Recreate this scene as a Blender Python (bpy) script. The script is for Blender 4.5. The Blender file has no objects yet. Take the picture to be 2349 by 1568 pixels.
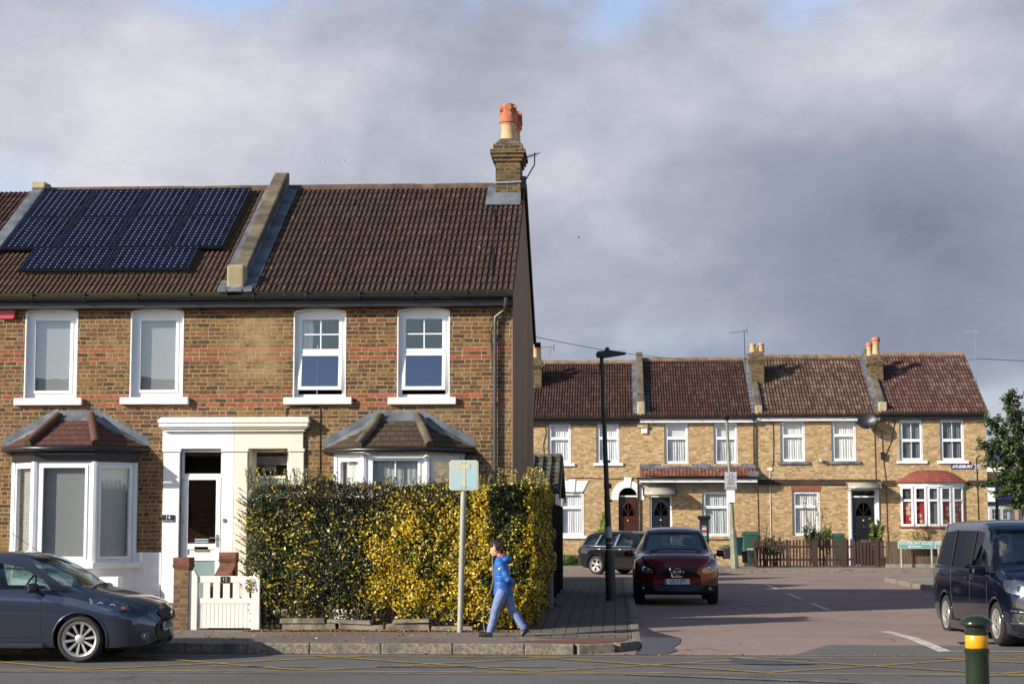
import bpy, bmesh, math, random
import numpy as np
from mathutils import Vector, Matrix, Euler
from mathutils.bvhtree import BVHTree
R = math.radians
random.seed(7); RNG = np.random.default_rng(11)
scn = bpy.context.scene
COL = scn.collection

# ---------------------------------------------------------------- camera
CAMH = 1.88
FPX = 4200.0                       # focal length in pixels of a 2349 px wide picture
PW, PH = 2349.0, 1568.0
PITCH = math.atan(419/FPX)
YAW = math.atan(235.5/(FPX/math.cos(PITCH)))
cd = bpy.data.cameras.new('camera'); cam = bpy.data.objects.new('camera', cd); COL.objects.link(cam)
cam.location = (0, 0, CAMH); cam.rotation_euler = (math.pi/2+PITCH, 0, YAW)
cd.sensor_width = 36; cd.lens = 36*FPX/PW; cd.clip_start = .1; cd.clip_end = 3000
cd.dof.use_dof = True; cd.dof.focus_distance = 33; cd.dof.aperture_fstop = 4.5
scn.camera = cam
_f = Vector((-math.sin(YAW)*math.cos(PITCH), math.cos(YAW)*math.cos(PITCH), math.sin(PITCH)))
_r = Vector((math.cos(YAW), math.sin(YAW), 0)); _u = _r.cross(_f)
def ray(px, py): return _f + _r*((px-PW/2)/FPX) - _u*((py-PH/2)/FPX)
def PY(px, py, Y):                 # the measured point of the photograph on the upright plane y = Y
    d = ray(px, py); t = Y/d.y; return d.x*t, CAMH+d.z*t
def PZ(px, py, z):                 # ... on the level plane z
    d = ray(px, py); t = (z-CAMH)/d.z; return d.x*t, d.y*t
def FX(px, Y, py=1000): return PY(px, py, Y)[0]
def FZ(py, Y, px=1174): return PY(px, py, Y)[1]

# ---------------------------------------------------------------- sun, sky, exposure
SUN_EL, SUN_AZ = R(23), R(56.5)    # azimuth: to the left of the camera, behind it
sl = bpy.data.lights.new('sun', 'SUN'); sun = bpy.data.objects.new('sun', sl); COL.objects.link(sun)
sl.energy = 5.0; sl.angle = R(.55); sl.color = (1, .93, .80)
sdir = Vector((math.sin(SUN_AZ)*math.cos(SUN_EL), math.cos(SUN_AZ)*math.cos(SUN_EL), -math.sin(SUN_EL)))
sun.rotation_euler = sdir.to_track_quat('-Z', 'Y').to_euler(); sun.location = (-40, -20, 30)
world = bpy.data.worlds.new('World'); scn.world = world; world.use_nodes = True
wn = world.node_tree; wn.nodes.clear()
def N(nt, t, **kw):
    n = nt.nodes.new(t)
    for k, v in kw.items():
        if k.startswith('i_'):
            s = n.inputs[int(k[2:])] if k[2:].isdigit() else n.inputs[k[2:].replace('_', ' ')]
            s.default_value = v
        else: setattr(n, k, v)
    return n
def L(nt, a, b): nt.links.new(a, b)
def M(nt, op, a, b=None, c=None, clamp=False):
    n = nt.nodes.new('ShaderNodeMath'); n.operation = op; n.use_clamp = clamp
    for i, v in enumerate((a, b, c)):
        if v is None: continue
        if isinstance(v, (int, float)): n.inputs[i].default_value = v
        else: nt.links.new(v, n.inputs[i])
    return n.outputs[0]
def MIX(nt, fac, a, b, mode='MIX'):
    n = nt.nodes.new('ShaderNodeMix'); n.data_type = 'RGBA'; n.blend_type = mode
    for s, v in ((n.inputs[0], fac), (n.inputs[6], a), (n.inputs[7], b)):
        if isinstance(v, (int, float)): s.default_value = v
        elif isinstance(v, tuple): s.default_value = v if len(v) == 4 else v+(1,)
        else: nt.links.new(v, s)
    return n.outputs[2]
def RAMP(nt, fac, stops, interp='LINEAR'):
    n = nt.nodes.new('ShaderNodeValToRGB'); n.color_ramp.interpolation = interp
    el = n.color_ramp.elements
    while len(el) > 1: el.remove(el[-1])
    for i, (p, c) in enumerate(stops):
        e = el[0] if i == 0 else el.new(p)
        e.position = p; e.color = (c+(1,)) if isinstance(c, tuple) and len(c) == 3 else (c if isinstance(c, tuple) else (c, c, c, 1))
    nt.links.new(fac, n.inputs[0]); return n.outputs[0]
def SMOOTH(nt, v, a, b, lo=0., hi=1.):
    n = nt.nodes.new('ShaderNodeMapRange'); n.interpolation_type = 'SMOOTHSTEP'
    nt.links.new(v, n.inputs[0])
    for i, x in enumerate((a, b, lo, hi)): n.inputs[i+1].default_value = x
    return n.outputs[0]
def build_world():
    nt = wn
    out = N(nt, 'ShaderNodeOutputWorld'); bg = N(nt, 'ShaderNodeBackground'); bg.inputs[1].default_value = .1
    sky = N(nt, 'ShaderNodeTexSky', sky_type='NISHITA', sun_disc=False, sun_elevation=SUN_EL)
    # Nishita sun direction: rotation measured clockwise from +Y
    to = -sdir; sky.sun_rotation = math.atan2(to.x, to.y)
    sky.air_density = 1.0; sky.dust_density = .6; sky.ozone_density = 1.5
    tc = N(nt, 'ShaderNodeTexCoord')
    sep = N(nt, 'ShaderNodeSeparateXYZ'); L(nt, tc.outputs['Generated'], sep.inputs[0])
    mp = N(nt, 'ShaderNodeMapping'); mp.inputs['Scale'].default_value = (1, 1, 1.55); mp.inputs['Location'].default_value = (.37, .1, .2)
    L(nt, tc.outputs['Generated'], mp.inputs[0])
    def noise(scale, detail, rough, dist=0., off=None):
        n = N(nt, 'ShaderNodeTexNoise'); n.inputs['Scale'].default_value = scale; n.inputs['Detail'].default_value = detail
        n.inputs['Roughness'].default_value = rough; n.inputs['Distortion'].default_value = dist
        v = mp.outputs[0]
        if off:
            a = N(nt, 'ShaderNodeVectorMath', operation='ADD'); L(nt, v, a.inputs[0]); a.inputs[1].default_value = off; v = a.outputs[0]
        L(nt, v, n.inputs[0]); return n.outputs[0]
    def blob(px, py, r0, r1, sy=1.0):      # soft patch of sky around one direction of the real sky
        d = ray(px, py).normalized()
        dv = N(nt, 'ShaderNodeVectorMath', operation='SUBTRACT'); L(nt, tc.outputs['Generated'], dv.inputs[0]); dv.inputs[1].default_value = d
        ml = N(nt, 'ShaderNodeVectorMath', operation='MULTIPLY'); L(nt, dv.outputs[0], ml.inputs[0]); ml.inputs[1].default_value = (1, 1, sy)
        ln = N(nt, 'ShaderNodeVectorMath', operation='LENGTH'); L(nt, ml.outputs[0], ln.inputs[0])
        return SMOOTH(nt, ln.outputs[1], r0, r1, 1., 0.)
    nA = noise(4.6, 8, .50, .15); nB = noise(13, 7, .6, .35, (3, 1, 2)); nC = noise(2.3, 3, .5, 0, (8, 2, 5))
    v = M(nt, 'ADD', M(nt, 'MULTIPLY', nA, .58), M(nt, 'MULTIPLY', nB, .24))
    v = M(nt, 'ADD', v, M(nt, 'ADD', M(nt, 'MULTIPLY', nC, .18), -.012))
    # large bright and dark masses of this cloud deck
    for (px, py, r0, r1, sy, a) in ((600, 190, .0, .15, 1.5, .12), (1290, 340, .0, .09, 1.3, .04), (2050, 90, 0., .17, 1.6, .075),
                                    (1850, 620, .0, .26, 2.4, -.085), (850, 330, 0, .12, 1.6, -.03), (2250, 500, 0, .12, 1.8, -.03), (150, 330, 0, .13, 1.5, .035), (1250, 150, 0, .1, 1.5, .04)):
        v = M(nt, 'ADD', v, M(nt, 'MULTIPLY', blob(px, py, r0, r1, sy), a))
    cl = RAMP(nt, v, [(.24, (.15, .175, .24)), (.30, (.20, .225, .30)), (.42, (.265, .29, .37)), (.50, (.36, .38, .455)), (.58, (.48, .49, .555)), (.66, (.62, .62, .66)), (.76, (.84, .82, .82))])
    k = N(nt, 'ShaderNodeVectorMath', operation='SCALE'); L(nt, cl, k.inputs[0]); k.inputs['Scale'].default_value = 9.5
    # gaps of clear sky: top middle, the far upper left, low on the right
    gap = M(nt, 'MAXIMUM', M(nt, 'MULTIPLY', SMOOTH(nt, sep.outputs[2], .27, .33), SMOOTH(nt, nB, .42, .6)), SMOOTH(nt, M(nt, 'ADD', sep.outputs[2], M(nt, 'MULTIPLY', nB, .15)), .36, .44))
    for (px, py, r0, r1, sy, nn, a) in ((660, -25, .0, .095, 2.8, nA, 2.2), (1190, -30, .0, .11, 2.5, nA, 2.4), (1870, 10, 0., .05, 2., nB, .5), (2230, 830, 0, .12, 3.6, nA, .42), (10, 480, .01, .04, 1., nA, .3), (1500, 790, 0, .1, 6., nA, .2)):
        g = M(nt, 'MULTIPLY', blob(px, py, r0, r1, sy), SMOOTH(nt, nn, .40, .58))
        gap = M(nt, 'MAXIMUM', gap, M(nt, 'MULTIPLY', g, a, clamp=True))
    gap = M(nt, 'MAXIMUM', gap, SMOOTH(nt, M(nt, 'ADD', sep.outputs[1], M(nt, 'MULTIPLY', nA, .5)), .1, .65, 1., 0.))   # clear behind the camera, where the sun stands
    blue = N(nt, 'ShaderNodeVectorMath', operation='MULTIPLY'); L(nt, sky.outputs[0], blue.inputs[0]); bc = N(nt, 'ShaderNodeCombineXYZ'); bs = SMOOTH(nt, sep.outputs[2], .29, .40, 1.75, .8); L(nt, bs, bc.inputs[0]); L(nt, bs, bc.inputs[1]); L(nt, M(nt, 'MULTIPLY', bs, 1.1), bc.inputs[2]); L(nt, bc.outputs[0], blue.inputs[1])
    m = MIX(nt, M(nt, 'MINIMUM', gap, .9), k.outputs[0], blue.outputs[0])
    L(nt, m, bg.inputs[0]); L(nt, bg.outputs[0], out.inputs[0])
build_world()
scn.view_settings.view_transform = 'Standard'; scn.view_settings.look = 'None'
scn.view_settings.exposure = 0.38; scn.view_settings.gamma = 1.0; scn.view_settings.use_curve_mapping = False
scn.render.engine = 'CYCLES'; scn.cycles.use_denoising = True
scn.cycles.max_bounces = 8; scn.cycles.transparent_max_bounces = 16; scn.cycles.caustics_reflective = False
scn.render.resolution_x = 1024; scn.render.resolution_y = 683

# ---------------------------------------------------------------- helpers: objects
OFF = {}
def _prop(o, label=None, cat=None, group=None, kind=None):
    if label: o['label'] = label
    if cat: o['category'] = cat
    if group: o['group'] = group
    if kind: o['kind'] = kind
def thing(name, label, cat, loc=(0, 0, 0), group=None, rotz=0., local=False):
    """an Empty at the thing's base; local=True: its parts are modelled round the origin and turned with it"""
    o = bpy.data.objects.new(name, None); COL.objects.link(o); o.location = loc; o.rotation_euler = (0, 0, rotz)
    o.empty_display_size = .2; _prop(o, label, cat, group)
    OFF[o.name] = Vector((0, 0, 0)) if local else Vector(loc)
    return o
def link_mesh(name, me, parent=None):
    o = bpy.data.objects.new(name, me); COL.objects.link(o)
    if parent is not None:
        o.parent = parent; OFF[o.name] = OFF.get(parent.name, Vector((0, 0, 0)))
    return o
class MB:
    def __init__(s): s.v = []; s.f = []; s.m = []; s.uv = None; s.mi = 0
    def vert(s, *p):
        s.v.append(tuple(p[0]) if len(p) == 1 else p); return len(s.v)-1
    def face(s, *idx, m=None):
        s.f.append(tuple(idx)); s.m.append(s.mi if m is None else m)
    def poly(s, pts, m=None):
        b = len(s.v); s.v.extend(tuple(p) for p in pts); s.face(*range(b, b+len(pts)), m=m)
    def box(s, x0, x1, y0, y1, z0, z1):
        if x0 > x1: x0, x1 = x1, x0
        if y0 > y1: y0, y1 = y1, y0
        if z0 > z1: z0, z1 = z1, z0
        b = len(s.v)
        s.v += [(x0, y0, z0), (x1, y0, z0), (x1, y1, z0), (x0, y1, z0), (x0, y0, z1), (x1, y0, z1), (x1, y1, z1), (x0, y1, z1)]
        for q in ((0, 3, 2, 1), (4, 5, 6, 7), (0, 1, 5, 4), (1, 2, 6, 5), (2, 3, 7, 6), (3, 0, 4, 7)): s.face(*[b+i for i in q])
        return s
    def hexa(s, p):                 # eight corners, bottom ring then top ring, counter-clockwise from above
        b = len(s.v); s.v += [tuple(q) for q in p]
        for q in ((0, 3, 2, 1), (4, 5, 6, 7), (0, 1, 5, 4), (1, 2, 6, 5), (2, 3, 7, 6), (3, 0, 4, 7)): s.face(*[b+i for i in q])
        return s
    def bar(s, a, b, w, h, up=(0, 0, 1)):   # rectangular bar from a to b
        a = Vector(a); b = Vector(b); d = (b-a).normalized(); up = Vector(up)
        sd = d.cross(up)
        if sd.length < 1e-4: sd = d.cross(Vector((1, 0, 0)))
        sd.normalize(); u = sd.cross(d)
        P = []
        for q in (a, b):
            for (i, j) in ((-1, -1), (1, -1), (1, 1), (-1, 1)): P.append(q+sd*(i*w/2)+u*(j*h/2))
        return s.hexa(P)
    def tube(s, pts, r, n=8, cap=True, sx=1.0):
        pts = [Vector(p) for p in pts]; k = len(pts)
        rr = r if isinstance(r, (list, tuple)) else [r]*k
        prev = None; b = len(s.v)
        for i, p in enumerate(pts):
            d = (pts[min(i+1, k-1)]-pts[max(i-1, 0)]).normalized()
            if prev is None:
                ref = Vector((0, 0, 1)) if abs(d.z) < .9 else Vector((0, 1, 0)); u = d.cross(ref).normalized()
            else: u = (prev-d*prev.dot(d)).normalized()
            prev = u; w = d.cross(u)
            for j in range(n):
                a = 2*math.pi*j/n; s.v.append(tuple(p+(u*math.cos(a)*sx+w*math.sin(a))*rr[i]))
        for i in range(k-1):
            for j in range(n):
                s.face(b+i*n+j, b+i*n+(j+1) % n, b+(i+1)*n+(j+1) % n, b+(i+1)*n+j)
        if cap:
            s.face(*[b+j for j in range(n)][::-1]); s.face(*[b+(k-1)*n+j for j in range(n)])
        return s
    def lathe(s, prof, c=(0, 0, 0), n=24, axis='z', cap=True):   # prof: (radius, height)
        b = len(s.v); k = len(prof)
        for (r, h) in prof:
            for j in range(n):
                a = 2*math.pi*j/n; x, y = r*math.cos(a), r*math.sin(a)
                p = {'z': (x, y, h), 'y': (x, h, y), 'x': (h, x, y)}[axis]
                s.v.append((p[0]+c[0], p[1]+c[1], p[2]+c[2]))
        for i in range(k-1):
            for j in range(n):
                q = (b+i*n+j, b+i*n+(j+1) % n, b+(i+1)*n+(j+1) % n, b+(i+1)*n+j)
                s.face(*(q if axis != 'y' else q[::-1]))
        if cap:
            s.face(*[b+j for j in range(n)][::-1]); s.face(*[b+(k-1)*n+j for j in range(n)])
        return s
    def prism(s, poly, a, b, axis='y', m=None):   # outline in the two other axes, from a to b
        n = len(poly); base = len(s.v)
        for t in (a, b):
            for (p, q) in poly:
                s.v.append({'y': (p, t, q), 'x': (t, p, q), 'z': (p, q, t)}[axis])
        s.face(*range(base, base+n), m=m); s.face(*range(base+2*n-1, base+n-1, -1), m=m)
        for i in range(n):
            j = (i+1) % n; s.face(base+j, base+i, base+n+i, base+n+j, m=m)
        return s
    def build(s, name, mat, parent=None, smooth=False, angle=None, fix=True):
        me = bpy.data.meshes.new(name)
        o = OFF.get(parent.name, Vector((0, 0, 0))) if parent is not None else Vector((0, 0, 0))
        if s.base is not None and parent is None: o = Vector(s.base)
        vs = [(p[0]-o.x, p[1]-o.y, p[2]-o.z) for p in s.v] if o.length else s.v
        me.from_pydata(vs, [], s.f)
        for m in (mat if isinstance(mat, (list, tuple)) else [mat]): me.materials.append(m)
        if any(s.m): me.polygons.foreach_set('material_index', s.m)
        if s.uv is not None:
            ul = me.uv_layers.new(name='UVMap'); lv = np.zeros(len(me.loops), dtype=np.int32); me.loops.foreach_get('vertex_index', lv)
            ul.data.foreach_set('uv', np.array(s.uv, dtype=np.float32)[lv].ravel())
        if fix:
            bm = bmesh.new(); bm.from_mesh(me); bmesh.ops.recalc_face_normals(bm, faces=bm.faces); bm.to_mesh(me); bm.free()
        if smooth:
            me.polygons.foreach_set('use_smooth', [True]*len(me.polygons))
            if angle: me.set_sharp_from_angle(angle=R(angle))
        me.update()
        ob = link_mesh(name, me, parent)
        if s.base is not None and parent is None: ob.location = s.base
        return ob
    base = None
def single(name, mb, mat, label, cat, loc, group=None, **kw):     # a thing that is one mesh
    mb.base = loc; o = mb.build(name, mat, None, **kw); _prop(o, label, cat, group); return o
def struct(name, mb, mat, **kw):
    o = mb.build(name, mat, None, **kw); o['kind'] = 'structure'; return o
def bevel(o, w=.01, seg=2, ang=30):
    md = o.modifiers.new('bevel', 'BEVEL'); md.width = w; md.segments = seg; md.limit_method = 'ANGLE'; md.angle_limit = R(ang); md.harden_normals = False
    return o
def copy_tree(src, loc, rotz=None, label=None, group=None):
    r = src.copy(); COL.objects.link(r); r.location = loc
    if rotz is not None: r.rotation_euler = (0, 0, rotz)
    if label: r['label'] = label
    if group: r['group'] = group
    for ch in list(src.children):
        c = ch.copy(); COL.objects.link(c); c.parent = r
        for g in list(ch.children):
            d = g.copy(); COL.objects.link(d); d.parent = c
    return r
def text(name, s, size, loc, mat, parent=None, rot=(90, 0, 0), align='CENTER', ext=.0015, sx=1.0, space=1.0, bold=0.):
    cu = bpy.data.curves.new(name, 'FONT'); cu.body = s; cu.size = size; cu.extrude = ext; cu.align_x = align; cu.align_y = 'CENTER'
    cu.space_character = space; cu.offset = bold; cu.resolution_u = 3
    t = bpy.data.objects.new(name, cu); COL.objects.link(t)
    dg = bpy.context.evaluated_depsgraph_get(); me = bpy.data.meshes.new_from_object(t.evaluated_get(dg))
    bpy.data.objects.remove(t)
    me.transform(Matrix.Translation(Vector(loc)) @ Euler([R(a) for a in rot]).to_matrix().to_4x4() @ Matrix.Diagonal((sx, 1, 1, 1)))
    off = OFF.get(parent.name, Vector()) if parent is not None else Vector()
    me.transform(Matrix.Translation(-off)); me.materials.clear(); me.materials.append(mat)
    return link_mesh(name, me, parent)
# ---------------------------------------------------------------- materials
def base_mat(name, rough=.6, metal=0., spec=.5):
    m = bpy.data.materials.new(name); m.use_nodes = True; nt = m.node_tree; b = nt.nodes['Principled BSDF']
    b.inputs['Roughness'].default_value = rough; b.inputs['Metallic'].default_value = metal; b.inputs['Specular IOR Level'].default_value = spec
    return m, nt, b
def ocoord(nt, scale=(1, 1, 1)):
    tc = N(nt, 'ShaderNodeTexCoord'); mp = N(nt, 'ShaderNodeMapping'); mp.inputs['Scale'].default_value = scale
    L(nt, tc.outputs['Object'], mp.inputs[0]); return mp.outputs[0]
def NOISE(nt, vec, scale, detail=4, rough=.5, dist=0.):
    n = N(nt, 'ShaderNodeTexNoise'); n.inputs['Scale'].default_value = scale; n.inputs['Detail'].default_value = detail
    n.inputs['Roughness'].default_value = rough; n.inputs['Distortion'].default_value = dist
    if vec is not None: L(nt, vec, n.inputs[0])
    return n.outputs[0]
def BUMP(nt, b, h, strength=.5, dist=.01):
    n = N(nt, 'ShaderNodeBump'); n.inputs['Strength'].default_value = strength; n.inputs['Distance'].default_value = dist
    L(nt, h, n.inputs['Height']); L(nt, n.outputs[0], b.inputs['Normal'])
def pbr(name, col, rough=.6, metal=0., var=.18, scale=6., col2=None, bump=0., bscale=60., spec=.5, stretch=(1, 1, 1), dirt=None, dscale=1.3, dlo=.5, dhi=.75, coat=0.):
    m, nt, b = base_mat(name, rough, metal, spec); v = ocoord(nt, stretch)
    n1 = NOISE(nt, v, scale, 6, .6)
    c2 = col2 or tuple(max(0, c*(1-var*1.6)) for c in col); c1 = tuple(min(1, c*(1+var)) for c in col) if col2 is None else col
    c = MIX(nt, SMOOTH(nt, n1, .3, .7), c1, c2)
    if dirt: c = MIX(nt, SMOOTH(nt, NOISE(nt, v, dscale, 8, .65), dlo, dhi), c, dirt)
    L(nt, c, b.inputs['Base Color'])
    if bump: BUMP(nt, b, NOISE(nt, v, bscale, 5, .6), bump, .01)
    if coat: b.inputs['Coat Weight'].default_value = coat; b.inputs['Coat Roughness'].default_value = .03
    return m
def brick(name, pal, mortar, rowh=.075, P=.3375, bands=(), bandcol=(.33, .07, .04), patch=.35, z0=0., mor_w=.010, bump=.6, extra=None, single_header=False):
    m, nt, b = base_mat(name, .85, 0, .25)
    tc = N(nt, 'ShaderNodeTexCoord'); sep = N(nt, 'ShaderNodeSeparateXYZ')
    # slightly uneven bricklaying
    wn_ = N(nt, 'ShaderNodeTexNoise'); wn_.inputs['Scale'].default_value = 2.2; wn_.inputs['Detail'].default_value = 3; L(nt, tc.outputs['Object'], wn_.inputs[0])
    wv = N(nt, 'ShaderNodeVectorMath', operation='SUBTRACT'); L(nt, wn_.outputs[1], wv.inputs[0]); wv.inputs[1].default_value = (.5, .5, .5)
    ws = N(nt, 'ShaderNodeVectorMath', operation='SCALE'); L(nt, wv.outputs[0], ws.inputs[0]); ws.inputs['Scale'].default_value = .028
    fn = N(nt, 'ShaderNodeTexNoise'); fn.inputs['Scale'].default_value = 38; fn.inputs['Detail'].default_value = 2; L(nt, tc.outputs['Object'], fn.inputs[0])
    fv = N(nt, 'ShaderNodeVectorMath', operation='SUBTRACT'); L(nt, fn.outputs[1], fv.inputs[0]); fv.inputs[1].default_value = (.5, .5, .5)
    fs = N(nt, 'ShaderNodeVectorMath', operation='SCALE'); L(nt, fv.outputs[0], fs.inputs[0]); fs.inputs['Scale'].default_value = .009
    a1 = N(nt, 'ShaderNodeVectorMath', operation='ADD'); L(nt, tc.outputs['Object'], a1.inputs[0]); L(nt, ws.outputs[0], a1.inputs[1])
    a2 = N(nt, 'ShaderNodeVectorMath', operation='ADD'); L(nt, a1.outputs[0], a2.inputs[0]); L(nt, fs.outputs[0], a2.inputs[1])
    L(nt, a2.outputs[0], sep.inputs[0])
    h = M(nt, 'ADD', sep.outputs[0], sep.outputs[1]); z = M(nt, 'ADD', sep.outputs[2], -z0)
    rowf = M(nt, 'DIVIDE', z, rowh); row = M(nt, 'FLOOR', rowf); fz = M(nt, 'FRACT', rowf)
    wnr = N(nt, 'ShaderNodeTexWhiteNoise', noise_dimensions='1D'); L(nt, row, wnr.inputs['W'])
    u = M(nt, 'ADD', M(nt, 'DIVIDE', h, P), M(nt, 'ADD', M(nt, 'MULTIPLY', row, .5), M(nt, 'MULTIPLY', wnr.outputs[0], .22)))
    cell = M(nt, 'FLOOR', u); fu = M(nt, 'FRACT', u)
    SP = .6667
    isH = M(nt, 'GREATER_THAN', fu, SP)
    bid = M(nt, 'ADD', M(nt, 'MULTIPLY', cell, 2), isH)
    # distance in metres to the nearest joint
    dS = M(nt, 'MULTIPLY', M(nt, 'MINIMUM', fu, M(nt, 'ABSOLUTE', M(nt, 'SUBTRACT', fu, SP))), P)
    dH = M(nt, 'MULTIPLY', M(nt, 'MINIMUM', M(nt, 'SUBTRACT', 1, fu), M(nt, 'ABSOLUTE', M(nt, 'SUBTRACT', fu, SP))), P)
    du = M(nt, 'ADD', M(nt, 'MULTIPLY', dS, M(nt, 'SUBTRACT', 1, isH)), M(nt, 'MULTIPLY', dH, isH))
    dz = M(nt, 'MULTIPLY', M(nt, 'MINIMUM', fz, M(nt, 'SUBTRACT', 1, fz)), rowh)
    d = M(nt, 'MINIMUM', du, dz)
    joint = SMOOTH(nt, d, mor_w*.45, mor_w*.85, 1., 0.)
    cv = N(nt, 'ShaderNodeCombineXYZ'); L(nt, bid, cv.inputs[0]); L(nt, row, cv.inputs[1])
    wn2 = N(nt, 'ShaderNodeTexWhiteNoise', noise_dimensions='3D'); L(nt, cv.outputs[0], wn2.inputs['Vector'])
    big = NOISE(nt, tc.outputs['Object'], .9, 3, .5)
    sel = M(nt, 'ADD', M(nt, 'MULTIPLY', wn2.outputs[0], .8), M(nt, 'MULTIPLY', SMOOTH(nt, big, .3, .7), .2))
    k = len(pal); c = RAMP(nt, sel, [(i/k, p) for i, p in enumerate(pal)], 'CONSTANT')
    if bands:
        bm_ = None
        for r_ in bands:
            e = M(nt, 'COMPARE', row, float(r_), .3); bm_ = e if bm_ is None else M(nt, 'MAXIMUM', bm_, e)
        rc = MIX(nt, M(nt, 'MULTIPLY', wn2.outputs[0], .75), bandcol, tuple(x*.55 for x in bandcol))
        c = MIX(nt, M(nt, 'MULTIPLY', bm_, M(nt, 'LESS_THAN', wn2.outputs[0], .93)), c, rc)
    gr = NOISE(nt, tc.outputs['Object'], 55, 5, .7)
    c = MIX(nt, SMOOTH(nt, gr, .38, .75, 0., .42), c, tuple(x*.42 for x in pal[len(pal)//2]))
    # old lime smeared over the faces in patches
    pn = NOISE(nt, tc.outputs['Object'], .75, 5, .6); sm = M(nt, 'MULTIPLY', SMOOTH(nt, pn, .52, .66), SMOOTH(nt, NOISE(nt, tc.outputs['Object'], 14, 5, .7), .35, .7))
    if extra is not None: sm = M(nt, 'MAXIMUM', sm, extra(nt, tc, sep))
    c = MIX(nt, M(nt, 'MULTIPLY', sm, patch), c, tuple(x*.9 for x in mortar))
    c = MIX(nt, joint, c, MIX(nt, SMOOTH(nt, NOISE(nt, tc.outputs['Object'], 6, 4), .35, .65), mortar, tuple(x*.6 for x in mortar)))
    L(nt, c, b.inputs['Base Color'])
    hh = M(nt, 'ADD', M(nt, 'MULTIPLY', joint, -1.0), M(nt, 'ADD', M(nt, 'MULTIPLY', gr, .5), M(nt, 'MULTIPLY', wn2.outputs[0], .25)))
    BUMP(nt, b, hh, bump, .012)
    return m
def stains_mid(nt, tc, sep):           # the pale worn patches between the upper windows of the pair
    x = sep.outputs[0]; z = sep.outputs[2]
    n = NOISE(nt, tc.outputs['Object'], 3.1, 6, .7); n2 = NOISE(nt, tc.outputs['Object'], 20, 3, .6)
    bx = M(nt, 'MULTIPLY', SMOOTH(nt, x, -.3, .15), SMOOTH(nt, x, .45, 1.0, 1., 0.))
    bz = M(nt, 'MULTIPLY', SMOOTH(nt, z, 4.25, 4.6), SMOOTH(nt, z, 5.5, 5.75, 1., 0.))
    return M(nt, 'MULTIPLY', M(nt, 'MULTIPLY', bx, bz), SMOOTH(nt, M(nt, 'ADD', n, M(nt, 'MULTIPLY', n2, .3)), .4, .75))
def tiles(name, c1, c2, c3, moss, lich=.5, rough=.85, per=3.0, mossamt=1.0, joint=0.):
    m, nt, b = base_mat(name, rough, 0, .3)
    uv = N(nt, 'ShaderNodeUVMap'); uv.uv_map = 'UVMap'; sep = N(nt, 'ShaderNodeSeparateXYZ'); L(nt, uv.outputs[0], sep.inputs[0])
    cu = M(nt, 'FLOOR', M(nt, 'DIVIDE', M(nt, 'ADD', sep.outputs[0], .35), per)); cvv = M(nt, 'FLOOR', sep.outputs[1])
    cu = M(nt, 'FLOOR', M(nt, 'ADD', M(nt, 'DIVIDE', M(nt, 'ADD', sep.outputs[0], .35), per), M(nt, 'MULTIPLY', M(nt, 'MODULO', cvv, 2.0), .5)))
    cb = N(nt, 'ShaderNodeCombineXYZ'); L(nt, cu, cb.inputs[0]); L(nt, cvv, cb.inputs[1])
    w = N(nt, 'ShaderNodeTexWhiteNoise', noise_dimensions='3D'); L(nt, cb.outputs[0], w.inputs['Vector'])
    tc = N(nt, 'ShaderNodeTexCoord'); ob = tc.outputs['Object']
    n1 = NOISE(nt, ob, 1.1, 6, .65)
    c = RAMP(nt, w.outputs[0], [(0, c1), (.55, c2), (1, c3)])
    c = MIX(nt, SMOOTH(nt, n1, .35, .65, 0., .35), c, tuple(x*.55 for x in c1))
    fv = M(nt, 'FRACT', sep.outputs[1])
    mz = M(nt, 'MULTIPLY', SMOOTH(nt, fv, 0.0, .22, 1., 0.), SMOOTH(nt, NOISE(nt, ob, 5, 5, .7), .35, .6))
    c = MIX(nt, M(nt, 'MULTIPLY', mz, .7*mossamt), c, moss)
    if joint:
        fj = M(nt, 'FRACT', M(nt, 'ADD', M(nt, 'ADD', sep.outputs[0], .35), M(nt, 'MULTIPLY', M(nt, 'MODULO', cvv, 2.0), .5))); c = MIX(nt, M(nt, 'LESS_THAN', fj, joint), c, tuple(x*.25 for x in c1))
    l1 = SMOOTH(nt, NOISE(nt, ob, 17, 2, .5), .705, .725)
    c = MIX(nt, M(nt, 'MULTIPLY', l1, lich), c, (.55, .55, .52))
    l2 = SMOOTH(nt, NOISE(nt, M3(nt, ob, (7.3, 2, 1)), 9, 2, .5), .745, .76)
    c = MIX(nt, M(nt, 'MULTIPLY', l2, lich), c, (.42, .22, .03))
    L(nt, c, b.inputs['Base Color']); BUMP(nt, b, NOISE(nt, ob, 70, 4, .7), .35, .006)
    return m
def M3(nt, v, off):
    a = N(nt, 'ShaderNodeVectorMath', operation='ADD'); L(nt, v, a.inputs[0]); a.inputs[1].default_value = off; return a.outputs[0]
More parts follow.
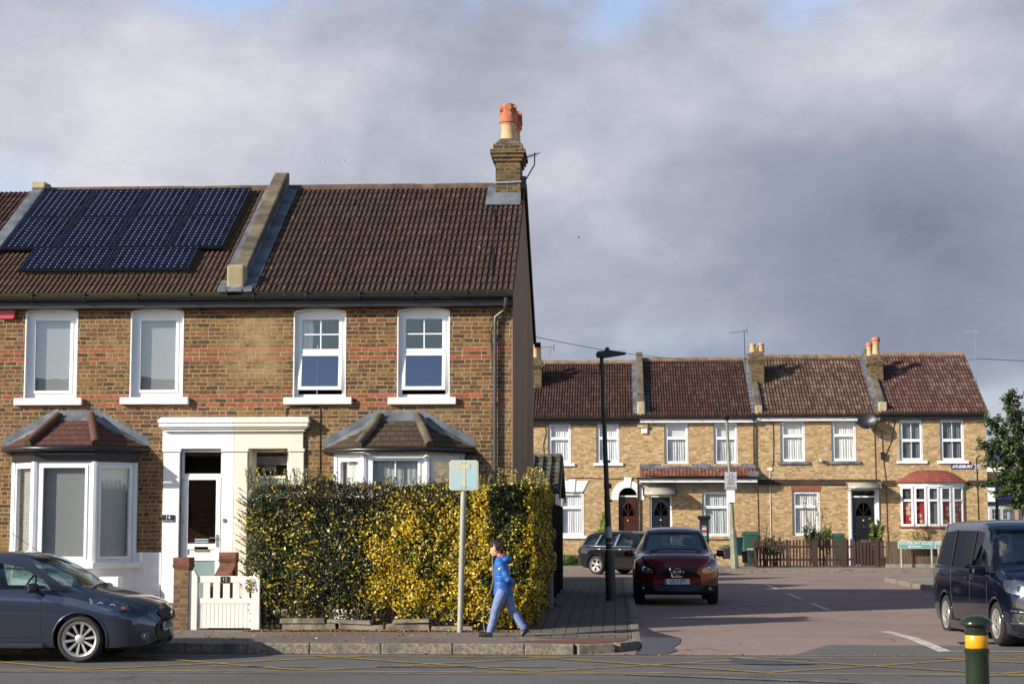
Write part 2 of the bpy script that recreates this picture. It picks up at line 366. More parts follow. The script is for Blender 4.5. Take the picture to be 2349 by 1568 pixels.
def glass(name, tint=(.6, .65, .68), refl=.22, rough=.0, wobble=.0, fr=.8):
    m = bpy.data.materials.new(name); m.use_nodes = True; nt = m.node_tree; nt.nodes.clear()
    out = N(nt, 'ShaderNodeOutputMaterial'); t = N(nt, 'ShaderNodeBsdfTransparent'); t.inputs[0].default_value = tint+(1,)
    g = N(nt, 'ShaderNodeBsdfGlossy'); g.inputs['Roughness'].default_value = rough; g.inputs['Color'].default_value = (.9, .95, 1, 1)
    lw = N(nt, 'ShaderNodeLayerWeight'); lw.inputs[0].default_value = .35
    fac = M(nt, 'ADD', M(nt, 'MULTIPLY', lw.outputs['Fresnel'], fr), refl*.8, clamp=True)
    if wobble:
        bp = N(nt, 'ShaderNodeBump'); bp.inputs['Strength'].default_value = wobble; bp.inputs['Distance'].default_value = .02
        L(nt, NOISE(nt, ocoord(nt), 1.5, 2, .5), bp.inputs['Height']); L(nt, bp.outputs[0], g.inputs['Normal'])
    mx = N(nt, 'ShaderNodeMixShader'); L(nt, fac, mx.inputs[0]); L(nt, t.outputs[0], mx.inputs[1]); L(nt, g.outputs[0], mx.inputs[2]); L(nt, mx.outputs[0], out.inputs[0])
    return m
def leafmat(name, attr='Col', rough=.35, trans=.25):
    m, nt, b = base_mat(name, rough, 0, .5)
    a = N(nt, 'ShaderNodeVertexColor'); a.layer_name = attr; L(nt, a.outputs[0], b.inputs['Base Color'])
    t = N(nt, 'ShaderNodeBsdfTranslucent'); L(nt, a.outputs[0], t.inputs[0]); mx = N(nt, 'ShaderNodeMixShader'); mx.inputs[0].default_value = trans
    L(nt, b.outputs[0], mx.inputs[1]); L(nt, t.outputs[0], mx.inputs[2]); L(nt, mx.outputs[0], nt.nodes['Material Output'].inputs[0])
    return m
def flat(name, col, rough=.6, metal=0., spec=.5): return pbr(name, col, rough, metal, var=.06, scale=9, spec=spec)
K = {}
K['brick_near'] = brick('old stock brick', [(.165, .085, .036), (.118, .063, .032), (.205, .115, .046), (.072, .050, .036), (.165, .070, .040), (.225, .135, .060), (.13, .085, .050), (.095, .054, .032)],
                        (.40, .285, .145), mor_w=.012, bands=(53, 55, 64, 66, 76), bandcol=(.40, .10, .068), patch=.75, extra=stains_mid)
K['brick_side'] = pbr('cement render of gable', (.28, .195, .125), .9, var=.15, scale=1.2, bump=.3, bscale=90, dirt=(.20, .14, .09), dscale=.8, stretch=(1, 1, .25))
K['brick_stack'] = brick('sooty chimney brick', [(.13, .085, .035), (.09, .06, .028), (.17, .11, .05), (.06, .045, .028), (.14, .08, .035)], (.22, .17, .095), patch=.3, mor_w=.012)
K['brick_far'] = brick('yellow stock brick', [(.50, .33, .14), (.42, .27, .115), (.55, .385, .19), (.30, .19, .11), (.48, .31, .13), (.60, .44, .25), (.46, .26, .13), (.37, .245, .13)],
                       (.50, .39, .235), patch=.45, bump=.4, mor_w=.013)
K['brick_pier'] = brick('garden pier brick', [(.22, .13, .05), (.15, .095, .05), (.16, .07, .045), (.25, .16, .065), (.19, .13, .065), (.12, .085, .05)], (.27, .21, .125), patch=.3, P=.3375)
K['voussoir'] = pbr('red rubbed brick', (.33, .085, .05), .85, var=.3, scale=14, col2=(.22, .055, .035), bump=.3)
K['voussoir_far'] = pbr('gauged yellow brick', (.36, .235, .10), .85, var=.3, scale=14, col2=(.28, .175, .08), bump=.3)
K['mortar'] = pbr('mortar', (.36, .26, .13), .9, bump=.3)
K['tile_near'] = tiles('brown concrete tiles', (.072, .043, .033), (.085, .051, .039), (.10, .064, .051), (.035, .032, .012), .75)
K['tile_left'] = tiles('mossy brown tiles', (.10, .055, .042), (.12, .068, .05), (.14, .085, .06), (.075, .085, .012), .3, mossamt=1.3)
K['tile_farA'] = tiles('maroon tiles', (.068, .030, .025), (.090, .041, .034), (.14, .082, .064), (.05, .035, .02), .55, per=1.0)
K['tile_farC'] = tiles('weathered pink and grey tiles', (.10, .052, .04), (.16, .097, .068), (.235, .17, .12), (.06, .05, .025), .4, per=1.0)
K['tile_farD'] = tiles('pink brown tiles', (.095, .043, .038), (.145, .072, .060), (.22, .145, .115), (.06, .045, .03), .35, per=1.0)
K['tile_pent'] = tiles('red pent roof tiles', (.18, .06, .045), (.24, .095, .07), (.33, .19, .14), (.08, .05, .03), .6, per=1.0)
K['tile_old'] = tiles('grey green pantiles', (.10, .095, .07), (.14, .13, .10), (.19, .18, .13), (.08, .085, .03), 1.0, per=1.0)
K['plain_red'] = tiles('red plain tiles', (.10, .045, .038), (.12, .052, .045), (.14, .06, .05), (.09, .06, .03), .1, per=1.0, joint=.07)
K['plain_brown'] = tiles('brown plain tiles', (.07, .05, .034), (.085, .058, .04), (.10, .072, .05), (.05, .05, .015), .3, per=1.0, joint=.07)
K['bow_red'] = tiles('faded red plain tiles', (.26, .07, .05), (.33, .09, .065), (.25, .085, .06), (.16, .06, .04), .15, per=1.0, joint=.07)
K['ridge'] = pbr('ridge tile', (.13, .075, .055), .85, var=.25, scale=4, bump=.4, dirt=(.22, .19, .14), dscale=9, dlo=.6, dhi=.7)
K['ridge_far'] = pbr('old ridge tile', (.24, .15, .095), .85, var=.25, scale=4, bump=.4, dirt=(.27, .22, .14), dscale=5)
K['stone_cope'] = pbr('cement coping', (.155, .12, .08), .9, var=.25, scale=2.5, bump=.6, bscale=40, dirt=(.065, .055, .037), dscale=2.2, dlo=.45, dhi=.65)
K['stone_pale'] = pbr('pale coping', (.40, .33, .20), .9, var=.2, scale=2.5, bump=.5, bscale=40, dirt=(.16, .13, .08), dscale=2.2)
K['lead'] = pbr('lead flashing', (.14, .155, .18), .6, .1, var=.3, scale=3, bump=.25, bscale=12, dirt=(.25, .25, .26), dscale=2, dlo=.55, dhi=.7)
K['white'] = pbr('white paint', (.80, .80, .80), .5, var=.03, scale=3)
K['render_white'] = pbr('white masonry paint', (.83, .82, .83), .75, var=.03, scale=2, bump=.12, bscale=30, dirt=(.60, .57, .52), dscale=2.5, dlo=.5, dhi=.85)
K['cream'] = pbr('cream masonry paint', (.79, .73, .60), .75, var=.03, scale=2, bump=.12, bscale=30, dirt=(.62, .50, .36), dscale=4, dlo=.55, dhi=.8)
K['upvc'] = pbr('white plastic frame', (.82, .83, .85), .3, var=.01)
K['old_white'] = pbr('worn white paint', (.78, .76, .72), .7, var=.03, dirt=(.5, .42, .36), dscale=6, dlo=.6, dhi=.75, bump=.3, bscale=30)
K['black_gloss'] = pbr('black plastic gutter', (.018, .018, .022), .3, var=.1)
K['grey_pipe'] = pbr('grey plastic pipe', (.05, .055, .06), .35, var=.1)
K['black'] = pbr('black paint', (.012, .012, .014), .45, var=.1)
K['iron'] = pbr('dark steel', (.05, .05, .055), .4, .6)
K['alu'] = pbr('aluminium', (.55, .56, .58), .35, .9)
K['chrome'] = pbr('chrome', (.8, .8, .82), .12, 1.0, var=.02)
K['door_brown'] = pbr('varnished red brown wood', (.07, .018, .010), .35, var=.25, scale=3, stretch=(8, 8, 1), coat=.5)
K['door_black'] = pbr('black door paint', (.012, .014, .017), .3, var=.1, coat=.5)
K['door_green'] = pbr('pale green door', (.30, .42, .30), .5, var=.04)
K['teal_panel'] = pbr('pale teal glass panel', (.25, .34, .33), .15, var=.05)
K['glass'] = glass('window glass', (.97, .98, .98), .04, 0., .05, fr=.5)
K['glass_far'] = glass('far window glass', (.99, .99, .99), .0, fr=.3)
K['glass_blue'] = glass('tilted window glass', (.32, .36, .45), .15)
K['glass_car'] = glass('car glass', (.72, .80, .79), .02, fr=.5)
K['glass_dark'] = glass('tinted car glass', (.22, .23, .24), .01, fr=.38)
K['canopy'] = pbr('cloudy polycarbonate', (.40, .37, .31), .35, var=.1)
K['glass_door'] = glass('dark door glass', (.40, .34, .30), .05)
K['deflector'] = glass('smoked deflector', (.3, .3, .33), .2)
K['pot'] = pbr('buff clay pot', (.55, .36, .19), .8, var=.1, scale=4, dirt=(.36, .22, .11), dscale=3)
K['terracotta'] = pbr('terracotta', (.47, .15, .085), .8, var=.12, scale=5)
K['blind'] = None
def fabric(name, col, fold=None, pat=None):
    m, nt, b = base_mat(name, .9, 0, .1); v = ocoord(nt)
    c = MIX(nt, NOISE(nt, v, 12, 3), tuple(x*.93 for x in col), col)
    if fold == 'slat':
        sep = N(nt, 'ShaderNodeSeparateXYZ'); L(nt, v, sep.inputs[0])
        f = M(nt, 'FRACT', M(nt, 'MULTIPLY', sep.outputs[2], 40)); c = MIX(nt, SMOOTH(nt, f, .0, .5, .35, 0.), c, tuple(x*.35 for x in col))
    if pat == 'floral':
        vo = N(nt, 'ShaderNodeTexVoronoi'); vo.inputs['Scale'].default_value = 5.0; vo.inputs['Randomness'].default_value = .7; L(nt, v, vo.inputs[0])
        c = MIX(nt, SMOOTH(nt, vo.outputs['Distance'], .44, .48, 1., 0.), c, (.50, .40, .30))
    if pat == 'stained':
        vo = N(nt, 'ShaderNodeTexVoronoi'); vo.inputs['Scale'].default_value = 14.0; L(nt, v, vo.inputs[0])
        c = MIX(nt, .5, RAMP(nt, vo.outputs['Distance'], [(0, (.02, .02, .02)), (1, (.2, .2, .2))]), MIX(nt, .6, vo.outputs['Color'], (.06, .02, .01)), 'MULTIPLY')
    L(nt, c, b.inputs['Base Color']); return m
K['blind'] = fabric('grey slatted blind', (.50, .51, .51), 'slat')
K['net'] = fabric('white net curtain', (.86, .87, .9))
K['net_grey'] = fabric('grey net curtain', (.66, .70, .70))
K['net_cream'] = fabric('cream net curtain', (.85, .85, .80))
K['curtain_dark'] = fabric('dark blue grey curtain', (.18, .20, .22))
K['floral'] = fabric('red floral curtain', (.36, .035, .04), pat='floral')
K['stained'] = fabric('coloured leaded glass', (.1, .1, .1), pat='stained')
K['wood_fence'] = pbr('dark stained picket', (.058, .028, .02), .75, var=.3, scale=3, stretch=(6, 6, .6), bump=.3)
K['wood_board'] = pbr('weathered brown boards', (.12, .08, .052), .85, var=.35, scale=3, stretch=(9, 9, .7), bump=.4, dirt=(.26, .2, .13), dscale=1.4, dlo=.6, dhi=.8)
K['wood_gate'] = pbr('white gate paint', (.80, .77, .70), .6, var=.04, dirt=(.50, .43, .33), dscale=5, dlo=.62, dhi=.8)
K['wood_dark'] = pbr('creosoted fence', (.022, .013, .010), .8, var=.3, scale=4, stretch=(6, 6, .6))
K['timber_beam'] = pbr('rotten brown beam', (.055, .035, .022), .85, var=.4, scale=3, stretch=(.6, 1, 5), dirt=(.2, .13, .07), dscale=6, dlo=.6, dhi=.7, bump=.6, bscale=20)
K['concrete'] = pbr('concrete', (.30, .265, .21), .9, var=.2, scale=4, bump=.4)
K['slab_stone'] = pbr('weathered slab', (.25, .205, .15), .9, var=.3, scale=5, bump=.6, bscale=25, dirt=(.10, .085, .06), dscale=3, dlo=.5, dhi=.65)
K['lamp_paint'] = pbr('dark green column paint', (.022, .032, .024), .55, var=.2, scale=3, dirt=(.07, .085, .06), dscale=2, dlo=.5, dhi=.7)
K['pole_grey'] = pbr('galvanised post', (.36, .35, .30), .6, .1, var=.12, scale=3)
K['pole_olive'] = pbr('olive grey post', (.23, .25, .17), .6, .1, var=.15, scale=3, dirt=(.35, .35, .3), dscale=6, dlo=.6, dhi=.7)
K['bollard'] = pbr('dark green bollard', (.018, .03, .016), .2, var=.12, scale=5, bump=.05)
K['band'] = pbr('amber reflective band', (.78, .36, .01), .35, var=.05)
K['bin_green'] = pbr('green wheelie bin', (.03, .085, .05), .5, var=.1)
K['bin_teal'] = pbr('teal caddy', (.015, .16, .16), .45, var=.1)
K['bin_black'] = pbr('dark grey plastic', (.03, .033, .037), .5, var=.1)
K['sign_green'] = pbr('pale green sign', (.14, .36, .31), .4, var=.03)
K['sign_blue'] = pbr('blue enamel', (.02, .03, .16), .3, var=.05)
K['sign_white'] = pbr('sign white', (.78, .79, .80), .4, var=.03)
K['sign_grey'] = pbr('faded sign grey', (.42, .43, .46), .5, var=.05)
K['sign_pale'] = pbr('sun bleached pale blue sign', (.36, .52, .55), .5, var=.05, scale=4, dirt=(.50, .53, .44), dscale=3, dlo=.45, dhi=.7)
K['sign_cream'] = pbr('sun bleached cream', (.56, .52, .38), .5, var=.05)
K['ink'] = pbr('black lettering', (.01, .01, .012), .5, var=.02)
K['p_blue'] = pbr('blue sign patch', (.02, .12, .55), .4, var=.02)
K['red_plastic'] = pbr('red plastic', (.50, .06, .07), .4, var=.05)
K['lime'] = pbr('green sticker', (.03, .22, .10), .4, var=.05)
K['panel_frame'] = pbr('black panel frame', (.015, .015, .017), .35, .3)
def solar():
    m, nt, b = base_mat('solar cells', .15, 0, .0)
    uv = N(nt, 'ShaderNodeUVMap'); uv.uv_map = 'UVMap'; sep = N(nt, 'ShaderNodeSeparateXYZ'); L(nt, uv.outputs[0], sep.inputs[0])
    fx = M(nt, 'FRACT', sep.outputs[0]); fy = M(nt, 'FRACT', sep.outputs[1])
    dx = M(nt, 'MINIMUM', fx, M(nt, 'SUBTRACT', 1, fx)); dy = M(nt, 'MINIMUM', fy, M(nt, 'SUBTRACT', 1, fy))
    line = M(nt, 'MAXIMUM', M(nt, 'LESS_THAN', dx, .022), M(nt, 'LESS_THAN', dy, .02))
    dia = M(nt, 'LESS_THAN', M(nt, 'ADD', dx, dy), .135)
    cb = N(nt, 'ShaderNodeCombineXYZ'); L(nt, M(nt, 'FLOOR', sep.outputs[0]), cb.inputs[0]); L(nt, M(nt, 'FLOOR', sep.outputs[1]), cb.inputs[1])
    w = N(nt, 'ShaderNodeTexWhiteNoise', noise_dimensions='3D'); L(nt, cb.outputs[0], w.inputs['Vector'])
    c = MIX(nt, w.outputs[0], (.004, .006, .018), (.008, .012, .034))
    c = MIX(nt, M(nt, 'MULTIPLY', line, .16), c, (.30, .33, .42)); c = MIX(nt, dia, c, (.36, .38, .43))
    L(nt, c, b.inputs['Base Color']); return m
K['solar'] = solar()
def asphalt(name, c1, c2, patchc=None, scale=240.):
    m, nt, b = base_mat(name, .9, 0, .25); tc = N(nt, 'ShaderNodeTexCoord'); ob = tc.outputs['Object']
    n1 = NOISE(nt, ob, scale, 3, .7); n2 = NOISE(nt, ob, .35, 6, .6)
    vo = N(nt, 'ShaderNodeTexVoronoi'); vo.inputs['Scale'].default_value = 75; L(nt, ob, vo.inputs[0])
    c = MIX(nt, SMOOTH(nt, n1, .3, .72), c1, c2)
    c = MIX(nt, SMOOTH(nt, vo.outputs['Color'], .72, .95, 0., .45), c, tuple(min(1, x*2.1) for x in c2))
    c = MIX(nt, SMOOTH(nt, n2, .4, .68, 0., .4), c, patchc or tuple(x*.6 for x in c1))
    st = NOISE(nt, M3(nt, ob, (3, 3, 3)), 1.6, 5, .65); c = MIX(nt, SMOOTH(nt, st, .62, .75, 0., .45), c, tuple(x*.45 for x in c1))
    ve = N(nt, 'ShaderNodeTexVoronoi'); ve.feature = 'DISTANCE_TO_EDGE'; ve.inputs['Scale'].default_value = .42
    wv = N(nt, 'ShaderNodeVectorMath', operation='SCALE'); nn = N(nt, 'ShaderNodeTexNoise'); nn.inputs['Scale'].default_value = 1.3; nn.inputs['Detail'].default_value = 6; L(nt, ob, nn.inputs[0]); L(nt, nn.outputs[1], wv.inputs[0]); wv.inputs['Scale'].default_value = 1.6
    av = N(nt, 'ShaderNodeVectorMath', operation='ADD'); L(nt, ob, av.inputs[0]); L(nt, wv.outputs[0], av.inputs[1]); L(nt, av.outputs[0], ve.inputs[0])
    ck = M(nt, 'MULTIPLY', SMOOTH(nt, ve.outputs[0], .004, .012, 1., 0.), SMOOTH(nt, NOISE(nt, ob, .5, 3), .5, .6)); c = MIX(nt, M(nt, 'MULTIPLY', ck, .7), c, tuple(x*.3 for x in c1))
    L(nt, c, b.inputs['Base Color']); BUMP(nt, b, n1, .5, .006); return m
K['asphalt'] = asphalt('grey asphalt', (.112, .106, .104), (.185, .175, .168))
K['asphalt_pink'] = asphalt('pinkish side road asphalt', (.25, .18, .158), (.36, .265, .23), (.19, .135, .12))
K['asphalt_red'] = asphalt('red asphalt patch', (.16, .06, .05), (.24, .10, .08))
K['footway'] = asphalt('brown grey footway asphalt', (.17, .14, .12), (.25, .21, .18))
K['ground'] = asphalt('ground', (.10, .09, .08), (.16, .14, .12))
def paving(name, c1, c2, joint, w, h, z_is_y=True, jw=.012, off=.5):
    m, nt, b = base_mat(name, .9, 0, .25); tc = N(nt, 'ShaderNodeTexCoord'); ob = tc.outputs['Object']
    br = N(nt, 'ShaderNodeTexBrick'); br.offset = off; br.inputs['Scale'].default_value = 1.0; br.inputs['Mortar Size'].default_value = jw
    br.inputs['Brick Width'].default_value = w; br.inputs['Row Height'].default_value = h; br.inputs['Mortar Smooth'].default_value = .3
    br.inputs['Color1'].default_value = c1+(1,); br.inputs['Color2'].default_value = c2+(1,); br.inputs['Mortar'].default_value = joint+(1,)
    L(nt, ob, br.inputs[0]); n = NOISE(nt, ob, 90, 4, .7); c = MIX(nt, SMOOTH(nt, n, .35, .7, 0., .4), br.outputs[0], tuple(x*.55 for x in c1))
    c = MIX(nt, SMOOTH(nt, NOISE(nt, ob, .9, 5, .6), .45, .7, 0., .4), c, tuple(x*.6 for x in c1))
    L(nt, c, b.inputs['Base Color']); BUMP(nt, b, M(nt, 'SUBTRACT', M(nt, 'MULTIPLY', n, .4), br.outputs['Fac']), .5, .008); return m
K['pavers'] = paving('square block paving', (.150, .128, .10), (.20, .172, .132), (.055, .05, .033), .2, .2, off=.0)
K['flags'] = paving('grey paving flags', (.27, .24, .20), (.33, .30, .25), (.11, .095, .07), .75, .6)
K['kerb'] = pbr('granite kerb', (.235, .20, .15), .9, var=.3, scale=18, bump=.6, bscale=70, dirt=(.10, .09, .07), dscale=1.8, dlo=.5, dhi=.7)
def paint(name, col, under, wear=.5):
    m, nt, b = base_mat(name, .8, 0, .3); ob = ocoord(nt)
    w = SMOOTH(nt, M(nt, 'ADD', M(nt, 'MULTIPLY', NOISE(nt, ob, 45, 5, .7), .6), M(nt, 'MULTIPLY', NOISE(nt, ob, 3, 4, .6), .4)), wear-.06, wear+.08)
    L(nt, MIX(nt, w, col, under), b.inputs['Base Color']); return m
K['yellow_line'] = paint('worn yellow road paint', (.42, .29, .07), (.12, .11, .09), .53)
K['white_line'] = paint('worn white road paint', (.60, .58, .53), (.2, .17, .15), .54)
K['white_line_dim'] = paint('faded white road paint', (.36, .35, .33), (.12, .115, .11), .47)
K['leaf'] = leafmat('leaves', rough=.42, trans=.22)
K['leaf_soft'] = leafmat('soft leaves', rough=.5, trans=.3)
K['twig'] = pbr('twigs', (.10, .06, .04), .85, var=.3)
K['bark'] = pbr('bark', (.12, .09, .065), .9, var=.35, scale=8, bump=.5)
K['skin'] = pbr('skin', (.60, .34, .23), .5, var=.05, scale=5)
K['hair'] = pbr('dark brown hair', (.025, .014, .010), .45, var=.4, scale=30, stretch=(1, 1, .2))
K['jacket'] = pbr('blue padded jacket', (.018, .12, .40), .55, var=.12, scale=9, bump=.25, bscale=14)
K['jacket_red'] = pbr('red lining', (.62, .05, .03), .7, var=.1)
K['navy'] = pbr('navy fabric', (.012, .014, .035), .8, var=.2)
K['jeans'] = pbr('pale blue denim', (.18, .235, .44), .8, var=.18, scale=7, bump=.3, bscale=16)
K['shoe'] = pbr('black leather', (.012, .011, .012), .45, var=.3)
K['tyre'] = pbr('tyre rubber', (.022, .021, .020), .8, var=.2)
K['alloy'] = pbr('silver alloy', (.62, .60, .58), .3, .75, var=.05)
K['water'] = pbr('dirty puddle', (.020, .010, .008), .22, var=.3, spec=.15)
# ---------------------------------------------------------------- building kit
def xf(mb, T):
    mb.v = [tuple(T @ Vector(p)) for p in mb.v]; return mb
ID = Matrix.Identity(4)
def wall_holes(mb, x0, x1, z0, z1, Y, t, holes):
    """front wall plate with real openings; hole = (xa, xb, za, zb, rise)"""
    xs = {x0, x1}; zs = {z0, z1}
    for (xa, xb, za, zb, ri) in holes:
        xs |= {xa, xb}; zs |= {max(za, z0), zb}
        if ri: zs.add(zb+ri)
    xs = sorted(xs); zs = sorted(zs)
    def inside(cx, cz):
        for (xa, xb, za, zb, ri) in holes:
            if xa < cx < xb and za < cz < zb: return 1
            if ri and xa < cx < xb and zb < cz < zb+ri: return 2
        return 0
    for i in range(len(xs)-1):
        for j in range(len(zs)-1):
            if not inside((xs[i]+xs[i+1])/2, (zs[j]+zs[j+1])/2):
                for y in (Y, Y+t):
                    mb.poly([(xs[i], y, zs[j]), (xs[i+1], y, zs[j]), (xs[i+1], y, zs[j+1]), (xs[i], y, zs[j+1])])
    for (xa, xb, za, zb, ri) in holes:
        za = max(za, z0)
        mb.poly([(xa, Y, za), (xa, Y+t, za), (xa, Y+t, zb), (xa, Y, zb)]); mb.poly([(xb, Y, za), (xb, Y+t, za), (xb, Y+t, zb), (xb, Y, zb)])
        mb.poly([(xa, Y, za), (xb, Y, za), (xb, Y+t, za), (xa, Y+t, za)])
        n = 14 if ri > .2 else (8 if ri else 1)
        pts = [(xa+(xb-xa)*k/n, zb+arc_h(k/n, xb-xa, ri)) for k in range(n+1)]
        for (p, q) in zip(pts, pts[1:]):
            mb.poly([(p[0], Y, p[1]), (q[0], Y, q[1]), (q[0], Y+t, q[1]), (p[0], Y+t, p[1])])
            if ri:
                for y in (Y, Y+t): mb.poly([(p[0], y, p[1]), (q[0], y, q[1]), (q[0], y, zb+ri), (p[0], y, zb+ri)])
def arc_h(t, w, ri):
    if not ri: return 0.
    Rr = (w*w/4+ri*ri)/(2*ri); x = (t-.5)*w
    return math.sqrt(max(0, Rr*Rr-x*x))-(Rr-ri)
def arch_strip(xa, xb, zb, ri, h, Y, proud=.004, gap=.008, bw=.075, splay=.05, depth=.05):
    """row of voussoirs over an opening, one mesh"""
    mb = MB(); n = max(3, round((xb-xa)/bw)); w = xb-xa
    for k in range(n):
        t0 = k/n; t1 = (k+1)/n; g = gap/w/2
        a, b = t0+g, t1-g
        def P(t, up): return (xa+w*t+(t-.5)*2*splay*up, zb+arc_h(t, w, ri)+h*up-(arc_h(t, w, ri)*.9*up if ri else 0))
        q = [P(a, 0), P(b, 0), P(b, 1), P(a, 1)]
        mb.prism(q, Y-proud, Y+depth, 'y')
    return mb
def frame_rect(mb, xa, xb, za, zb, w, y0, y1, wb=None, wt=None):
    wb = wb or w; wt = wt or w
    mb.box(xa, xa+w, y0, y1, za, zb); mb.box(xb-w, xb, y0, y1, za, zb)
    mb.box(xa+w, xb-w, y0, y1, za, za+wb); mb.box(xa+w, xb-w, y0, y1, zb-wt, zb)
def window(house, xa, xb, za, zb, Y, cells, rise=0., T=None, fw=.055, sw=.045, deep=.07, back=None, mat='upvc', label=None, head=None, name='window', glassm='glass', backy=.16, backs=None):
    """frame (a part) with panes and curtains as sub-parts; cells in fractions of the opening"""
    f = MB(); y = Y+deep
    frame_rect(f, xa, xb, za, zb, fw, y, y+.07)
    if rise:
        n = 10; w = xb-xa; pts = [(xa+w*k/n, zb+arc_h(k/n, w, rise)) for k in range(n+1)]
        f.prism([(xa, zb-.001)]+pts[1:-1]+[(xb, zb-.001)], y+.002, y+.068, 'y')
    W, H = xb-xa-2*fw, zb-za-2*fw; X0, Z0 = xa+fw, za+fw
    panes = []
    for c in cells:
        fx0, fx1, fz0, fz1, nx, nz = c[:6]; tilt = c[6] if len(c) > 6 else 0; gm = c[7] if len(c) > 7 else glassm
        x0, x1, z0, z1 = X0+W*fx0, X0+W*fx1, Z0+H*fz0, Z0+H*fz1
        s = MB(); frame_rect(s, x0+.003, x1-.003, z0+.003, z1-.003, sw, y-.014, y+.05)
        for k in range(1, nx): xx = x0+(x1-x0)*k/nx; s.box(xx-.011, xx+.011, y+.0, y+.035, z0+sw, z1-sw)
        for k in range(1, nz):
            zz = z0+(z1-z0)*k/nz; s.box(x0+sw, x1-sw, y+.001, y+.034, zz-.011, zz+.011)
        g = MB(); g.box(x0+sw-.004, x1-sw+.004, y+.014, y+.020, z0+sw-.004, z1-sw+.004)
        if tilt:
            R_ = Matrix.Translation((0, y, z1)) @ Matrix.Rotation(-R(tilt), 4, 'X') @ Matrix.Translation((0, -y, -z1)); xf(s, R_); xf(g, R_)
        b = len(f.v); f.v += s.v; f.f += [tuple(i+b for i in q) for q in s.f]; f.m += s.m
        panes.append((g, gm))
    T = T or ID; xf(f, T)
    w = f.build(name, K[mat], house)
    if label: w['label'] = label
    for g, gm in panes: xf(g, T).build('pane', K[gm], w)
    for bk in (backs or ([back] if back else [])):
        kind, bm = bk[0], bk[1]; fr = bk[2] if len(bk) > 2 else (0, 1, 0, 1)
        cx0, cx1, cz0, cz1 = X0+W*fr[0], X0+W*fr[1], Z0+H*fr[2], Z0+H*fr[3]
        c = MB()
        if kind == 'flat': c.box(cx0, cx1, Y+backy, Y+backy+.004, cz0, cz1)
        else: drape(c, cx0, cx1, cz0, cz1, Y+backy, bk[3] if len(bk) > 3 else .02, seed=int(abs(xa*77+za*13)))
        xf(c, T).build('blind' if kind == 'flat' else 'curtain', K[bm], w, smooth=kind != 'flat')
    return w
def drape(mb, x0, x1, z0, z1, Y, amp, seed=1, fold=.09):
    rr = random.Random(seed); n = max(8, int((x1-x0)/fold*6)); m = 6; ph = rr.uniform(0, 6); b = len(mb.v)
    wob = [rr.uniform(.6, 1.4) for _ in range(n+1)]
    for j in range(m+1):
        z = z1+(z0-z1)*j/m
        for i in range(n+1):
            t = i/n; x = x0+(x1-x0)*t
            y = Y+amp*(math.sin(ph+x*2*math.pi/fold+.6*math.sin(x*9+ph))*.6+.4*math.sin(x*23+ph*2))*wob[i]*(.5+.5*j/m)
            mb.v.append((x+.008*math.sin(j*1.3+x*20), y, z))
    for j in range(m):
        for i in range(n): mb.face(b+j*(n+1)+i, b+j*(n+1)+i+1, b+(j+1)*(n+1)+i+1, b+(j+1)*(n+1)+i)
def tile_roof(name, house, e0, e1, r0, r1, mat, roll=.098, course=.278, hgt=.026, step=.022, over=.05, seed=3, slots=None):
    """interlocking tiles as real relief: e0,e1 = eaves left,right; r0,r1 = ridge left,right (3-D points)"""
    e0, e1, r0, r1 = map(Vector, (e0, e1, r0, r1)); rr = random.Random(seed)
    nx = max(1, round((e1-e0).length/roll)); ny = max(1, round(((r0-e0).length)/course))
    prof = [(0, 0), (.30, 0), (.38, hgt), (.80, hgt*1.05), (.90, 0)]
    nrm = (e1-e0).cross(r0-e0).normalized()
    cols = []
    for k in range(nx):
        for (u, h) in prof: cols.append(((k+u)/nx, h, k+u))
    cols.append((1.0, 0, nx))
    mb = MB(); mb.uv = []
    jit = [[rr.uniform(-.004, .004) for _ in range(nx+1)] for _ in range(ny)]
    sag = lambda t, s: -.012*math.sin(t*math.pi)*math.sin(s*math.pi)
    for j in range(ny):
        for e in (0, 1):
            s = (j+e)/ny if e == 0 else (j+1.0)/ny+.02/ny
            s = min(s, 1)
            lift = step if e == 0 else 0.0
            for (t, h, uu) in cols:
                p = (e0.lerp(e1, t)).lerp(r0.lerp(r1, t), s) + nrm*(h+lift+jit[j][int(min(uu, nx))]+sag(t, s))
                mb.v.append(tuple(p)); mb.uv.append((uu, j+(.999 if e else .001)))
    C = len(cols)
    for j in range(ny):
        b = j*2*C
        for i in range(C-1): mb.face(b+i, b+i+1, b+C+i+1, b+C+i)
        # the butt edge of each course
        if j > 0:
            for i in range(C-1): mb.face(b-C+i, b-C+i+1, b+i+1, b+i)
    # eaves edge and underside
    b0 = len(mb.v)
    for (t, h, uu) in cols: p = e0.lerp(e1, t)-nrm*.03; mb.v.append(tuple(p)); mb.uv.append((uu, 0))
    for i in range(C-1): mb.face(b0+i, b0+i+1, i+1, i)
    b1 = len(mb.v)
    for q, (uu, vv) in ((e0, (0, 0)), (e1, (nx, 0)), (r1, (nx, ny)), (r0, (0, ny))): mb.v.append(tuple(Vector(q)-nrm*.03)); mb.uv.append((uu, vv))
    mb.face(b1, b1+1, b1+2, b1+3)
    L0 = [j*2*C+e*C for j in range(ny) for e in (0, 1)]
    for a, b in zip(L0, L0[1:]):
        pass
    # verge closing strips
    for side in (0, C-1):
        idx = [l+side for l in L0]; bb = b1 if side == 0 else b1+1; tt = b1+3 if side == 0 else b1+2
        mb.face(*([bb]+idx+[tt]))
    return mb.build(name, K[mat] if isinstance(mat, str) else mat, house, fix=False)
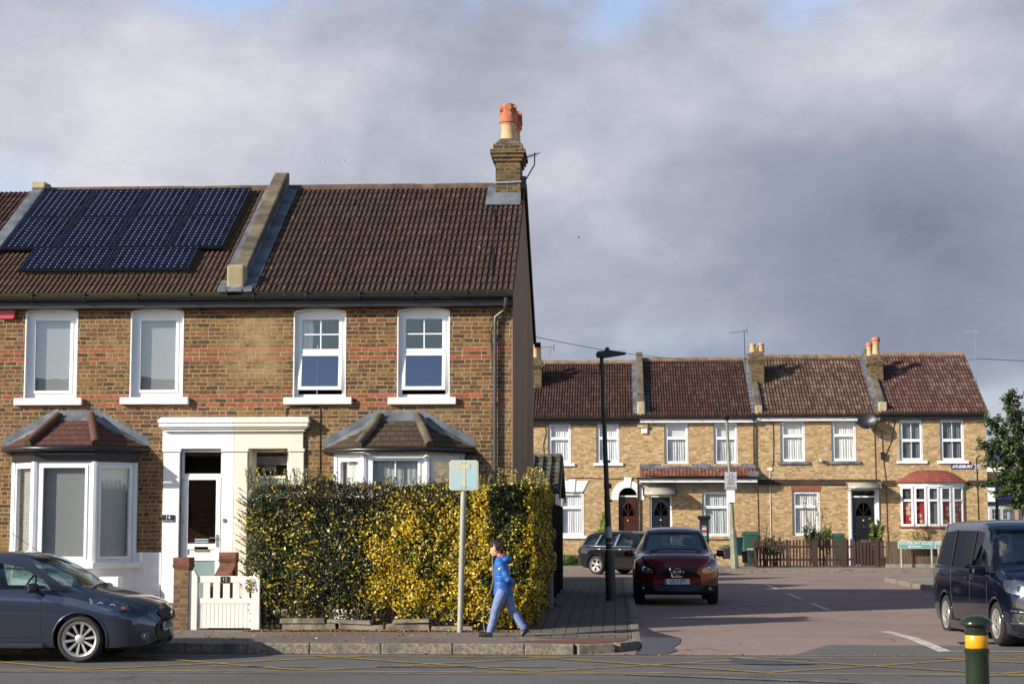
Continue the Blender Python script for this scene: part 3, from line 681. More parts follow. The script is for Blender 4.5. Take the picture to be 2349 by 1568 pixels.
def ridge_tiles(house, a, b, r=.10, mat='ridge', seg=.45, name='ridge'):
    a = Vector(a); b = Vector(b); L_ = (b-a).length; n = max(1, round(L_/seg)); d = (b-a)/n
    ax = d.normalized(); side = ax.cross(Vector((0, 0, 1))).normalized(); up = side.cross(ax)
    mb = MB(); rr = random.Random(5)
    for k in range(n):
        p = a+d*k+d*.008; q = a+d*(k+1)-d*.008; dz = up*rr.uniform(-.006, .006); b0 = len(mb.v); m = 8
        for c in (p, q):
            for rad in (r, r-.03):
                for j in range(m+1):
                    t = math.pi*(-.08+1.16*j/m); mb.v.append(tuple(c+dz+side*math.cos(t)*rad+up*(math.sin(t)*rad-.03)))
        M1 = m+1
        for j in range(m):
            mb.face(b0+j, b0+j+1, b0+2*M1+j+1, b0+2*M1+j); mb.face(b0+M1+j, b0+M1+j+1, b0+3*M1+j+1, b0+3*M1+j)
            mb.face(b0+j, b0+j+1, b0+M1+j+1, b0+M1+j); mb.face(b0+2*M1+j, b0+2*M1+j+1, b0+3*M1+j+1, b0+3*M1+j)
    return mb.build(name, K[mat], house)
def gutter(house, x0, x1, y, z, r=.055, mat='black_gloss', name='gutter', brk=True):
    mb = MB(); n = 8
    b = len(mb.v)
    for x in (x0, x1):
        for rad in (r, r-.006):
            for j in range(n+1):
                t = math.pi+math.pi*j/n; mb.v.append((x, y+math.cos(t)*rad, z+math.sin(t)*rad))
    m = n+1
    for j in range(n):
        mb.face(b+j, b+j+1, b+2*m+j+1, b+2*m+j); mb.face(b+m+j, b+m+j+1, b+3*m+j+1, b+3*m+j)
        mb.face(b+j, b+j+1, b+m+j+1, b+m+j); mb.face(b+2*m+j, b+2*m+j+1, b+3*m+j+1, b+3*m+j)
    mb.box(x0, x1, y-r, y-r+.006, z-.003, z+.008); mb.box(x0, x1, y+r-.006, y+r, z-.003, z+.008)
    if brk:
        k = x0+.35
        while k < x1:
            mb.tube([(k-.018, y, z-.005), (k+.018, y, z-.005)], r+.012, 12); k += .95
    return mb.build(name, K[mat], house, smooth=True, angle=40)
def chimney(house, x0, x1, y0, y1, zb, zt, mat, pots, neck=None, aerial=None, corbel=3, cm='stone_cope'):
    mb = MB(); mb.box(x0, x1, y0, y1, zb, zt-.34)
    o = 0; z = zt-.34
    for k in range(corbel):
        o += .035; mb.box(x0-o, x1+o, y0-o, y1+o, z, z+.075); z += .075
    mb.box(x0-o+.06, x1+o-.06, y0-o+.06, y1+o-.06, z, zt)
    st = mb.build('chimney_stack', K[mat], house)
    fl = MB(); cx, cy = (x0+x1)/2, (y0+y1)/2; wx, wy = (x1-x0)/2+o-.07, (y1-y0)/2+o-.07
    fl.hexa([(cx-wx, cy-wy, zt), (cx+wx, cy-wy, zt), (cx+wx, cy+wy, zt), (cx-wx, cy+wy, zt), (cx-wx*.55, cy-wy*.8, zt+.14), (cx+wx*.55, cy-wy*.8, zt+.14), (cx+wx*.55, cy+wy*.8, zt+.14), (cx-wx*.55, cy+wy*.8, zt+.14)])
    bevel(fl.build('flaunching', K[cm], st), .03, 2)
    for (px, py, r, h, kind) in pots:
        p = MB(); r *= 1.0
        p.lathe([(r*1.12, 0), (r*1.08, .05), (r*.98, .1), (r*.92, h*.8), (r*1.0, h*.86), (r*1.08, h*.9), (r*1.02, h*.93), (r*1.02, h), (r*.8, h), (r*.78, h*.5)], (px, py, zt+.10), 20, cap=False)
        pt = p.build('chimney_pot', K['pot'], st, smooth=True, angle=50)
        if kind == 'louvre':
            q = MB(); zz = zt+.10+h
            q.lathe([(r*.9, -.05), (r*1.2, -.02), (r*1.22, .12), (r*.8, .16)], (px, py, zz), 20)
            for (dz, rr_, ln) in ((.13, .080, .33), (.27, .078, .32)):
                q.tube([(px-ln/2-.01, py, zz+dz), (px+ln/2, py, zz+dz+.01)], rr_, 14)
                q.tube([(px, py-.18, zz+dz), (px, py+.18, zz+dz)], rr_*.9, 12)
            q.lathe([(r*.75, 0), (r*.75, .34)], (px, py, zz+.02), 16)
            q.build('pot_cowl', K['terracotta'], pt, smooth=True, angle=45)
        elif kind == 'crown':
            q = MB(); zz = zt+.10+h; q.lathe([(r*1.0, 0), (r*1.25, .03), (r*1.25, .12), (r*1.05, .17), (r*.85, .17), (r*.8, .02)], (px, py, zz), 20, cap=False)
            q.build('pot_cowl', K['terracotta'], pt, smooth=True, angle=45)
    return st
def aerial(label, foot, top, yagi_dir, n=7, grp=None, mount=None, boom=.55, mat='iron', reflector=True):
    """television aerial: mast with a small boom carrying crossbars"""
    t = thing('television_aerial', label, 'aerial', foot, grp)
    m = MB(); pts = [foot]+([mount] if mount else [])+[top]; m.tube(pts, .014, 6)
    m.build('mast', K[mat], t)
    b = MB(); top = Vector(top); d = Vector(yagi_dir).normalized(); side = d.cross(Vector((0, 0, 1))).normalized(); c = top-Vector((0, 0, .04))
    b.bar(c-d*.12, c+d*boom, .018, .018)
    for k in range(n):
        p = c+d*(.02+(boom-.05)*k/(n-1)); w = .17-.008*k; b.bar(p-side*w, p+side*w, .006, .006)
    b.build('boom', K[mat], t)
    if reflector:
        r = MB()
        for k in range(6):
            z = -.13+.052*k; r.bar(c-d*.12-side*.16+Vector((0, 0, z)), c-d*.12+side*.16+Vector((0, 0, z)), .007, .007)
        for sgn in (-1, 1): r.bar(c-d*.12+side*.12*sgn+Vector((0, 0, -.14)), c-d*.12+side*.12*sgn+Vector((0, 0, .14)), .009, .009)
        r.build('reflector', K[mat], t)
    return t
def dish(label, c, r, face, arm_to, grp=None, mat='iron', k=None):
    t = thing('satellite_dish', label, 'satellite dish', arm_to, grp)
    m = MB(); n = 24; prof = [(r*.02, .0), (r*.4, -.02*r*2), (r*.75, -.09*r*2), (r, -.17*r*2)]
    m.lathe([(a, -h) for a, h in prof]+[(r*1.01, .17*r*2+.008), (r*.75, .09*r*2+.012), (r*.02, .012)], (0, 0, 0), n, 'z', cap=True)
    q = Vector(face).normalized().to_track_quat('Z', 'Y').to_matrix().to_4x4()
    xf(m, Matrix.Translation(Vector(c)) @ q @ Matrix.Diagonal((1.0, .88, 1, 1)))
    m.build('reflector', K[mat], t, smooth=True, angle=60)
    a = MB(); f = Vector(face).normalized(); c = Vector(c); lnb = c+f*(r*1.15)-Vector((0, 0, r*.55))
    a.bar(c-Vector((0, 0, r*.8)), lnb, .02, .02); a.lathe([(.03, 0), (.035, .05), (.02, .09)], tuple(lnb-f*.02), 10)
    a.bar(c-f*.02, Vector(arm_to), .035, .035)
    a.build('arm', K['iron'], t)
    return t
def steps_lead(mb, x0, z0, x1, z1, Y, n=9, w=.12, proud=.006):
    """stepped lead flashing cut into the brick courses, running from (x0,z0) up to (x1,z1)"""
    for k in range(n):
        xa = x0+(x1-x0)*k/n; xb = x0+(x1-x0)*(k+1.25)/n; za = z0+(z1-z0)*k/n; zb = z0+(z1-z0)*(k+1)/n
        mb.prism([(xa, za-.02), (xb, zb-.02), (xb, zb+w*.9), (xa+(xb-xa)*.15, zb+w*.62), (xa, za+w*.15)], Y-proud-.0007*k, Y+.01, 'y')
# ---------------------------------------------------------------- the near pair of houses
Y0 = 32.3; ZG = .15
XB = FX(540, Y0); XR = FX(1176, Y0, 900); XL = XB-(XR-XB)
YE = Y0-.24; YRG = Y0+4.2
ZE = FZ(667, YE, 900)
ZR = FZ(433, YRG, 900)
TANR = (ZR-ZE)/(YRG-YE); ANG = math.atan(TANR)
def roof_z(y): return ZE+(y-YE)*TANR
def roof_hit(px, py, lift=0.):     # measured point on the near roof plane
    d = ray(px, py); o = Vector((0, 0, CAMH)); n = Vector((0, -math.sin(ANG), math.cos(ANG))); p0 = Vector((0, YE, ZE))+n*lift
    t = (p0-o).dot(n)/d.dot(n); return o+d*t
h12 = thing('brick_house', 'end terrace brick house with brown tiled roof, cream door surround and tall chimney', 'house', (XB, Y0, 0), 'near brick houses')
h14 = thing('brick_house', 'brick house with solar panels on its roof, white door surround and white bay window', 'house', (XB, Y0, 0), 'near brick houses')
def op(xa, xb, yt, yb, rise=.05, Y=Y0): return (FX(xa, Y, 800), FX(xb, Y, 800), FZ(yb, Y, (xa+xb)/2), FZ(yt, Y, (xa+xb)/2), rise)
W1 = op(57, 178, 713, 913); W2 = op(299, 421, 713, 911); W3 = op(673, 794, 713, 911); W4 = op(911, 1032, 711, 911)
D14 = (FX(413, Y0, 1200), FX(510, Y0, 1200), .30, FZ(1030, Y0, 460), 0); D12 = (FX(568, Y0, 1200), FX(663, Y0, 1200), .30, FZ(1027, Y0, 615), 0)
TW = .28
w = MB(); wall_holes(w, XB, XR, ZG-.3, ZE-.0, Y0, TW, [W3, W4, D12])
w.prism([(Y0+.001, ZG-.3), (Y0+8.4, ZG-.3), (Y0+8.4, ZE-.02), (YRG, ZR-.06), (Y0+.001, ZE-.0+.05)], XR-TW, XR-.02, 'x')
w.build('wall', K['brick_near'], h12); w = MB(); w.box(XB+.14, XR-TW, Y0+8.1, Y0+8.4, ZG-.3, ZE); w.build('rear_wall', K['brick_near'], h12)
g = MB(); g.prism([(Y0-.003, ZG-.3), (Y0+8.41, ZG-.3), (Y0+8.41, ZE-.03), (YRG, ZR-.075), (Y0-.003, ZE-.02)], XR-.02, XR, 'x'); g.build('rendered_gable', K['brick_side'], h12)
w = MB(); wall_holes(w, XL, XB, ZG-.3, ZE, Y0, TW, [W1, W2, D14]); w.build('wall', K['brick_near'], h14); w = MB(); w.box(XL, XB-.14, Y0+8.1, Y0+8.4, ZG-.3, ZE); w.build('rear_wall', K['brick_near'], h14)
w = MB(); w.prism([(Y0+TW, ZG-.3), (Y0+8.1, ZG-.3), (Y0+8.1, ZE), (YRG, ZR-.1), (Y0+TW, ZE)], XB-.12, XB+.12, 'x'); w.build('party_wall', K['brick_side'], h14)
for h, a, b in ((h12, XB+.12, XR-TW), (h14, XL, XB-.12)):
    f = MB(); f.box(a, b, Y0+TW, Y0+8.1, 2.95, 3.1); f.build('floor_slab', K['concrete'], h)
# roofs
VR = XR+.03
tile_roof('tiled_roof', h12, (XB+.13, YE-.05, ZE-.03), (VR, YE-.05, ZE-.03), (XB+.13, YRG, ZR), (VR, YRG, ZR), 'tile_near', course=.332)
tile_roof('tiled_roof', h14, (XL+.13, YE-.05, ZE-.03), (XB-.13, YE-.05, ZE-.03), (XL+.13, YRG, ZR), (XB-.13, YRG, ZR), 'tile_left', course=.332)
for h, a, b in ((h12, XB, XR+.05), (h14, XL, XB)):
    m = MB(); m.prism([(YRG, ZR+.01), (YRG, ZR-.05), (Y0+8.65, ZE-.08), (Y0+8.65, ZE-.0)], a, b, 'x'); m.build('rear_roof', K['tile_near'], h)
ridge_tiles(h12, (XB+.16, YRG, ZR+.03), (XR-.5, YRG, ZR+.03)); ridge_tiles(h14, (XL+.16, YRG, ZR+.03), (XB-.16, YRG, ZR+.03))
m = MB(); m.bar((VR+.01, Y0+8.6, ZE-.06), (VR+.01, YRG, ZR-.0), .03, .17); m.tube([(VR-.02, Y0+8.68, ZE-.1), (VR+.12, Y0+8.68, ZE-.1)], .06, 10); m.build('bargeboard', K['black'], h12)
# raised party wall between the two roofs
def parapet(house, x0, x1, ya, yb, za, zb, lift=.30, mat='stone_cope', cap=True, kneel='stone_pale'):
    s = (zb-za)/(yb-ya); m = MB()
    m.prism([(ya, za-.25), (yb+.12, zb-.25), (yb+.12, zb+lift+.12), (yb-.10, zb+lift+.07), (ya, za+lift)], x0, x1, 'x')
    p = m.build('parapet', K[mat], house); bevel(p, .03, 2)
    k = MB(); k.box(x0-.02, x1+.02, ya-.10, ya+.22, za-.12, za+lift+.16); bevel(k.build('kneeler', K[kneel], house), .05, 3)
    return p
PX0, PX1 = XB-.14, XB+.14
parapet(h12, PX0, PX1, YE+.12, YRG, ZE+.1, ZR+.02, .24)
def flashing(house, x0, x1, ya, yb, za, zb, up=.14, side=1, n=5, name='lead_flashing'):
    m = MB()
    for k in range(n):
        a, b = k/n, (k+1.04)/n; pa = (ya+(yb-ya)*a, za+(zb-za)*a); pb = (ya+(yb-ya)*min(b, 1), za+(zb-za)*min(b, 1)); dz = .006*(n-k)/n+.008*(k % 2)
        xi, xo = (x0, x1) if side > 0 else (x1, x0)
        m.poly([(xi, pa[0], pa[1]+up), (xi, pb[0], pb[1]+up), (xi, pb[0], pb[1]+.05+dz), (xi, pa[0], pa[1]+.05+dz)])
        m.poly([(xi, pa[0], pa[1]+.05+dz), (xi, pb[0], pb[1]+.05+dz), (xo, pb[0], pb[1]+.045+dz), (xo, pa[0], pa[1]+.045+dz)])
    o = m.build(name, K['lead'], house); sd = o.modifiers.new('t', 'SOLIDIFY'); sd.thickness = .006; return o
flashing(h12, PX1+.012, PX1+.22, YE-.02, YRG, ZE+.0, ZR+.02, .22)
flashing(h14, PX0-.17, PX0-.012, YE+.9, YRG, ZE+.02+.9*TANR, ZR+.02, .16, side=-1)
m = MB()
for (xa, xb, dz) in ((PX0-.16, PX0+.02, 0), (PX0-.0, PX1+.03, .004), (PX1, PX1+.18, .002)):
    m.hexa([(xa, YE-.09, ZE-.005+dz), (xb, YE-.09, ZE-.005+dz), (xb, YE+.25, ZE+.2+dz), (xa, YE+.25, ZE+.2+dz), (xa, YE-.09, ZE+.035+dz), (xb, YE-.09, ZE+.035+dz), (xb, YE+.25, ZE+.24+dz), (xa, YE+.25, ZE+.24+dz)])
m.build('lead_apron', K['lead'], h12)
# chimney
cp = roof_hit(1160, 466); CY = cp.y
chim = chimney(h12, XR-.53, XR-.04, CY, CY+.95, roof_z(CY)-.6, FZ(331, CY, 1160), 'brick_stack',
        [(XR-.29, CY+.25, .155, .40, 'louvre'), (XR-.20, CY+.72, .13, .36, 'louvre')])
m = MB(); a = roof_z(CY)
m.poly([(XR-.56, CY-.008, a+.22), (XR-.03, CY-.008, a+.22), (XR-.03, CY-.012, a+.06), (XR-.56, CY-.012, a+.06)])
m.poly([(XR-.56, CY-.012, a+.06), (XR-.03, CY-.012, a+.06), (XR-.03, CY-.22, a-.07), (XR-.56, CY-.22, a-.07)])
m.poly([(XR-.72, CY-.22, a-.065), (XR-.56, CY-.22, a-.065), (XR-.56, YRG, ZR+.06), (XR-.72, YRG, ZR+.06)])
m.poly([(XR-.54, CY-.0, a+.1), (XR-.54, YRG, ZR+.1), (XR-.54, YRG, ZR+.3), (XR-.54, CY, a+.3)])
o = m.build('chimney_flashing', K['lead'], h12); o.modifiers.new('t', 'SOLIDIFY').thickness = .008
m = MB(); m.bar((XR-.55, CY-.02, 8.62), (XR-.02, CY-.02, 8.64), .02, .03); m.build('strap', K['alu'], h12)
# gutters and fascia
for h, a, b in ((h12, XB, XR+.02), (h14, XL, XB)):
    m = MB(); m.box(a, b, YE+.02, YE+.045, ZE-.27, ZE-.06); m.box(a, b, YE+.045, Y0+.02, ZE-.27, ZE-.245); m.build('fascia', K['black'], h)
    gutter(h, a, b, YE-.055, ZE-.085, .065)
m = MB(); gx = FX(1161, YE); m.tube([(gx, YE-.055, ZE-.12), (gx, YE-.055, ZE-.24), (gx-.03, Y0-.10, ZE-.33), (FX(1136, Y0)+.01, Y0-.07, ZE-.46), (FX(1136, Y0), Y0-.07, ZE-.60)], .036, 12)
m.tube([(FX(1136, Y0), Y0-.07, ZE-.56), (FX(1136, Y0), Y0-.07, ZG)], .034, 12)
for z in (5.15, 4.0, 2.7, 1.5): m.tube([(FX(1136, Y0), Y0-.07, z), (FX(1136, Y0), Y0-.07, z+.05)], .043, 12)
dp = m.build('downpipe', K['grey_pipe'], h12, smooth=True, angle=50)
m = MB(); q = FX(1130, Y0)
m.tube([(q+.02, YE-.06, ZE), (q, Y0-.06, ZE-.35), (q-.06, Y0-.02, 5.3), (q+.03, Y0-.02, 4.4), (q-.02, Y0-.02, 3.6), (q, Y0-.02, 2.0)], .007, 5); m.build('cable', K['black'], h12); m = MB()
m.tube([roof_hit(1128, 655, .05), roof_hit(1131, 560, .05), roof_hit(1135, 500, .05), roof_hit(1131, 470, .05)], .008, 5); m.build('cable', K['black'], h12); m = MB()
x_ = FX(734, Y0); m.tube([(x_-.62, Y0-.015, 3.0), (x_-.6, Y0-.015, 3.93), (x_-.5, Y0-.015, 3.98), (x_-.02, Y0-.015, 3.97), (x_, Y0-.015, 3.9), (x_, Y0-.015, 2.3)], .009, 5)
m.build('cable', K['black'], h12)
# window dressings
for h, Wn in ((h14, W1), (h14, W2), (h12, W3), (h12, W4)):
    arch_strip(Wn[0], Wn[1], Wn[3], Wn[4], .20, Y0).build('window_arch', K['voussoir'], h)
    s = MB(); s.box(Wn[0]-.15, Wn[1]+.12, Y0-.10, Y0+.10, Wn[2]-.13, Wn[2]-.002); bevel(s.build('window_sill', K['render_white' if h is h14 else 'old_white'], h), .012, 2)
    # painted reveal
    r = MB(); t = .022; xa, xb, za, zb, ri = Wn; n = 8
    r.box(xa, xa+t, Y0-.005, Y0+.2, za, zb); r.box(xb-t, xb, Y0-.005, Y0+.2, za, zb)
    for k in range(n):
        p = [(xa+(xb-xa)*(k+e)/n, zb+arc_h((k+e)/n, xb-xa, ri)) for e in (0, 1)]
        r.prism([(p[0][0], p[0][1]-t-.004), (p[1][0], p[1][1]-t-.004), (p[1][0], p[1][1]), (p[0][0], p[0][1])], Y0-.005, Y0+.2, 'y')
    r.build('painted_reveal', K['render_white' if h is h14 else 'old_white'], h)
for Wn in (W1, W2):
    window(h14, Wn[0]+.022, Wn[1]-.022, Wn[2], Wn[3]-.026, Y0, [(0, 1, 0, 1, 1, 1)], rise=Wn[4], deep=.10, fw=.085, sw=.055, back=('flat', 'blind'), backy=.2)
for i, Wn in enumerate((W3, W4)):
    window(h12, Wn[0]+.022, Wn[1]-.022, Wn[2], Wn[3]-.026, Y0, [(0, 1, .535, 1, 2, 2), (0, 1, .05, .535, 1, 1, 6.5, 'glass_blue')], rise=Wn[4], deep=.10, fw=.06, sw=.06,
           backs=[('drape', 'net_cream', (0, .3, .45, 1), .03)] if i == 0 else None, backy=.24)
# bay windows
def plain_facet(mb, e0, e1, r0, r1, k=6, tile=.165, lift=.016):
    e0, e1, r0, r1 = map(Vector, (e0, e1, r0, r1)); n = (e1-e0).cross(r0-e0).normalized()
    if n.z < 0: n = -n
    if mb.uv is None: mb.uv = []
    for j in range(k):
        a, b = j/k, (j+1)/k
        p = [e0.lerp(r0, a)+n*lift, e1.lerp(r1, a)+n*lift, e1.lerp(r1, b)+n*.002, e0.lerp(r0, b)+n*.002, e0.lerp(r0, a)-n*.01, e1.lerp(r1, a)-n*.01]
        i = len(mb.v); mb.v += [tuple(q) for q in p]; d = (e1-e0).normalized()
        mb.uv += [((q-e0).dot(d)/tile, j+(.999 if z in (2, 3) else .001)) for z, q in enumerate(p)]
        mb.face(i, i+1, i+2, i+3); mb.face(i+4, i+5, i+1, i)
def seg_T(A, B): # frame running from A to B, local y pointing into the house
    d = Vector((B[0]-A[0], B[1]-A[1], 0)); L_ = d.length; d.normalize(); n = Vector((-d.y, d.x, 0))
    return Matrix(((d.x, n.x, 0, A[0]), (d.y, n.y, 0, A[1]), (0, 0, 1, 0), (0, 0, 0, 1))), L_
def bay(house, cx, hw, hf, p, zs, zh, ze, zt, top, roofmat, hipmat, fascia, cells, backs, wallmat, leadmat='lead', sx=(0, 0), mat='upvc', fasc_h=None):
    P = [(cx-hw, Y0), (cx-hf, Y0-p), (cx+hf, Y0-p), (cx+hw, Y0)]
    def off(d): # outline pushed outward
        k = d*.45
        return [(cx-hw-d*1.1, Y0), (cx-hf-k, Y0-p-d), (cx+hf+k, Y0-p-d), (cx+hw+d*1.1, Y0)]
    b = MB(); b.prism(P, ZG-.1, zs-.10, 'z'); b.build('bay_wall', K[wallmat], house)
    s = MB(); s.prism(off(.12), zs-.10, zs, 'z'); bevel(s.build('bay_sill', K[wallmat], house), .012)
    f = MB(); o = off(.02); f.prism(o, zh, ze-.03, 'z'); f.build('bay_fascia', K[fascia], house)
    for i in range(3):
        T, L_ = seg_T(P[i], P[i+1])
        window(house, .05, L_-.05, zs, zh, 0, cells[i], T=T, fw=.055, sw=.05, deep=.02, mat=mat, name='bay_window', backs=backs[i], backy=.14)
    for q in P[1:3]: c = MB(); c.tube([(q[0], q[1]+.04, zs), (q[0], q[1]+.04, zh)], .062, 8); c.build('bay_post', K[mat], house)
    for q, e in ((P[0], .02), (P[3], -.02)): c = MB(); c.box(q[0]-.03+e, q[0]+.03+e, Y0-.05, Y0, zs, zh); c.build('bay_post', K[mat], house)
    E = off(.17); tp = [(cx-top, Y0+.0, zt), (cx+top, Y0+.0, zt)]
    e3 = [Vector((q[0], q[1], ze)) for q in E]
    r = MB()
    plain_facet(r, e3[1], e3[2], tp[0], tp[1]); plain_facet(r, e3[0], e3[1], tp[0], tp[0]); plain_facet(r, e3[2], e3[3], tp[1], tp[1])
    r.build('bay_roof', K[roofmat], house, fix=False)
    u = MB(); u.prism(E, ze-.02, ze-.005, 'z'); u.build('bay_soffit', K['black'], house)
    for a, t in ((e3[1], tp[0]), (e3[2], tp[1])):
        t = Vector(t); d = (t-a); h = MB(); h.tube([a+Vector((0, -.02, .04)), a+d*.93+Vector((0, -.03, .05))], .075, 10); h.build('hip_tile', K[hipmat], house, smooth=True, angle=60)
    l = MB()
    l.prism([(cx-top-.12, zt-.02), (cx+top+.12, zt-.02), (cx+top+.1, zt+.10), (cx-top-.1, zt+.10)], Y0-.014, Y0+.02, 'y')
    l.hexa([(cx-top-.1, Y0-.15, zt-.09), (cx+top+.1, Y0-.15, zt-.09), (cx+top+.1, Y0, zt-.01), (cx-top-.1, Y0, zt-.01), (cx-top-.1, Y0-.15, zt-.06), (cx+top+.1, Y0-.15, zt-.06), (cx+top+.1, Y0-.01, zt+.03), (cx-top-.1, Y0-.01, zt+.03)])
    steps_lead(l, E[0][0]-.02, ze+.05, cx-top-.08, zt+.03, Y0); steps_lead(l, E[3][0]+.02, ze+.05, cx+top+.08, zt+.03, Y0)
    for sg, q, t in ((-1, e3[0], tp[0]), (1, e3[3], tp[1])):
        t = Vector(t); q2 = q+Vector((-sg*.30, -.16, .03)); t2 = t+Vector((0, -.14, -.0))
        l.poly([tuple(q+Vector((0, -.005, .03))), tuple(q2), tuple(t2), tuple(t+Vector((0, -.005, .06)))])
    l.build('lead_flashing', K['lead'], house)
    gpts = [Vector((E[0][0], Y0, ze-.05)), Vector((E[1][0]-.03, E[1][1]-.05, ze-.05)), Vector((E[2][0]+.03, E[2][1]-.05, ze-.05)), Vector((E[3][0], Y0, ze-.05))]
    g_ = MB(); g_.tube(gpts, .042, 8); g_.build('bay_gutter', K['black_gloss'], house, smooth=True, angle=60)
zs, zh = FZ(1290, Y0-.65, 140), FZ(1058, Y0-.65, 140)
one = [(0, 1, 0, 1, 1, 1)]; blind = [('flat', 'blind')]; b2 = [('flat', 'net_cream')]
bay(h14, -9.62, 1.13, .53, .66, zs, zh, FZ(1021, Y0-.8, 140), FZ(954, Y0, 165), .27, 'plain_red', 'plain_red', 'black', [one, one, one], [blind, blind, b2], 'render_white')
zs2, zh2 = FZ(1250, Y0-.6, 900), FZ(1042, Y0-.6, 900)
bay(h12, -3.80, 1.15, .55, .62, zs2, zh2, FZ(1024, Y0-.8, 900), FZ(955, Y0, 900), .30, 'plain_brown', 'stone_cope', 'white', [[(0, 1, 0, 1, 1, 1)], [(0, 1, 0, 1, 2, 3)], [(0, 1, 0, 1, 1, 3)]],
    [[('drape', 'net_cream')], [('drape', 'net_grey')], [('flat', 'sign_white')]], 'render_white')
# door surrounds
def z_(py, px=540, Y=Y0): return FZ(py, Y, px)
def surround(h, xa, xb, pil, mat, sgn):
    m = MB(); c0, c1 = FX(362, Y0-.2, 980), FX(709, Y0-.2, 980)
    x0, x1 = (c0, XB) if sgn < 0 else (XB, c1)
    e = .0
    zt, zb = z_(962), z_(990)
    for (d, a, b) in ((.13, zb-.0, zb+.05), (.17, zb+.05, zb+.08), (.20, zb+.08, zb+.15), (.22, zb+.15, zt)):
        q = (.22-d)
        m.box(x0+(q if sgn < 0 else 0), x1-(q if sgn > 0 else 0), Y0-d, Y0, a, b)
    m.prism([(Y0-.22, zt), (Y0, zt), (Y0, zt+.05), (Y0-.16, zt+.03)], x0+.02*(sgn < 0), x1-.02*(sgn > 0), 'x')
    f0, f1 = (FX(375, Y0), XB) if sgn < 0 else (XB, FX(697, Y0))
    m.box(f0, f1, Y0-.06, Y0, z_(1029), zb)
    for (a, b) in pil:
        A, B = FX(a, Y0, 1150), FX(b, Y0, 1150)
        A = XB if abs(A-XB) < .06 else A; B = XB if abs(B-XB) < .06 else B
        m.box(A, B, Y0-.055, Y0+.0, ZG, z_(1029)-.055)
        m.box(A-(.02 if A != XB else 0), B+(.02 if B != XB else 0), Y0-.08, Y0, z_(1029)-.055, z_(1029))
    o = m.build('door_surround', K[mat], h); bevel(o, .008, 1, 40); return o
surround(h14, 0, 0, [(375, 413), (510, 540)], 'render_white', -1); surround(h12, 0, 0, [(540, 568), (663, 697)], 'cream', 1)
# white door with number plate, handle, letterbox
xa, xb, za, zb, _ = D14
d = MB(); y = Y0+.05; frame_rect(d, xa, xb, za, zb, .05, y, y+.07); zt = FZ(1092, Y0, 460)
d.box(xa+.05, xb-.05, y, y+.07, zt-.0, zt+.05); d.box(xa+.05, xa+.13, y-.012, y+.05, za, zt); d.box(xb-.13, xb-.05, y-.012, y+.05, za, zt)
zg = FZ(1246, Y0, 460); d.box(xa+.13, xb-.13, y-.01, y+.05, zg-.10, zg); d.box(xa+.13, xb-.13, y-.01, y+.05, zt-.06, zt)
z2 = FZ(1272, Y0, 460); d.box(xa+.13, xb-.13, y-.01, y+.05, z2-.10, z2); d.box(xa+.13, xb-.13, y-.01, y+.05, za, za+.1)
door = d.build('front_door', K['upvc'], h14)
p = MB(); p.box(xa+.05, xb-.05, y+.02, y+.026, zt+.05, zb-.05); p.build('pane', K['glass_dark'], door)
p = MB(); p.box(xa+.13, xb-.13, y+.015, y+.022, zg, zt-.06); p.build('pane', K['glass_door'], door)
p = MB(); p.box(xa+.13, xb-.13, y+.012, y+.02, za+.1, z2-.10); p.build('lower_panel', K['teal_panel'], door)
p = MB(); p.box(xa+.13, xb-.13, y+.012, y+.02, z2, zg-.10); p.build('letter_panel', K['cream'], door)
p = MB(); lx = (xa+xb)/2; p.box(lx-.13, lx+.13, y-.01, y+.012, z2+.06, z2+.15); bevel(p.build('letterbox', K['alu'], door), .006)
p = MB(); hx = xb-.095; p.box(hx-.018, hx+.018, y-.024, y-.012, zg-.06, zg+.16); p.tube([(hx, y-.02, zg+.1), (hx, y-.06, zg+.1), (hx-.13, y-.06, zg+.1)], .010, 8); p.build('handle', K['alu'], door)
for z in (1.0, 1.9, 2.6):
    p = MB(); p.box(xa+.03, xa+.055, y-.02, y, z, z+.1); p.build('hinge', K['alu'], door)
p = MB(); p.box(lx-.12, lx+.12, y+.008, y+.014, zg+.02, zg+.085); st = p.build('door_notice', K['sign_pale'], door)
text('notice_lettering', 'NO JUNK MAIL', .036, (lx, y+.004, zg+.052), K['ink'], door)
b_ = MB(); b_.box(xa+.02, xb-.02, Y0-.35, Y0+.05, ZG, .30); b_.build('door_step', K['concrete'], h14)
b_ = MB(); b_.box(D12[0]-.1, D12[1]+.1, Y0-.35, Y0+.3, ZG, .30); b_.build('door_step', K['concrete'], h12)
p = MB(); lx = FX(391, Y0); zq = FZ(1188, Y0, 391); p.box(lx-.11, lx+.11, Y0-.075, Y0-.055, zq-.06, zq+.06)
pl = single('number_plate', p, K['iron'], 'small dark slate house number plate reading 14 on white pilaster', 'number plate', (lx, Y0-.06, zq))
text('number', '14', .095, (lx, Y0-.078, zq+.012), K['sign_white'], pl).location = (0, 0, 0)
for c_ in list(pl.children): c_.data.transform(Matrix.Translation((-lx, -(Y0-.06), -zq)))
t_ = text('house_name', 'Denver House', .034, (lx, Y0-.078, zq-.042), K['sign_white'], None); t_.data.transform(Matrix.Translation((-lx, -(Y0-.06), -zq))); t_.parent = pl
p = MB(); p.box(FX(516, Y0), FX(521, Y0), Y0-.08, Y0-.055, 1.93, 1.99); p.build('door_bell', K['alu'], h14)
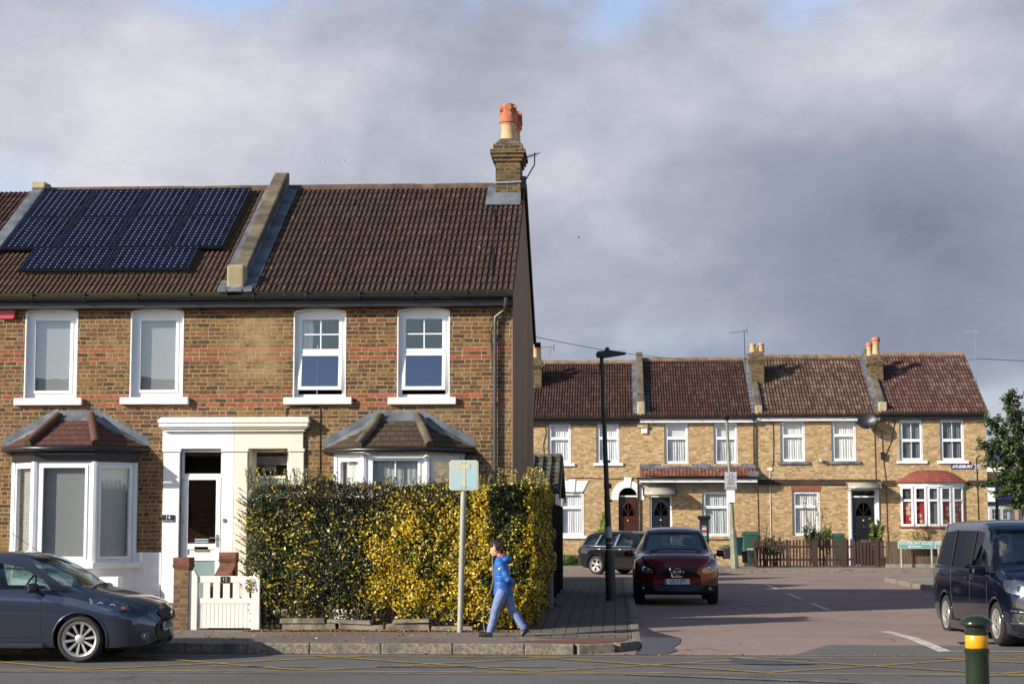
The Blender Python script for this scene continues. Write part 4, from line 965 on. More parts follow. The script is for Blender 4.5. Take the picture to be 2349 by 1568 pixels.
# cream door, mostly behind the hedge, with a lantern in the fanlight
xa, xb, za, zb, _ = D12; y = Y0+.24; zt = FZ(1096, Y0, 615)
m = MB(); m.box(xa-.0, xa+.02, Y0-.0, Y0+.27, za, zb); m.box(xb-.02, xb+.0, Y0, Y0+.27, za, zb); m.build('cream_reveal', K['cream'], h12)
d = MB(); frame_rect(d, xa+.02, xb-.02, za, zb, .07, y, y+.07); d.box(xa+.09, xb-.09, y, y+.07, zt, zt+.05); door = d.build('front_door', K['cream'], h12)
p = MB(); p.box(xa+.09, xb-.09, y+.02, y+.06, za+.07, zt); p.build('door_leaf', K['door_green'], door)
p = MB(); p.box(xa+.09, xb-.09, y+.02, y+.026, zt+.05, zb-.07); p.build('fanlight', K['glass'], door)
lx = FX(622, Y0+.6); p = MB(); zc = FZ(1063, Y0+.6, 622); p.tube([(lx, Y0+.6, zc+.1), (lx, Y0+.6, zc+.5)], .006, 5); p.prism([(-.11, -.13), (.11, -.13), (.09, .12), (-.09, .12)], -.09, .09, 'y'); 
for i in range(len(p.v)-8, len(p.v)): q = p.v[i]; p.v[i] = (q[0]+lx, q[1]+Y0+.6, q[2]+zc)
single('pendant_lamp', p, K['cream'], 'square cream lampshade hanging behind the fanlight of the cream doorway', 'lamp', (lx, Y0+.6, zc))
# white painted plinth of no. 14
m = MB(); m.box(XL, FX(375, Y0), Y0-.012, Y0, ZG, FZ(1266, Y0, 340)); m.build('plinth', K['render_white'], h14)
# small things on the walls
m = MB(); c = (FX(12, Y0), FZ(718, Y0, 12)); m.prism([(c[0]-.14, c[1]-.11), (c[0]+.10, c[1]-.12), (c[0]+.14, c[1]-.08), (c[0]+.14, c[1]+.08), (c[0]+.09, c[1]+.11), (c[0]-.14, c[1]+.11)], Y0-.09, Y0, 'y')
o = single('alarm_box', m, K['red_plastic'], 'faded red burglar alarm box high on the near brick wall', 'alarm box', (c[0], Y0, c[1])); bevel(o, .012)
m = MB(); m.box(FX(238, Y0-.85), FX(283, Y0-.85), Y0-.95, Y0-.66, .62, FZ(1322, Y0-.9, 260)); bevel(m.build('meter_box', K['white'], h14), .02)
m = MB(); m.box(FX(342, Y0), FX(368, Y0), Y0-.02, Y0-.012, FZ(1376, Y0, 350), FZ(1364, Y0, 350)); m.build('air_vent', K['black'], h14)
aerial('television aerial on a bent black mast clamped to the tall chimney', (XR-.0, CY+.2, FZ(420, CY, 1200)), (FX(1227, CY+.2, 350), CY+.2, FZ(350, CY+.2, 1227)), (-1, .35, -.25), n=8,
       mount=(FX(1226, CY+.2, 385), CY+.2, FZ(378, CY+.2, 1227)), boom=.45, reflector=False)
m = MB(); zz = FZ(415, CY, 1200); m.box(XR-.03, XR+.07, CY+.12, CY+.28, zz-.12, zz+.12); m.build('aerial_bracket', K['iron'], h12)
# solar panels
def solar_panel(px_right, row_s, x1, wide, label):
    w_, l_ = (1.559, 1.046) if wide else (1.046, 1.559); nx, ny = (12, 8) if wide else (8, 12)
    x0 = x1-w_; s1 = row_s; s0 = s1-l_
    def P(x, s, n): 
        y = YE+s*math.cos(ANG)-n*math.sin(ANG); z = ZE+s*math.sin(ANG)+n*math.cos(ANG); return (x, y, z)
    base = P(x0, s0, .0); t = thing('solar_panel', label, 'solar panel', base, 'solar panels on the near roof')
    f = MB()
    for (a, b, c, d_) in ((x0, x0+.02, s0, s1), (x1-.02, x1, s0, s1), (x0+.02, x1-.02, s0, s0+.02), (x0+.02, x1-.02, s1-.02, s1)):
        f.hexa([P(a, c, .09), P(b, c, .09), P(b, d_, .09), P(a, d_, .09), P(a, c, .14), P(b, c, .14), P(b, d_, .14), P(a, d_, .14)])
    f.build('frame', K['panel_frame'], t)
    g_ = MB(); g_.poly([P(x0+.02, s0+.02, .134), P(x1-.02, s0+.02, .134), P(x1-.02, s1-.02, .134), P(x0+.02, s1-.02, .134)])
    g_.uv = [(0, 0), (nx, 0), (nx, ny), (0, ny)]; g_.build('cell_sheet', K['solar'], t, fix=False)
    return t
tr = roof_hit(577, 430, .14); sT = (tr.y+.14*math.sin(ANG)-YE)/math.cos(ANG)
for r_ in range(2):
    for k in range(4):
        solar_panel(0, sT-r_*1.58, tr.x-(3-k)*1.066, False, ['leftmost', 'second from left', 'third from left', 'rightmost'][k]+' upright solar panel in the '+['top', 'middle'][r_]+' row on the tiled roof')
br_ = roof_hit(448, 582, .14)
for k in range(2): solar_panel(0, sT-2*1.58, br_.x-(1-k)*1.579, True, ['left', 'right'][k]+' one of two lengthwise solar panels in the bottom row')
# wire mesh and bird spikes round the panels
rr = random.Random(2)
def P_(x, s, n): return Vector((x, YE+s*math.cos(ANG)-n*math.sin(ANG), ZE+s*math.sin(ANG)+n*math.cos(ANG)))
sB = sT-2*1.58-1.046
m = MB(); m.bar(P_(br_.x-3.15, sB+.03, .085), P_(br_.x, sB+.03, .085), .02, .01)
for k in range(110): x = br_.x-3.14+k*.0287+rr.uniform(-.01, .01); m.tube([P_(x, sB+.02, .09), P_(x+rr.uniform(-.02, .02), sB-.05, .01)], .0035, 4, cap=False)
single('bird_spikes', m, K['wood_board'], 'row of stiff bird spikes below the bottom row of solar panels', 'bird spikes', tuple(P_(br_.x, sB, 0)), 'bird spikes round the panels')
m = MB(); m.bar(P_(tr.x+.012, sT, .085), P_(tr.x+.012, sT-3.1, .085), .02, .01)
for k in range(90): s = sT-.05-k*.034; m.tube([P_(tr.x+.01, s, .09), P_(tr.x+.12+rr.uniform(-.02, .02), s-.03, .02)], .0035, 4, cap=False)
single('bird_spikes', m, K['wood_board'], 'line of bird spikes up the right edge of the upper solar panels', 'bird spikes', tuple(P_(tr.x, sB, 0)), 'bird spikes round the panels')
m = MB(); m.bar(P_(br_.x+.012, sT-3.16, .085), P_(br_.x+.012, sT-4.2, .085), .02, .01)
for k in range(34): s = sT-3.16-k*.03; m.tube([P_(br_.x+.01, s, .09), P_(br_.x+.12+rr.uniform(-.02, .02), s-.03, .02)], .0035, 4, cap=False)
single('bird_spikes', m, K['wood_board'], 'short line of bird spikes at the right end of the bottom solar panels', 'bird spikes', tuple(P_(br_.x, sT-3.2, 0)), 'bird spikes round the panels')
m = MB(); m.hexa([P_(XL+.16, sT-3.2, .04), P_(tr.x-4.3, sT-3.2, .04), P_(tr.x-4.3, sT, .04), P_(XL+.16, sT, .04), P_(XL+.16, sT-3.2, .055), P_(tr.x-4.3, sT-3.2, .055), P_(tr.x-4.3, sT, .055), P_(XL+.16, sT, .055)]) if tr.x-4.3 > XL+.17 else None
# neighbour on the far left: its roof edge and wall
h16 = thing('brick_house', 'neighbouring brick house at the left edge with terracotta brown tiles', 'house', (XL-3, Y0, 0), 'near brick houses')
m = MB(); m.box(XL-4.9, XL, Y0, Y0+.28, ZG-.3, ZE); m.build('wall', K['brick_near'], h16); m = MB(); m.box(XL-4.9, XL, Y0+8.1, Y0+8.4, ZG-.3, ZE); m.build('rear_wall', K['brick_near'], h16)
tile_roof('tiled_roof', h16, (XL-4.9, YE-.05, ZE-.03), (XL-.13, YE-.05, ZE-.03), (XL-4.9, YRG, ZR), (XL-.13, YRG, ZR), 'tile_farA', course=.332)
m = MB(); m.prism([(YRG, ZR+.01), (YRG, ZR-.05), (Y0+8.65, ZE-.08), (Y0+8.65, ZE-.0)], XL-4.9, XL, 'x'); m.build('rear_roof', K['tile_near'], h16)
parapet(h16, XL-.13, XL+.13, YE+.12, YRG, ZE+.1, ZR+.02, .06, mat='lead')
m = MB(); m.box(XL-.14, XL+.16, YRG-.35, YRG+.1, ZR+.02, ZR+.16); bevel(m.build('coping_stone', K['stone_pale'], h16), .03)
gutter(h16, XL-4.9, XL, YE-.055, ZE-.085, .065)
# ---------------------------------------------------------------- ground, roads, pavements
def zt(y):
    P = [(0, 0), (26.9, 0), (29, .12), (36, .20), (54, .22), (400, .22)]
    for (a, za), (b, zb) in zip(P, P[1:]):
        if y <= b:
            t = max(0, (y-a)/(b-a)); return za+(zb-za)*t
    return .22
def sheet(mb, poly, up, step=1.0, zfun=zt):
    """level sheet over an outline, cut in strips so that it follows the lie of the land"""
    bm = bmesh.new(); vs = [bm.verts.new((x, y, 0)) for x, y in poly]; bm.faces.new(vs)
    ys = [q[1] for q in poly]; y = math.floor(min(ys))+.0
    cuts = sorted({26.9, 29, 36, 54} | {min(ys)+k*step for k in range(int((max(ys)-min(ys))/step)+1)})
    for c in cuts:
        if min(ys) < c < max(ys): bmesh.ops.bisect_plane(bm, geom=bm.verts[:]+bm.edges[:]+bm.faces[:], plane_co=(0, c, 0), plane_no=(0, 1, 0))
    b = len(mb.v); bm.verts.ensure_lookup_table(); bm.verts.index_update()
    for v in bm.verts: mb.v.append((v.co.x, v.co.y, zfun(v.co.y)+up))
    for f in bm.faces: mb.face(*[b+v.index for v in f.verts])
    bm.free(); return mb
m = MB(); sheet(m, [(-900, -200), (900, -200), (900, 900), (-900, 900)], -.06, 60); struct('ground', m, K['ground'])
m = MB(); m.poly([(-120, 16.6, 0), (120, 16.6, 0), (120, 26.92, 0), (-120, 26.92, 0)]); struct('main_road', m, K['asphalt'])
# raised pavement blocks with kerbs
KX = .40                                     # kerb line of the side street
def block(name, poly, mat, h=.14, zf=zt, step=2.0):
    m = MB(); sheet(m, poly, h, step, zf); n = len(poly)
    for i in range(n):
        a, b = poly[i], poly[(i+1) % n]; k = max(1, int(math.hypot(b[0]-a[0], b[1]-a[1])/2))
        for j in range(k):
            p = (a[0]+(b[0]-a[0])*j/k, a[1]+(b[1]-a[1])*j/k); q = (a[0]+(b[0]-a[0])*(j+1)/k, a[1]+(b[1]-a[1])*(j+1)/k)
            m.poly([(p[0], p[1], zf(p[1])+h), (q[0], q[1], zf(q[1])+h), (q[0], q[1], zf(q[1])-.1), (p[0], p[1], zf(p[1])-.1)])
    return struct(name, m, mat)
def z0f(y): return zt(y) if y > 29 else max(0, zt(y))*(0 if y < 27.4 else (y-27.4)/1.6)
corner = [(KX-.15+.0, 27.9), (KX-.45, 27.3), (KX-1.0, 27.08)]
struct('side_street', sheet(MB(), [(-60, 26.92), (60, 26.92), (60, 53.9), (60, 65.3), (-60, 65.3), (-60, 26.92)], .004, 2.0), K['asphalt_pink'])
zfw = lambda y: .01 if y < 29.5 else .01+min(1, (y-29.5)/5)*.19
block('pavement', [(-60, 27.08), (KX-1.0, 27.08), (KX-.45, 27.3), (KX-.15, 27.9), (KX-.15, 30.0), (-60, 30.0)], K['footway'], .14, zfw)
block('side_pavement', [(-1.9, 30.0), (KX-.15, 30.0), (KX-.15, 53.3), (KX-.5, 53.9), (-60, 53.9), (-60, 52), (-1.9, 52)], K['pavers'], .14, zfw)
m = MB(); sheet(m, [(-1.15, 28.35), (KX-.16, 28.35), (KX-.16, 30.05), (-1.4, 30.05)], .144, .5, zfw); struct('paved_apron', m, K['pavers'])
m = MB(); sheet(m, [(-1.6, 27.5), (-.3, 27.16), (.1, 27.7), (.2, 28.3), (-.55, 28.33)], .1455, .5, zfw); struct('red_asphalt_patch', m, K['asphalt_red'])
block('front_garden', [(XL-6, 30.0), (-1.9, 30.0), (-1.9, 52), (XL-6, 52)], K['concrete'], .145, lambda y: .01)
# kerb stones: each one a block of its own in one mesh would hide them, so they are separate pieces of the setting
rr = random.Random(4)
def kerb(a, b, w=.15, h=.15, zf=zfw, hh=.145, wob=.004):
    a = Vector((a[0], a[1], 0)); b = Vector((b[0], b[1], 0)); d = (b-a); n = Vector((d.y, -d.x, 0)).normalized()*w
    g = d.normalized()*.003; m = MB(); e = rr.uniform(-wob, wob)
    p = [a+g, b-g, b-g+n, a+g+n]
    m.hexa([(q.x, q.y, zf(q.y)-.2) for q in p[::1]]+[(q.x, q.y, zf(q.y)+hh+e) for q in p])
    o = struct('kerb_stone', m, K['kerb']); bevel(o, .02 if a.y < 40 else .008, 2, 40); return o
x = -24.
while x < KX-1.05:
    Ls = .93 if x < -5 else 1.05; kerb((x, 27.08), (min(x+Ls, KX-1.0), 27.08)); x += Ls
kerb((KX-1.0, 27.08), (KX-.45, 27.3)); kerb((KX-.45, 27.3), (KX-.15, 27.9))
y = 27.9
while y < 53: kerb((KX-.15, y), (KX-.15, y+.92)); y += .92
kerb((KX-.15, 53.3), (KX-.5, 53.9))
# far pavement in front of the far terrace, and the right hand corner
YK = 65.2
block('far_pavement', [(-60, YK), (60, YK), (60, 71.3), (-60, 71.3)], K['flags'], .12)
x = -4.
while x < 17: kerb((x, YK), (x+.95, YK), hh=.125, zf=zt); x += .95
block('right_corner_pavement', [(8.05, 27.1), (60, 27.1), (60, 55.2), (8.9, 55.2), (8.05, 54.6)], K['flags'], .13)
y = 29.
while y < 54: kerb((8.05, y+.92), (8.05, y), zf=zt, hh=.135); y += .92
kerb((8.9, 55.2), (8.05, 54.6), zf=zt, hh=.135)
x = 8.9
while x < 20: kerb((x+.92, 55.2), (x, 55.2), zf=zt, hh=.135); x += .92
block('near_pavement', [(-40, -6), (40, -6), (40, 16.5), (-40, 16.5)], K['flags'], .12)
# road markings: yellow box hatching, centre lines
def line(mb, a, b, w, up=.004, zf=zt, cut=.5):
    d = Vector((b[0]-a[0], b[1]-a[1])); n = Vector((-d.y, d.x)).normalized()*w/2; L_ = d.length; k = max(1, int(L_/cut))
    for i in range(k):
        p = Vector(a)+d*i/k; q = Vector(a)+d*(i+1)/k
        mb.poly([(p.x+n.x, p.y+n.y, zf(p.y)+up), (q.x+n.x, q.y+n.y, zf(q.y)+up), (q.x-n.x, q.y-n.y, zf(q.y)+up), (p.x-n.x, p.y-n.y, zf(p.y)+up)])
m = MB(); yb, yt = 23.75, 26.55
line(m, (-16, yb), (9.5, yb), .12); line(m, (-16, yt), (9.5, yt), .10)
for k in range(-5, 6):
    ax = -1.05+2.95*k
    line(m, (ax, yb+.06), (ax+1.2*(yt-yb), yt-.05), .11, up=.008); line(m, (ax, yb+.06), (ax-1.17*(yt-yb), yt-.05), .11, up=.012)
struct('yellow_box_marking', m, K['yellow_line'])
m = MB(); line(m, (-30, 23.40), (.2, 23.40), .08, .006); line(m, (.1, 23.40), (5.2, 21.3), .12, .016); struct('white_centre_line', m, K['white_line_dim'])
m = MB(); line(m, (3.6, 23.46), (20, 23.62), .09, .016); line(m, (-3.2, 24.5), (-.8, 24.62), .09, .018); line(m, (-5.4, 24.4), (-4.0, 24.42), .07, .018); line(m, (.5, 25.2), (2.8, 25.25), .06, .018); struct('white_lane_mark', m, K['white_line_dim'])
m = MB()
for (a, b) in ((48.0, 51.6), (42.0, 45.4), (36.5, 39.9)): line(m, (4.2, a), (4.2, b), .12, .010)
line(m, (4.42, 30.6), (4.82, 27.4), .20, .010); line(m, (4.75, 27.42), (7.9, 27.42), .10, .014)
struct('white_dashed_line', m, K['white_line'])
# drain cover, manholes, tarmac repairs
m = MB(); m.box(5.2, 6.9, 28.3, 28.75, .08, zt(28.5)+.012); struct('drain_grating', m, K['iron'])
m = MB(); m.lathe([(.01, .006), (.62, .006), (.64, .0)], (2.2, 25.75, .005), 28); struct('manhole_cover', m, K['iron'])
m = MB(); sheet(m, [(2.6, 27.0), (60, 27.0), (60, 28.15), (3.2, 28.15)], .008, .5); struct('grey_asphalt_strip', m, K['asphalt'])
m = MB(); q = [(.28, 26.95), (.40, 28.2), (.40, 31.0), (.55, 31.2), (.62, 30.4), (.85, 29.5), (1.02, 28.9), (.98, 28.3), (.86, 27.8), (.92, 27.4), (.75, 27.0)]
struct('puddle', sheet(m, q, .0125, .25), K['water'])

# the terrace across the main road, behind the camera: out of frame, seen only as reflections in glass and paintwork
m = MB(); m.mi = 0
hs = []
for k in range(-9, 9):
    for (za, zb_) in ((1.0, 2.6), (3.9, 5.4)):
        for dx in (.8, 3.1): hs.append((k*5.+dx, k*5.+dx+1.0, za, zb_, 0))
wall_holes(m, -45, 45, 0, 6, -14, .3, hs); m.box(-45, 45, -22, -14.9, 0, 6); struct('opposite_terrace', m, K['brick_far'])
m = MB(); m.prism([(-22.2, 5.9), (-13.7, 5.9), (-18, 8.6)], -45, 45, 'x'); struct('opposite_roof', m, K['tile_near'])
m = MB(); m.box(-60, -9, 46.5, 52, 0, 5.6); m.prism([(46.2, 5.5), (52.3, 5.5), (49.2, 7.6)], -60.2, -8.8, 'x'); struct('unseen_rear_terrace', m, K['brick_far'])  # hidden row added behind the near houses, there for car paint to reflect
m = MB(); m.box(17, 26, 29, 52, 0, 5.8); m.prism([(16.8, 5.7), (26.2, 5.7), (21.5, 8.2)], 28.8, 52.2, 'y'); struct('unseen_right_terrace', m, K['brick_far'])  # plain block added out of frame on the right, there to be reflected
# ---------------------------------------------------------------- the far terrace across the side street
Y1 = 71.2; GZ = .34
def q1(xa, xb, yt, yb, rise=.05, Y=Y1): return (FX(xa, Y, 1000), FX(xb, Y, 1000), FZ(yb, Y, (xa+xb)/2), FZ(yt, Y, (xa+xb)/2), rise)
YR1 = Y1+4.2
def far_house(label, xa, xb, ye, yr, tile, holes, fascia='black', seed=1, right_gable=False):
    """xa, xb: its two ends in metres; holes: openings in the front wall"""
    h = thing('brick_house', label, 'house', (xa, Y1, 0), 'houses of the far terrace')
    ze = FZ(ye, Y1-.2, 1410); zr = FZ(yr, YR1, 1410)
    w = MB(); wall_holes(w, xa, xb, 0, ze, Y1, .28, holes)
    for x0, x1 in ((xa+.001, xa+.11), (xb-.11, xb-.001)):
        w.prism([(Y1+.002, 0), (Y1+8.4, 0), (Y1+8.4, ze-.03), (YR1, zr-.08), (Y1+.002, ze+.05)], x0, x1, 'x')
    w.build('wall', K['brick_far'], h); w = MB(); w.box(xa+.11, xb-.11, Y1+8.1, Y1+8.4, 0, ze); w.build('rear_wall', K['brick_far'], h)
    f = MB(); f.box(xa+.11, xb-.11, Y1+.29, Y1+8.1, 3.1, 3.25); f.build('floor_slab', K['concrete'], h)
    tile_roof('tiled_roof', h, (xa+.02, Y1-.28, ze-.08), (xb+(.06 if right_gable else -.02), Y1-.28, ze-.08), (xa+.02, YR1, zr), (xb+(.06 if right_gable else -.02), YR1, zr), tile, course=.36, roll=.105 if tile == 'tile_farA' else .125, seed=seed, step=.03, hgt=.034)
    m = MB(); m.prism([(YR1, zr+.01), (YR1, zr-.05), (Y1+8.65, ze-.1), (Y1+8.65, ze-.04)], xa, xb, 'x'); m.build('rear_roof', K['tile_near'], h)
    ridge_tiles(h, (xa+.1, YR1, zr+.02), (xb-(.0 if right_gable else .1), YR1, zr+.02), mat='ridge_far', r=.13)
    m = MB(); m.box(xa, xb, Y1-.20, Y1-.175, ze-.32, ze-.13); m.box(xa, xb, Y1-.175, Y1, ze-.32, ze-.30); m.build('fascia', K[fascia], h)
    gutter(h, xa, xb, Y1-.27, ze-.13, .06)
    return h, ze, zr
XA0, XA1 = FX(1190, Y1), FX(1468, Y1); XB1 = FX(1735, Y1); XC1 = FX(2018, Y1); XD1 = FX(2262, Y1)
A1, A2 = q1(1257, 1311, 970, 1062), q1(1368, 1422, 969, 1061)
AG = q1(1282, 1340, 1128, 1228, 0); AD = (FX(1418, Y1), FX(1461, Y1), GZ, FZ(1139, Y1, 1440), (FX(1461, Y1)-FX(1418, Y1))/2)
B1, B2 = q1(1524, 1580, 968, 1063), q1(1637, 1693, 968, 1063); BG = q1(1609, 1673, 1126, 1229, 0); BD = (FX(1489, Y1), FX(1540, Y1), GZ, FZ(1135, Y1, 1515), 0)
C1, C2 = q1(1790, 1848, 963, 1058), q1(1907, 1965, 961, 1057); CG = q1(1815, 1880, 1125, 1228, 0); CD = (FX(1946, Y1), FX(2010, Y1), GZ, FZ(1119, Y1, 1980), 0)
D1, D2 = q1(2063, 2118, 962, 1056), q1(2156, 2213, 961, 1056)
hA, zeA, zrA = far_house('far terrace house with white arched doorway, brown door and maroon tiled roof', XA0-1.0, XA1, 951, 832, 'tile_farA', [A1, A2, AG, AD], 'black', 1)
hB, zeB, zrB = far_house('far terrace house with long red tiled porch roof and a black front door', XA1, XB1, 950, 827, 'tile_farA', [B1, B2, BG, BD], 'white', 2)
hC, zeC, zrC = far_house('far terrace house behind the picket fence, grey and pink tiled roof', XB1, XC1, 947, 822, 'tile_farC', [C1, C2, CG, CD], 'white', 3)
hD, zeD, zrD = far_house('end house of the far terrace with shallow bow window under a red tiled hood', XC1, XD1, 944, 818, 'tile_farD', [D1, D2], 'black', 4, True)
def far_party(h, x, ze, zr, w=.24, lift=.3, mat='stone_cope', y0=.0):
    parapet(h, x-w/2, x+w/2, Y1-.1+y0, YR1, ze+.02+y0*(zr-ze)/4.2, zr, lift, mat=mat, kneel='stone_pale' if y0 == 0 else 'stone_cope')
    flashing(h, x+w/2+.01, x+w/2+.19, Y1-.15, YR1, ze+.0, zr+.02, .22, n=6)
    flashing(h, x-w/2-.17, x-w/2-.01, Y1-.15, YR1, ze+.0, zr+.02, .12, side=-1, n=6)
far_party(hA, XA1+.05, zeA, zrA, .27, .34); far_party(hB, XB1+.1, zeB, zrB, .24, .16); far_party(hC, XC1+.12, zeC, zrC, .28, .22)
for x, h in ((XA1, hA), (XC1, hC)):
    m = MB(); m.box(x-.1, x+.3, Y1-.12, Y1, zeA-.5, zeA-.32); m.box(x-.04, x+.24, Y1-.07, Y1, zeA-.62, zeA-.5); m.build('corbel', K['brick_far'], h)
def far_chim(h, x0, x1, yc, zt, pots, dy=1.0):
    chimney(h, x0, x1, yc, yc+dy, zt-2.3, zt, 'brick_stack', pots, corbel=2)
YC = Y1+2.0; sc = lambda px: FX(px, YC, 850)
far_chim(hA, sc(1216), sc(1242), YC, FZ(826, YC, 1230), [(sc(1228), YC+.25, .14, .5, ''), (sc(1232), YC+.7, .14, .48, '')])
far_chim(hB, sc(1724), sc(1753), YC, FZ(812, YC, 1740), [(sc(1728), YC+.2, .13, .34, ''), (sc(1748), YC+.3, .13, .36, ''), (sc(1738), YC+.7, .12, .2, '')])
far_chim(hC, sc(1997), sc(2026), YC, FZ(818, YC, 2010), [(sc(2012), YC+.2, .14, .52, 'crown'), (sc(2001), YC+.7, .11, .36, 'crown')])
std = [(0, 1, .63, 1, 1, 1), (0, 1, 0, .63, 1, 1)]; top2 = [(0, 1, .5, 1, 2, 1), (0, 1, 0, .5, 2, 1)]
def fw(h, Wn, cells, backs, sill='white', arch=True, brickarch='voussoir_far'):
    window(h, Wn[0]+.02, Wn[1]-.02, Wn[2], Wn[3]-.01, Y1, cells, rise=Wn[4], deep=.08, fw=.05, sw=.05, backs=backs, backy=.19, glassm='glass_far')
    if arch: arch_strip(Wn[0]-.02, Wn[1]+.02, Wn[3], Wn[4], .17, Y1).build('window_arch', K[brickarch], h)
    if sill:
        s = MB(); s.box(Wn[0]-.12, Wn[1]+.12, Y1-.08, Y1+.1, Wn[2]-.11, Wn[2]-.002); s.build('window_sill', K[sill], h)
dr = lambda m, a=.03: [('drape', m, (0, 1, 0, 1), a)]
fw(hA, A1, std, dr('net')); fw(hA, A2, std, dr('net'))
fw(hA, AG, [(0, 1, .66, 1, 1, 1), (0, 1, 0, .66, 1, 1)], dr('net'), arch=False)
fw(hB, B1, std, [('flat', 'sign_white', (0, 1, .64, 1)), ('drape', 'net_grey', (0, 1, 0, .66), .04)], sill='brick_far'); fw(hB, B2, std, [('flat', 'sign_white', (0, 1, .64, 1)), ('drape', 'net_grey', (0, 1, 0, .66), .04)], sill='brick_far')
fw(hB, BG, [(0, 1, .66, 1, 1, 1), (0, 1, 0, .66, 1, 1)], dr('net_grey', .04), sill='brick_far', arch=False)
fw(hC, C1, std, dr('net_cream'), sill='lead'); fw(hC, C2, std, dr('net_cream'), sill='lead')
fw(hC, CG, [(0, 1, .66, 1, 1, 1), (0, 1, 0, .66, 1, 1)], dr('net_cream'), arch=True, sill=None, brickarch='voussoir')
fw(hD, D1, top2, dr('curtain_dark', .03)); fw(hD, D2, top2, dr('curtain_dark', .03))
# white lintel with keystone over the ground floor window, white arch over the brown door
m = MB(); a, b = AG[0]-.02, AG[1]+.04; m.prism([(a+.1, AG[3]+.01), (b-.1, AG[3]+.01), (b+.12, AG[3]+.44), (a-.12, AG[3]+.44)], Y1-.03, Y1, 'y')
c = (a+b)/2; m.prism([(c-.10, AG[3]), (c+.10, AG[3]), (c+.14, AG[3]+.50), (c-.14, AG[3]+.50)], Y1-.06, Y1-.031, 'y'); m.build('white_lintel', K['render_white'], hA)
m = MB(); ri = AD[4]; cx = (AD[0]+AD[1])/2; zz = AD[3]; n = 16; ro = ri+.27
for k in range(n):
    p = [math.pi*(k+e)/n for e in (0, 1)]
    m.prism([(cx+math.cos(p[0])*ri, zz+math.sin(p[0])*ri), (cx+math.cos(p[0])*ro, zz+math.sin(p[0])*ro), (cx+math.cos(p[1])*ro, zz+math.sin(p[1])*ro), (cx+math.cos(p[1])*ri, zz+math.sin(p[1])*ri)], Y1-.03, Y1+.1, 'y')
for s in (-1, 1): m.box(cx+s*ri, cx+s*ro, Y1-.03, Y1, zz-.12, zz)
m.prism([(cx-.09, zz+ri-.01), (cx+.09, zz+ri-.01), (cx+.15, zz+ro+.12), (cx-.15, zz+ro+.12)], Y1-.06, Y1-.031, 'y'); m.build('white_arch', K['render_white'], hA)
def door(h, x0, x1, z0, z1, y, mat, fan=True, num=None, frame='white', light=None, knock=True, plate='alu'):
    d = MB(); 
    if frame: frame_rect(d, x0, x1, z0, z1, .07, y, y+.09, wb=.02); 
    else: frame_rect(d, x0, x1, z0, z1, .03, y, y+.09, wb=.02)
    f = .07 if frame else .03
    zl = z1-f if light is None else light
    if light: d.box(x0+f, x1-f, y, y+.09, zl, zl+.06)
    o = d.build('front_door', K[frame or mat], h)
    a, b = x0+f, x1-f; l = MB(); l.box(a+.004, b-.004, y+.03, y+.07, z0+.02, zl-.004); wd = b-a; cx = (a+b)/2; H = zl-z0
    for (u0, u1, v0, v1) in ((.12, .44, .08, .30), (.56, .88, .08, .30), (.12, .44, .42, .68), (.56, .88, .42, .68)):
        q = MB; xa, xb, za, zb = a+wd*u0, a+wd*u1, z0+H*v0, z0+H*v1
        frame_rect(l, xa, xb, za, zb, .018, y+.022, y+.031); l.box(xa+.04, xb-.04, y+.024, y+.031, za+.04, zb-.04)
    lf = l.build('door_leaf', K[mat], o)
    if light: g = MB(); g.box(a, b, y+.04, y+.046, zl+.06, z1-f); g.build('transom_pane', K['glass'], o)
    if fan:
        g = MB(); n = 12; fz = z0+H*.73; rx, rz = wd*.36, H*.19
        g.prism([(cx+math.cos(math.pi*k/n)*rx, fz+math.sin(math.pi*k/n)*rz) for k in range(n+1)], y+.018, y+.028, 'y'); fo = g.build('fanlight', K['glass_dark'], o)
        s = MB()
        for k in (3, 6, 9) : t = math.pi*k/n; s.bar((cx, y+.014, fz), (cx+math.cos(t)*rx, y+.014, fz+math.sin(t)*rz), .012, .02)
        s.tube([(cx+math.cos(math.pi*k/n)*rx*1.04, y+.016, fz+math.sin(math.pi*k/n)*rz*1.04) for k in range(n+1)], .012, 5); s.build('glazing_bar', K[mat], lf)
    p = MB(); p.box(cx-.13, cx+.13, y+.012, y+.03, z0+H*.335, z0+H*.375); p.build('letterbox', K[plate], lf)
    if knock: p = MB(); p.lathe([(.012, -.02), (.032, -.01), (.034, .0), (.02, .01)], (cx, y+.02, z0+H*.66), 12, 'y'); p.build('knocker', K[plate], lf)
    p = MB(); p.tube([(a+.07, y+.03, z0+H*.46), (a+.07, y-.01, z0+H*.46), (a+.15, y-.01, z0+H*.46)], .009, 6); p.build('handle', K[plate], lf)
    if num: text('door_number', num, .11, (cx, y+.016, z0+H*.565), K[plate], lf)
    return o
ad = door(hA, AD[0]+.03, AD[1]-.03, GZ, AD[3], Y1+.12, 'door_brown', frame=None, plate='band')
m = MB(); m.box(AD[0], AD[1], Y1+.12, Y1+.2, AD[3]-.02, AD[3]+.06); m.build('transom_bar', K['white'], hA)
g = MB(); n = 12; g.prism([(cx+math.cos(math.pi*k/n)*ri, AD[3]+.06+math.sin(math.pi*k/n)*(ri-.06)) for k in range(n+1)], Y1+.14, Y1+.15, 'y'); g.build('arched_pane', K['glass_dark'], hA)
door(hB, BD[0], BD[1], GZ, BD[3], Y1+.04, 'door_black', num='3')
door(hC, CD[0]+.04, CD[1]-.04, GZ, CD[3]-.02, Y1+.04, 'door_black', num='2', light=FZ(1140, Y1, 1980))
m = MB(); 
for a, b in ((CD[0]-.05, CD[0]+.05), (CD[1]-.05, CD[1]+.05)): m.box(a, b, Y1-.05, Y1+.04, GZ, CD[3])
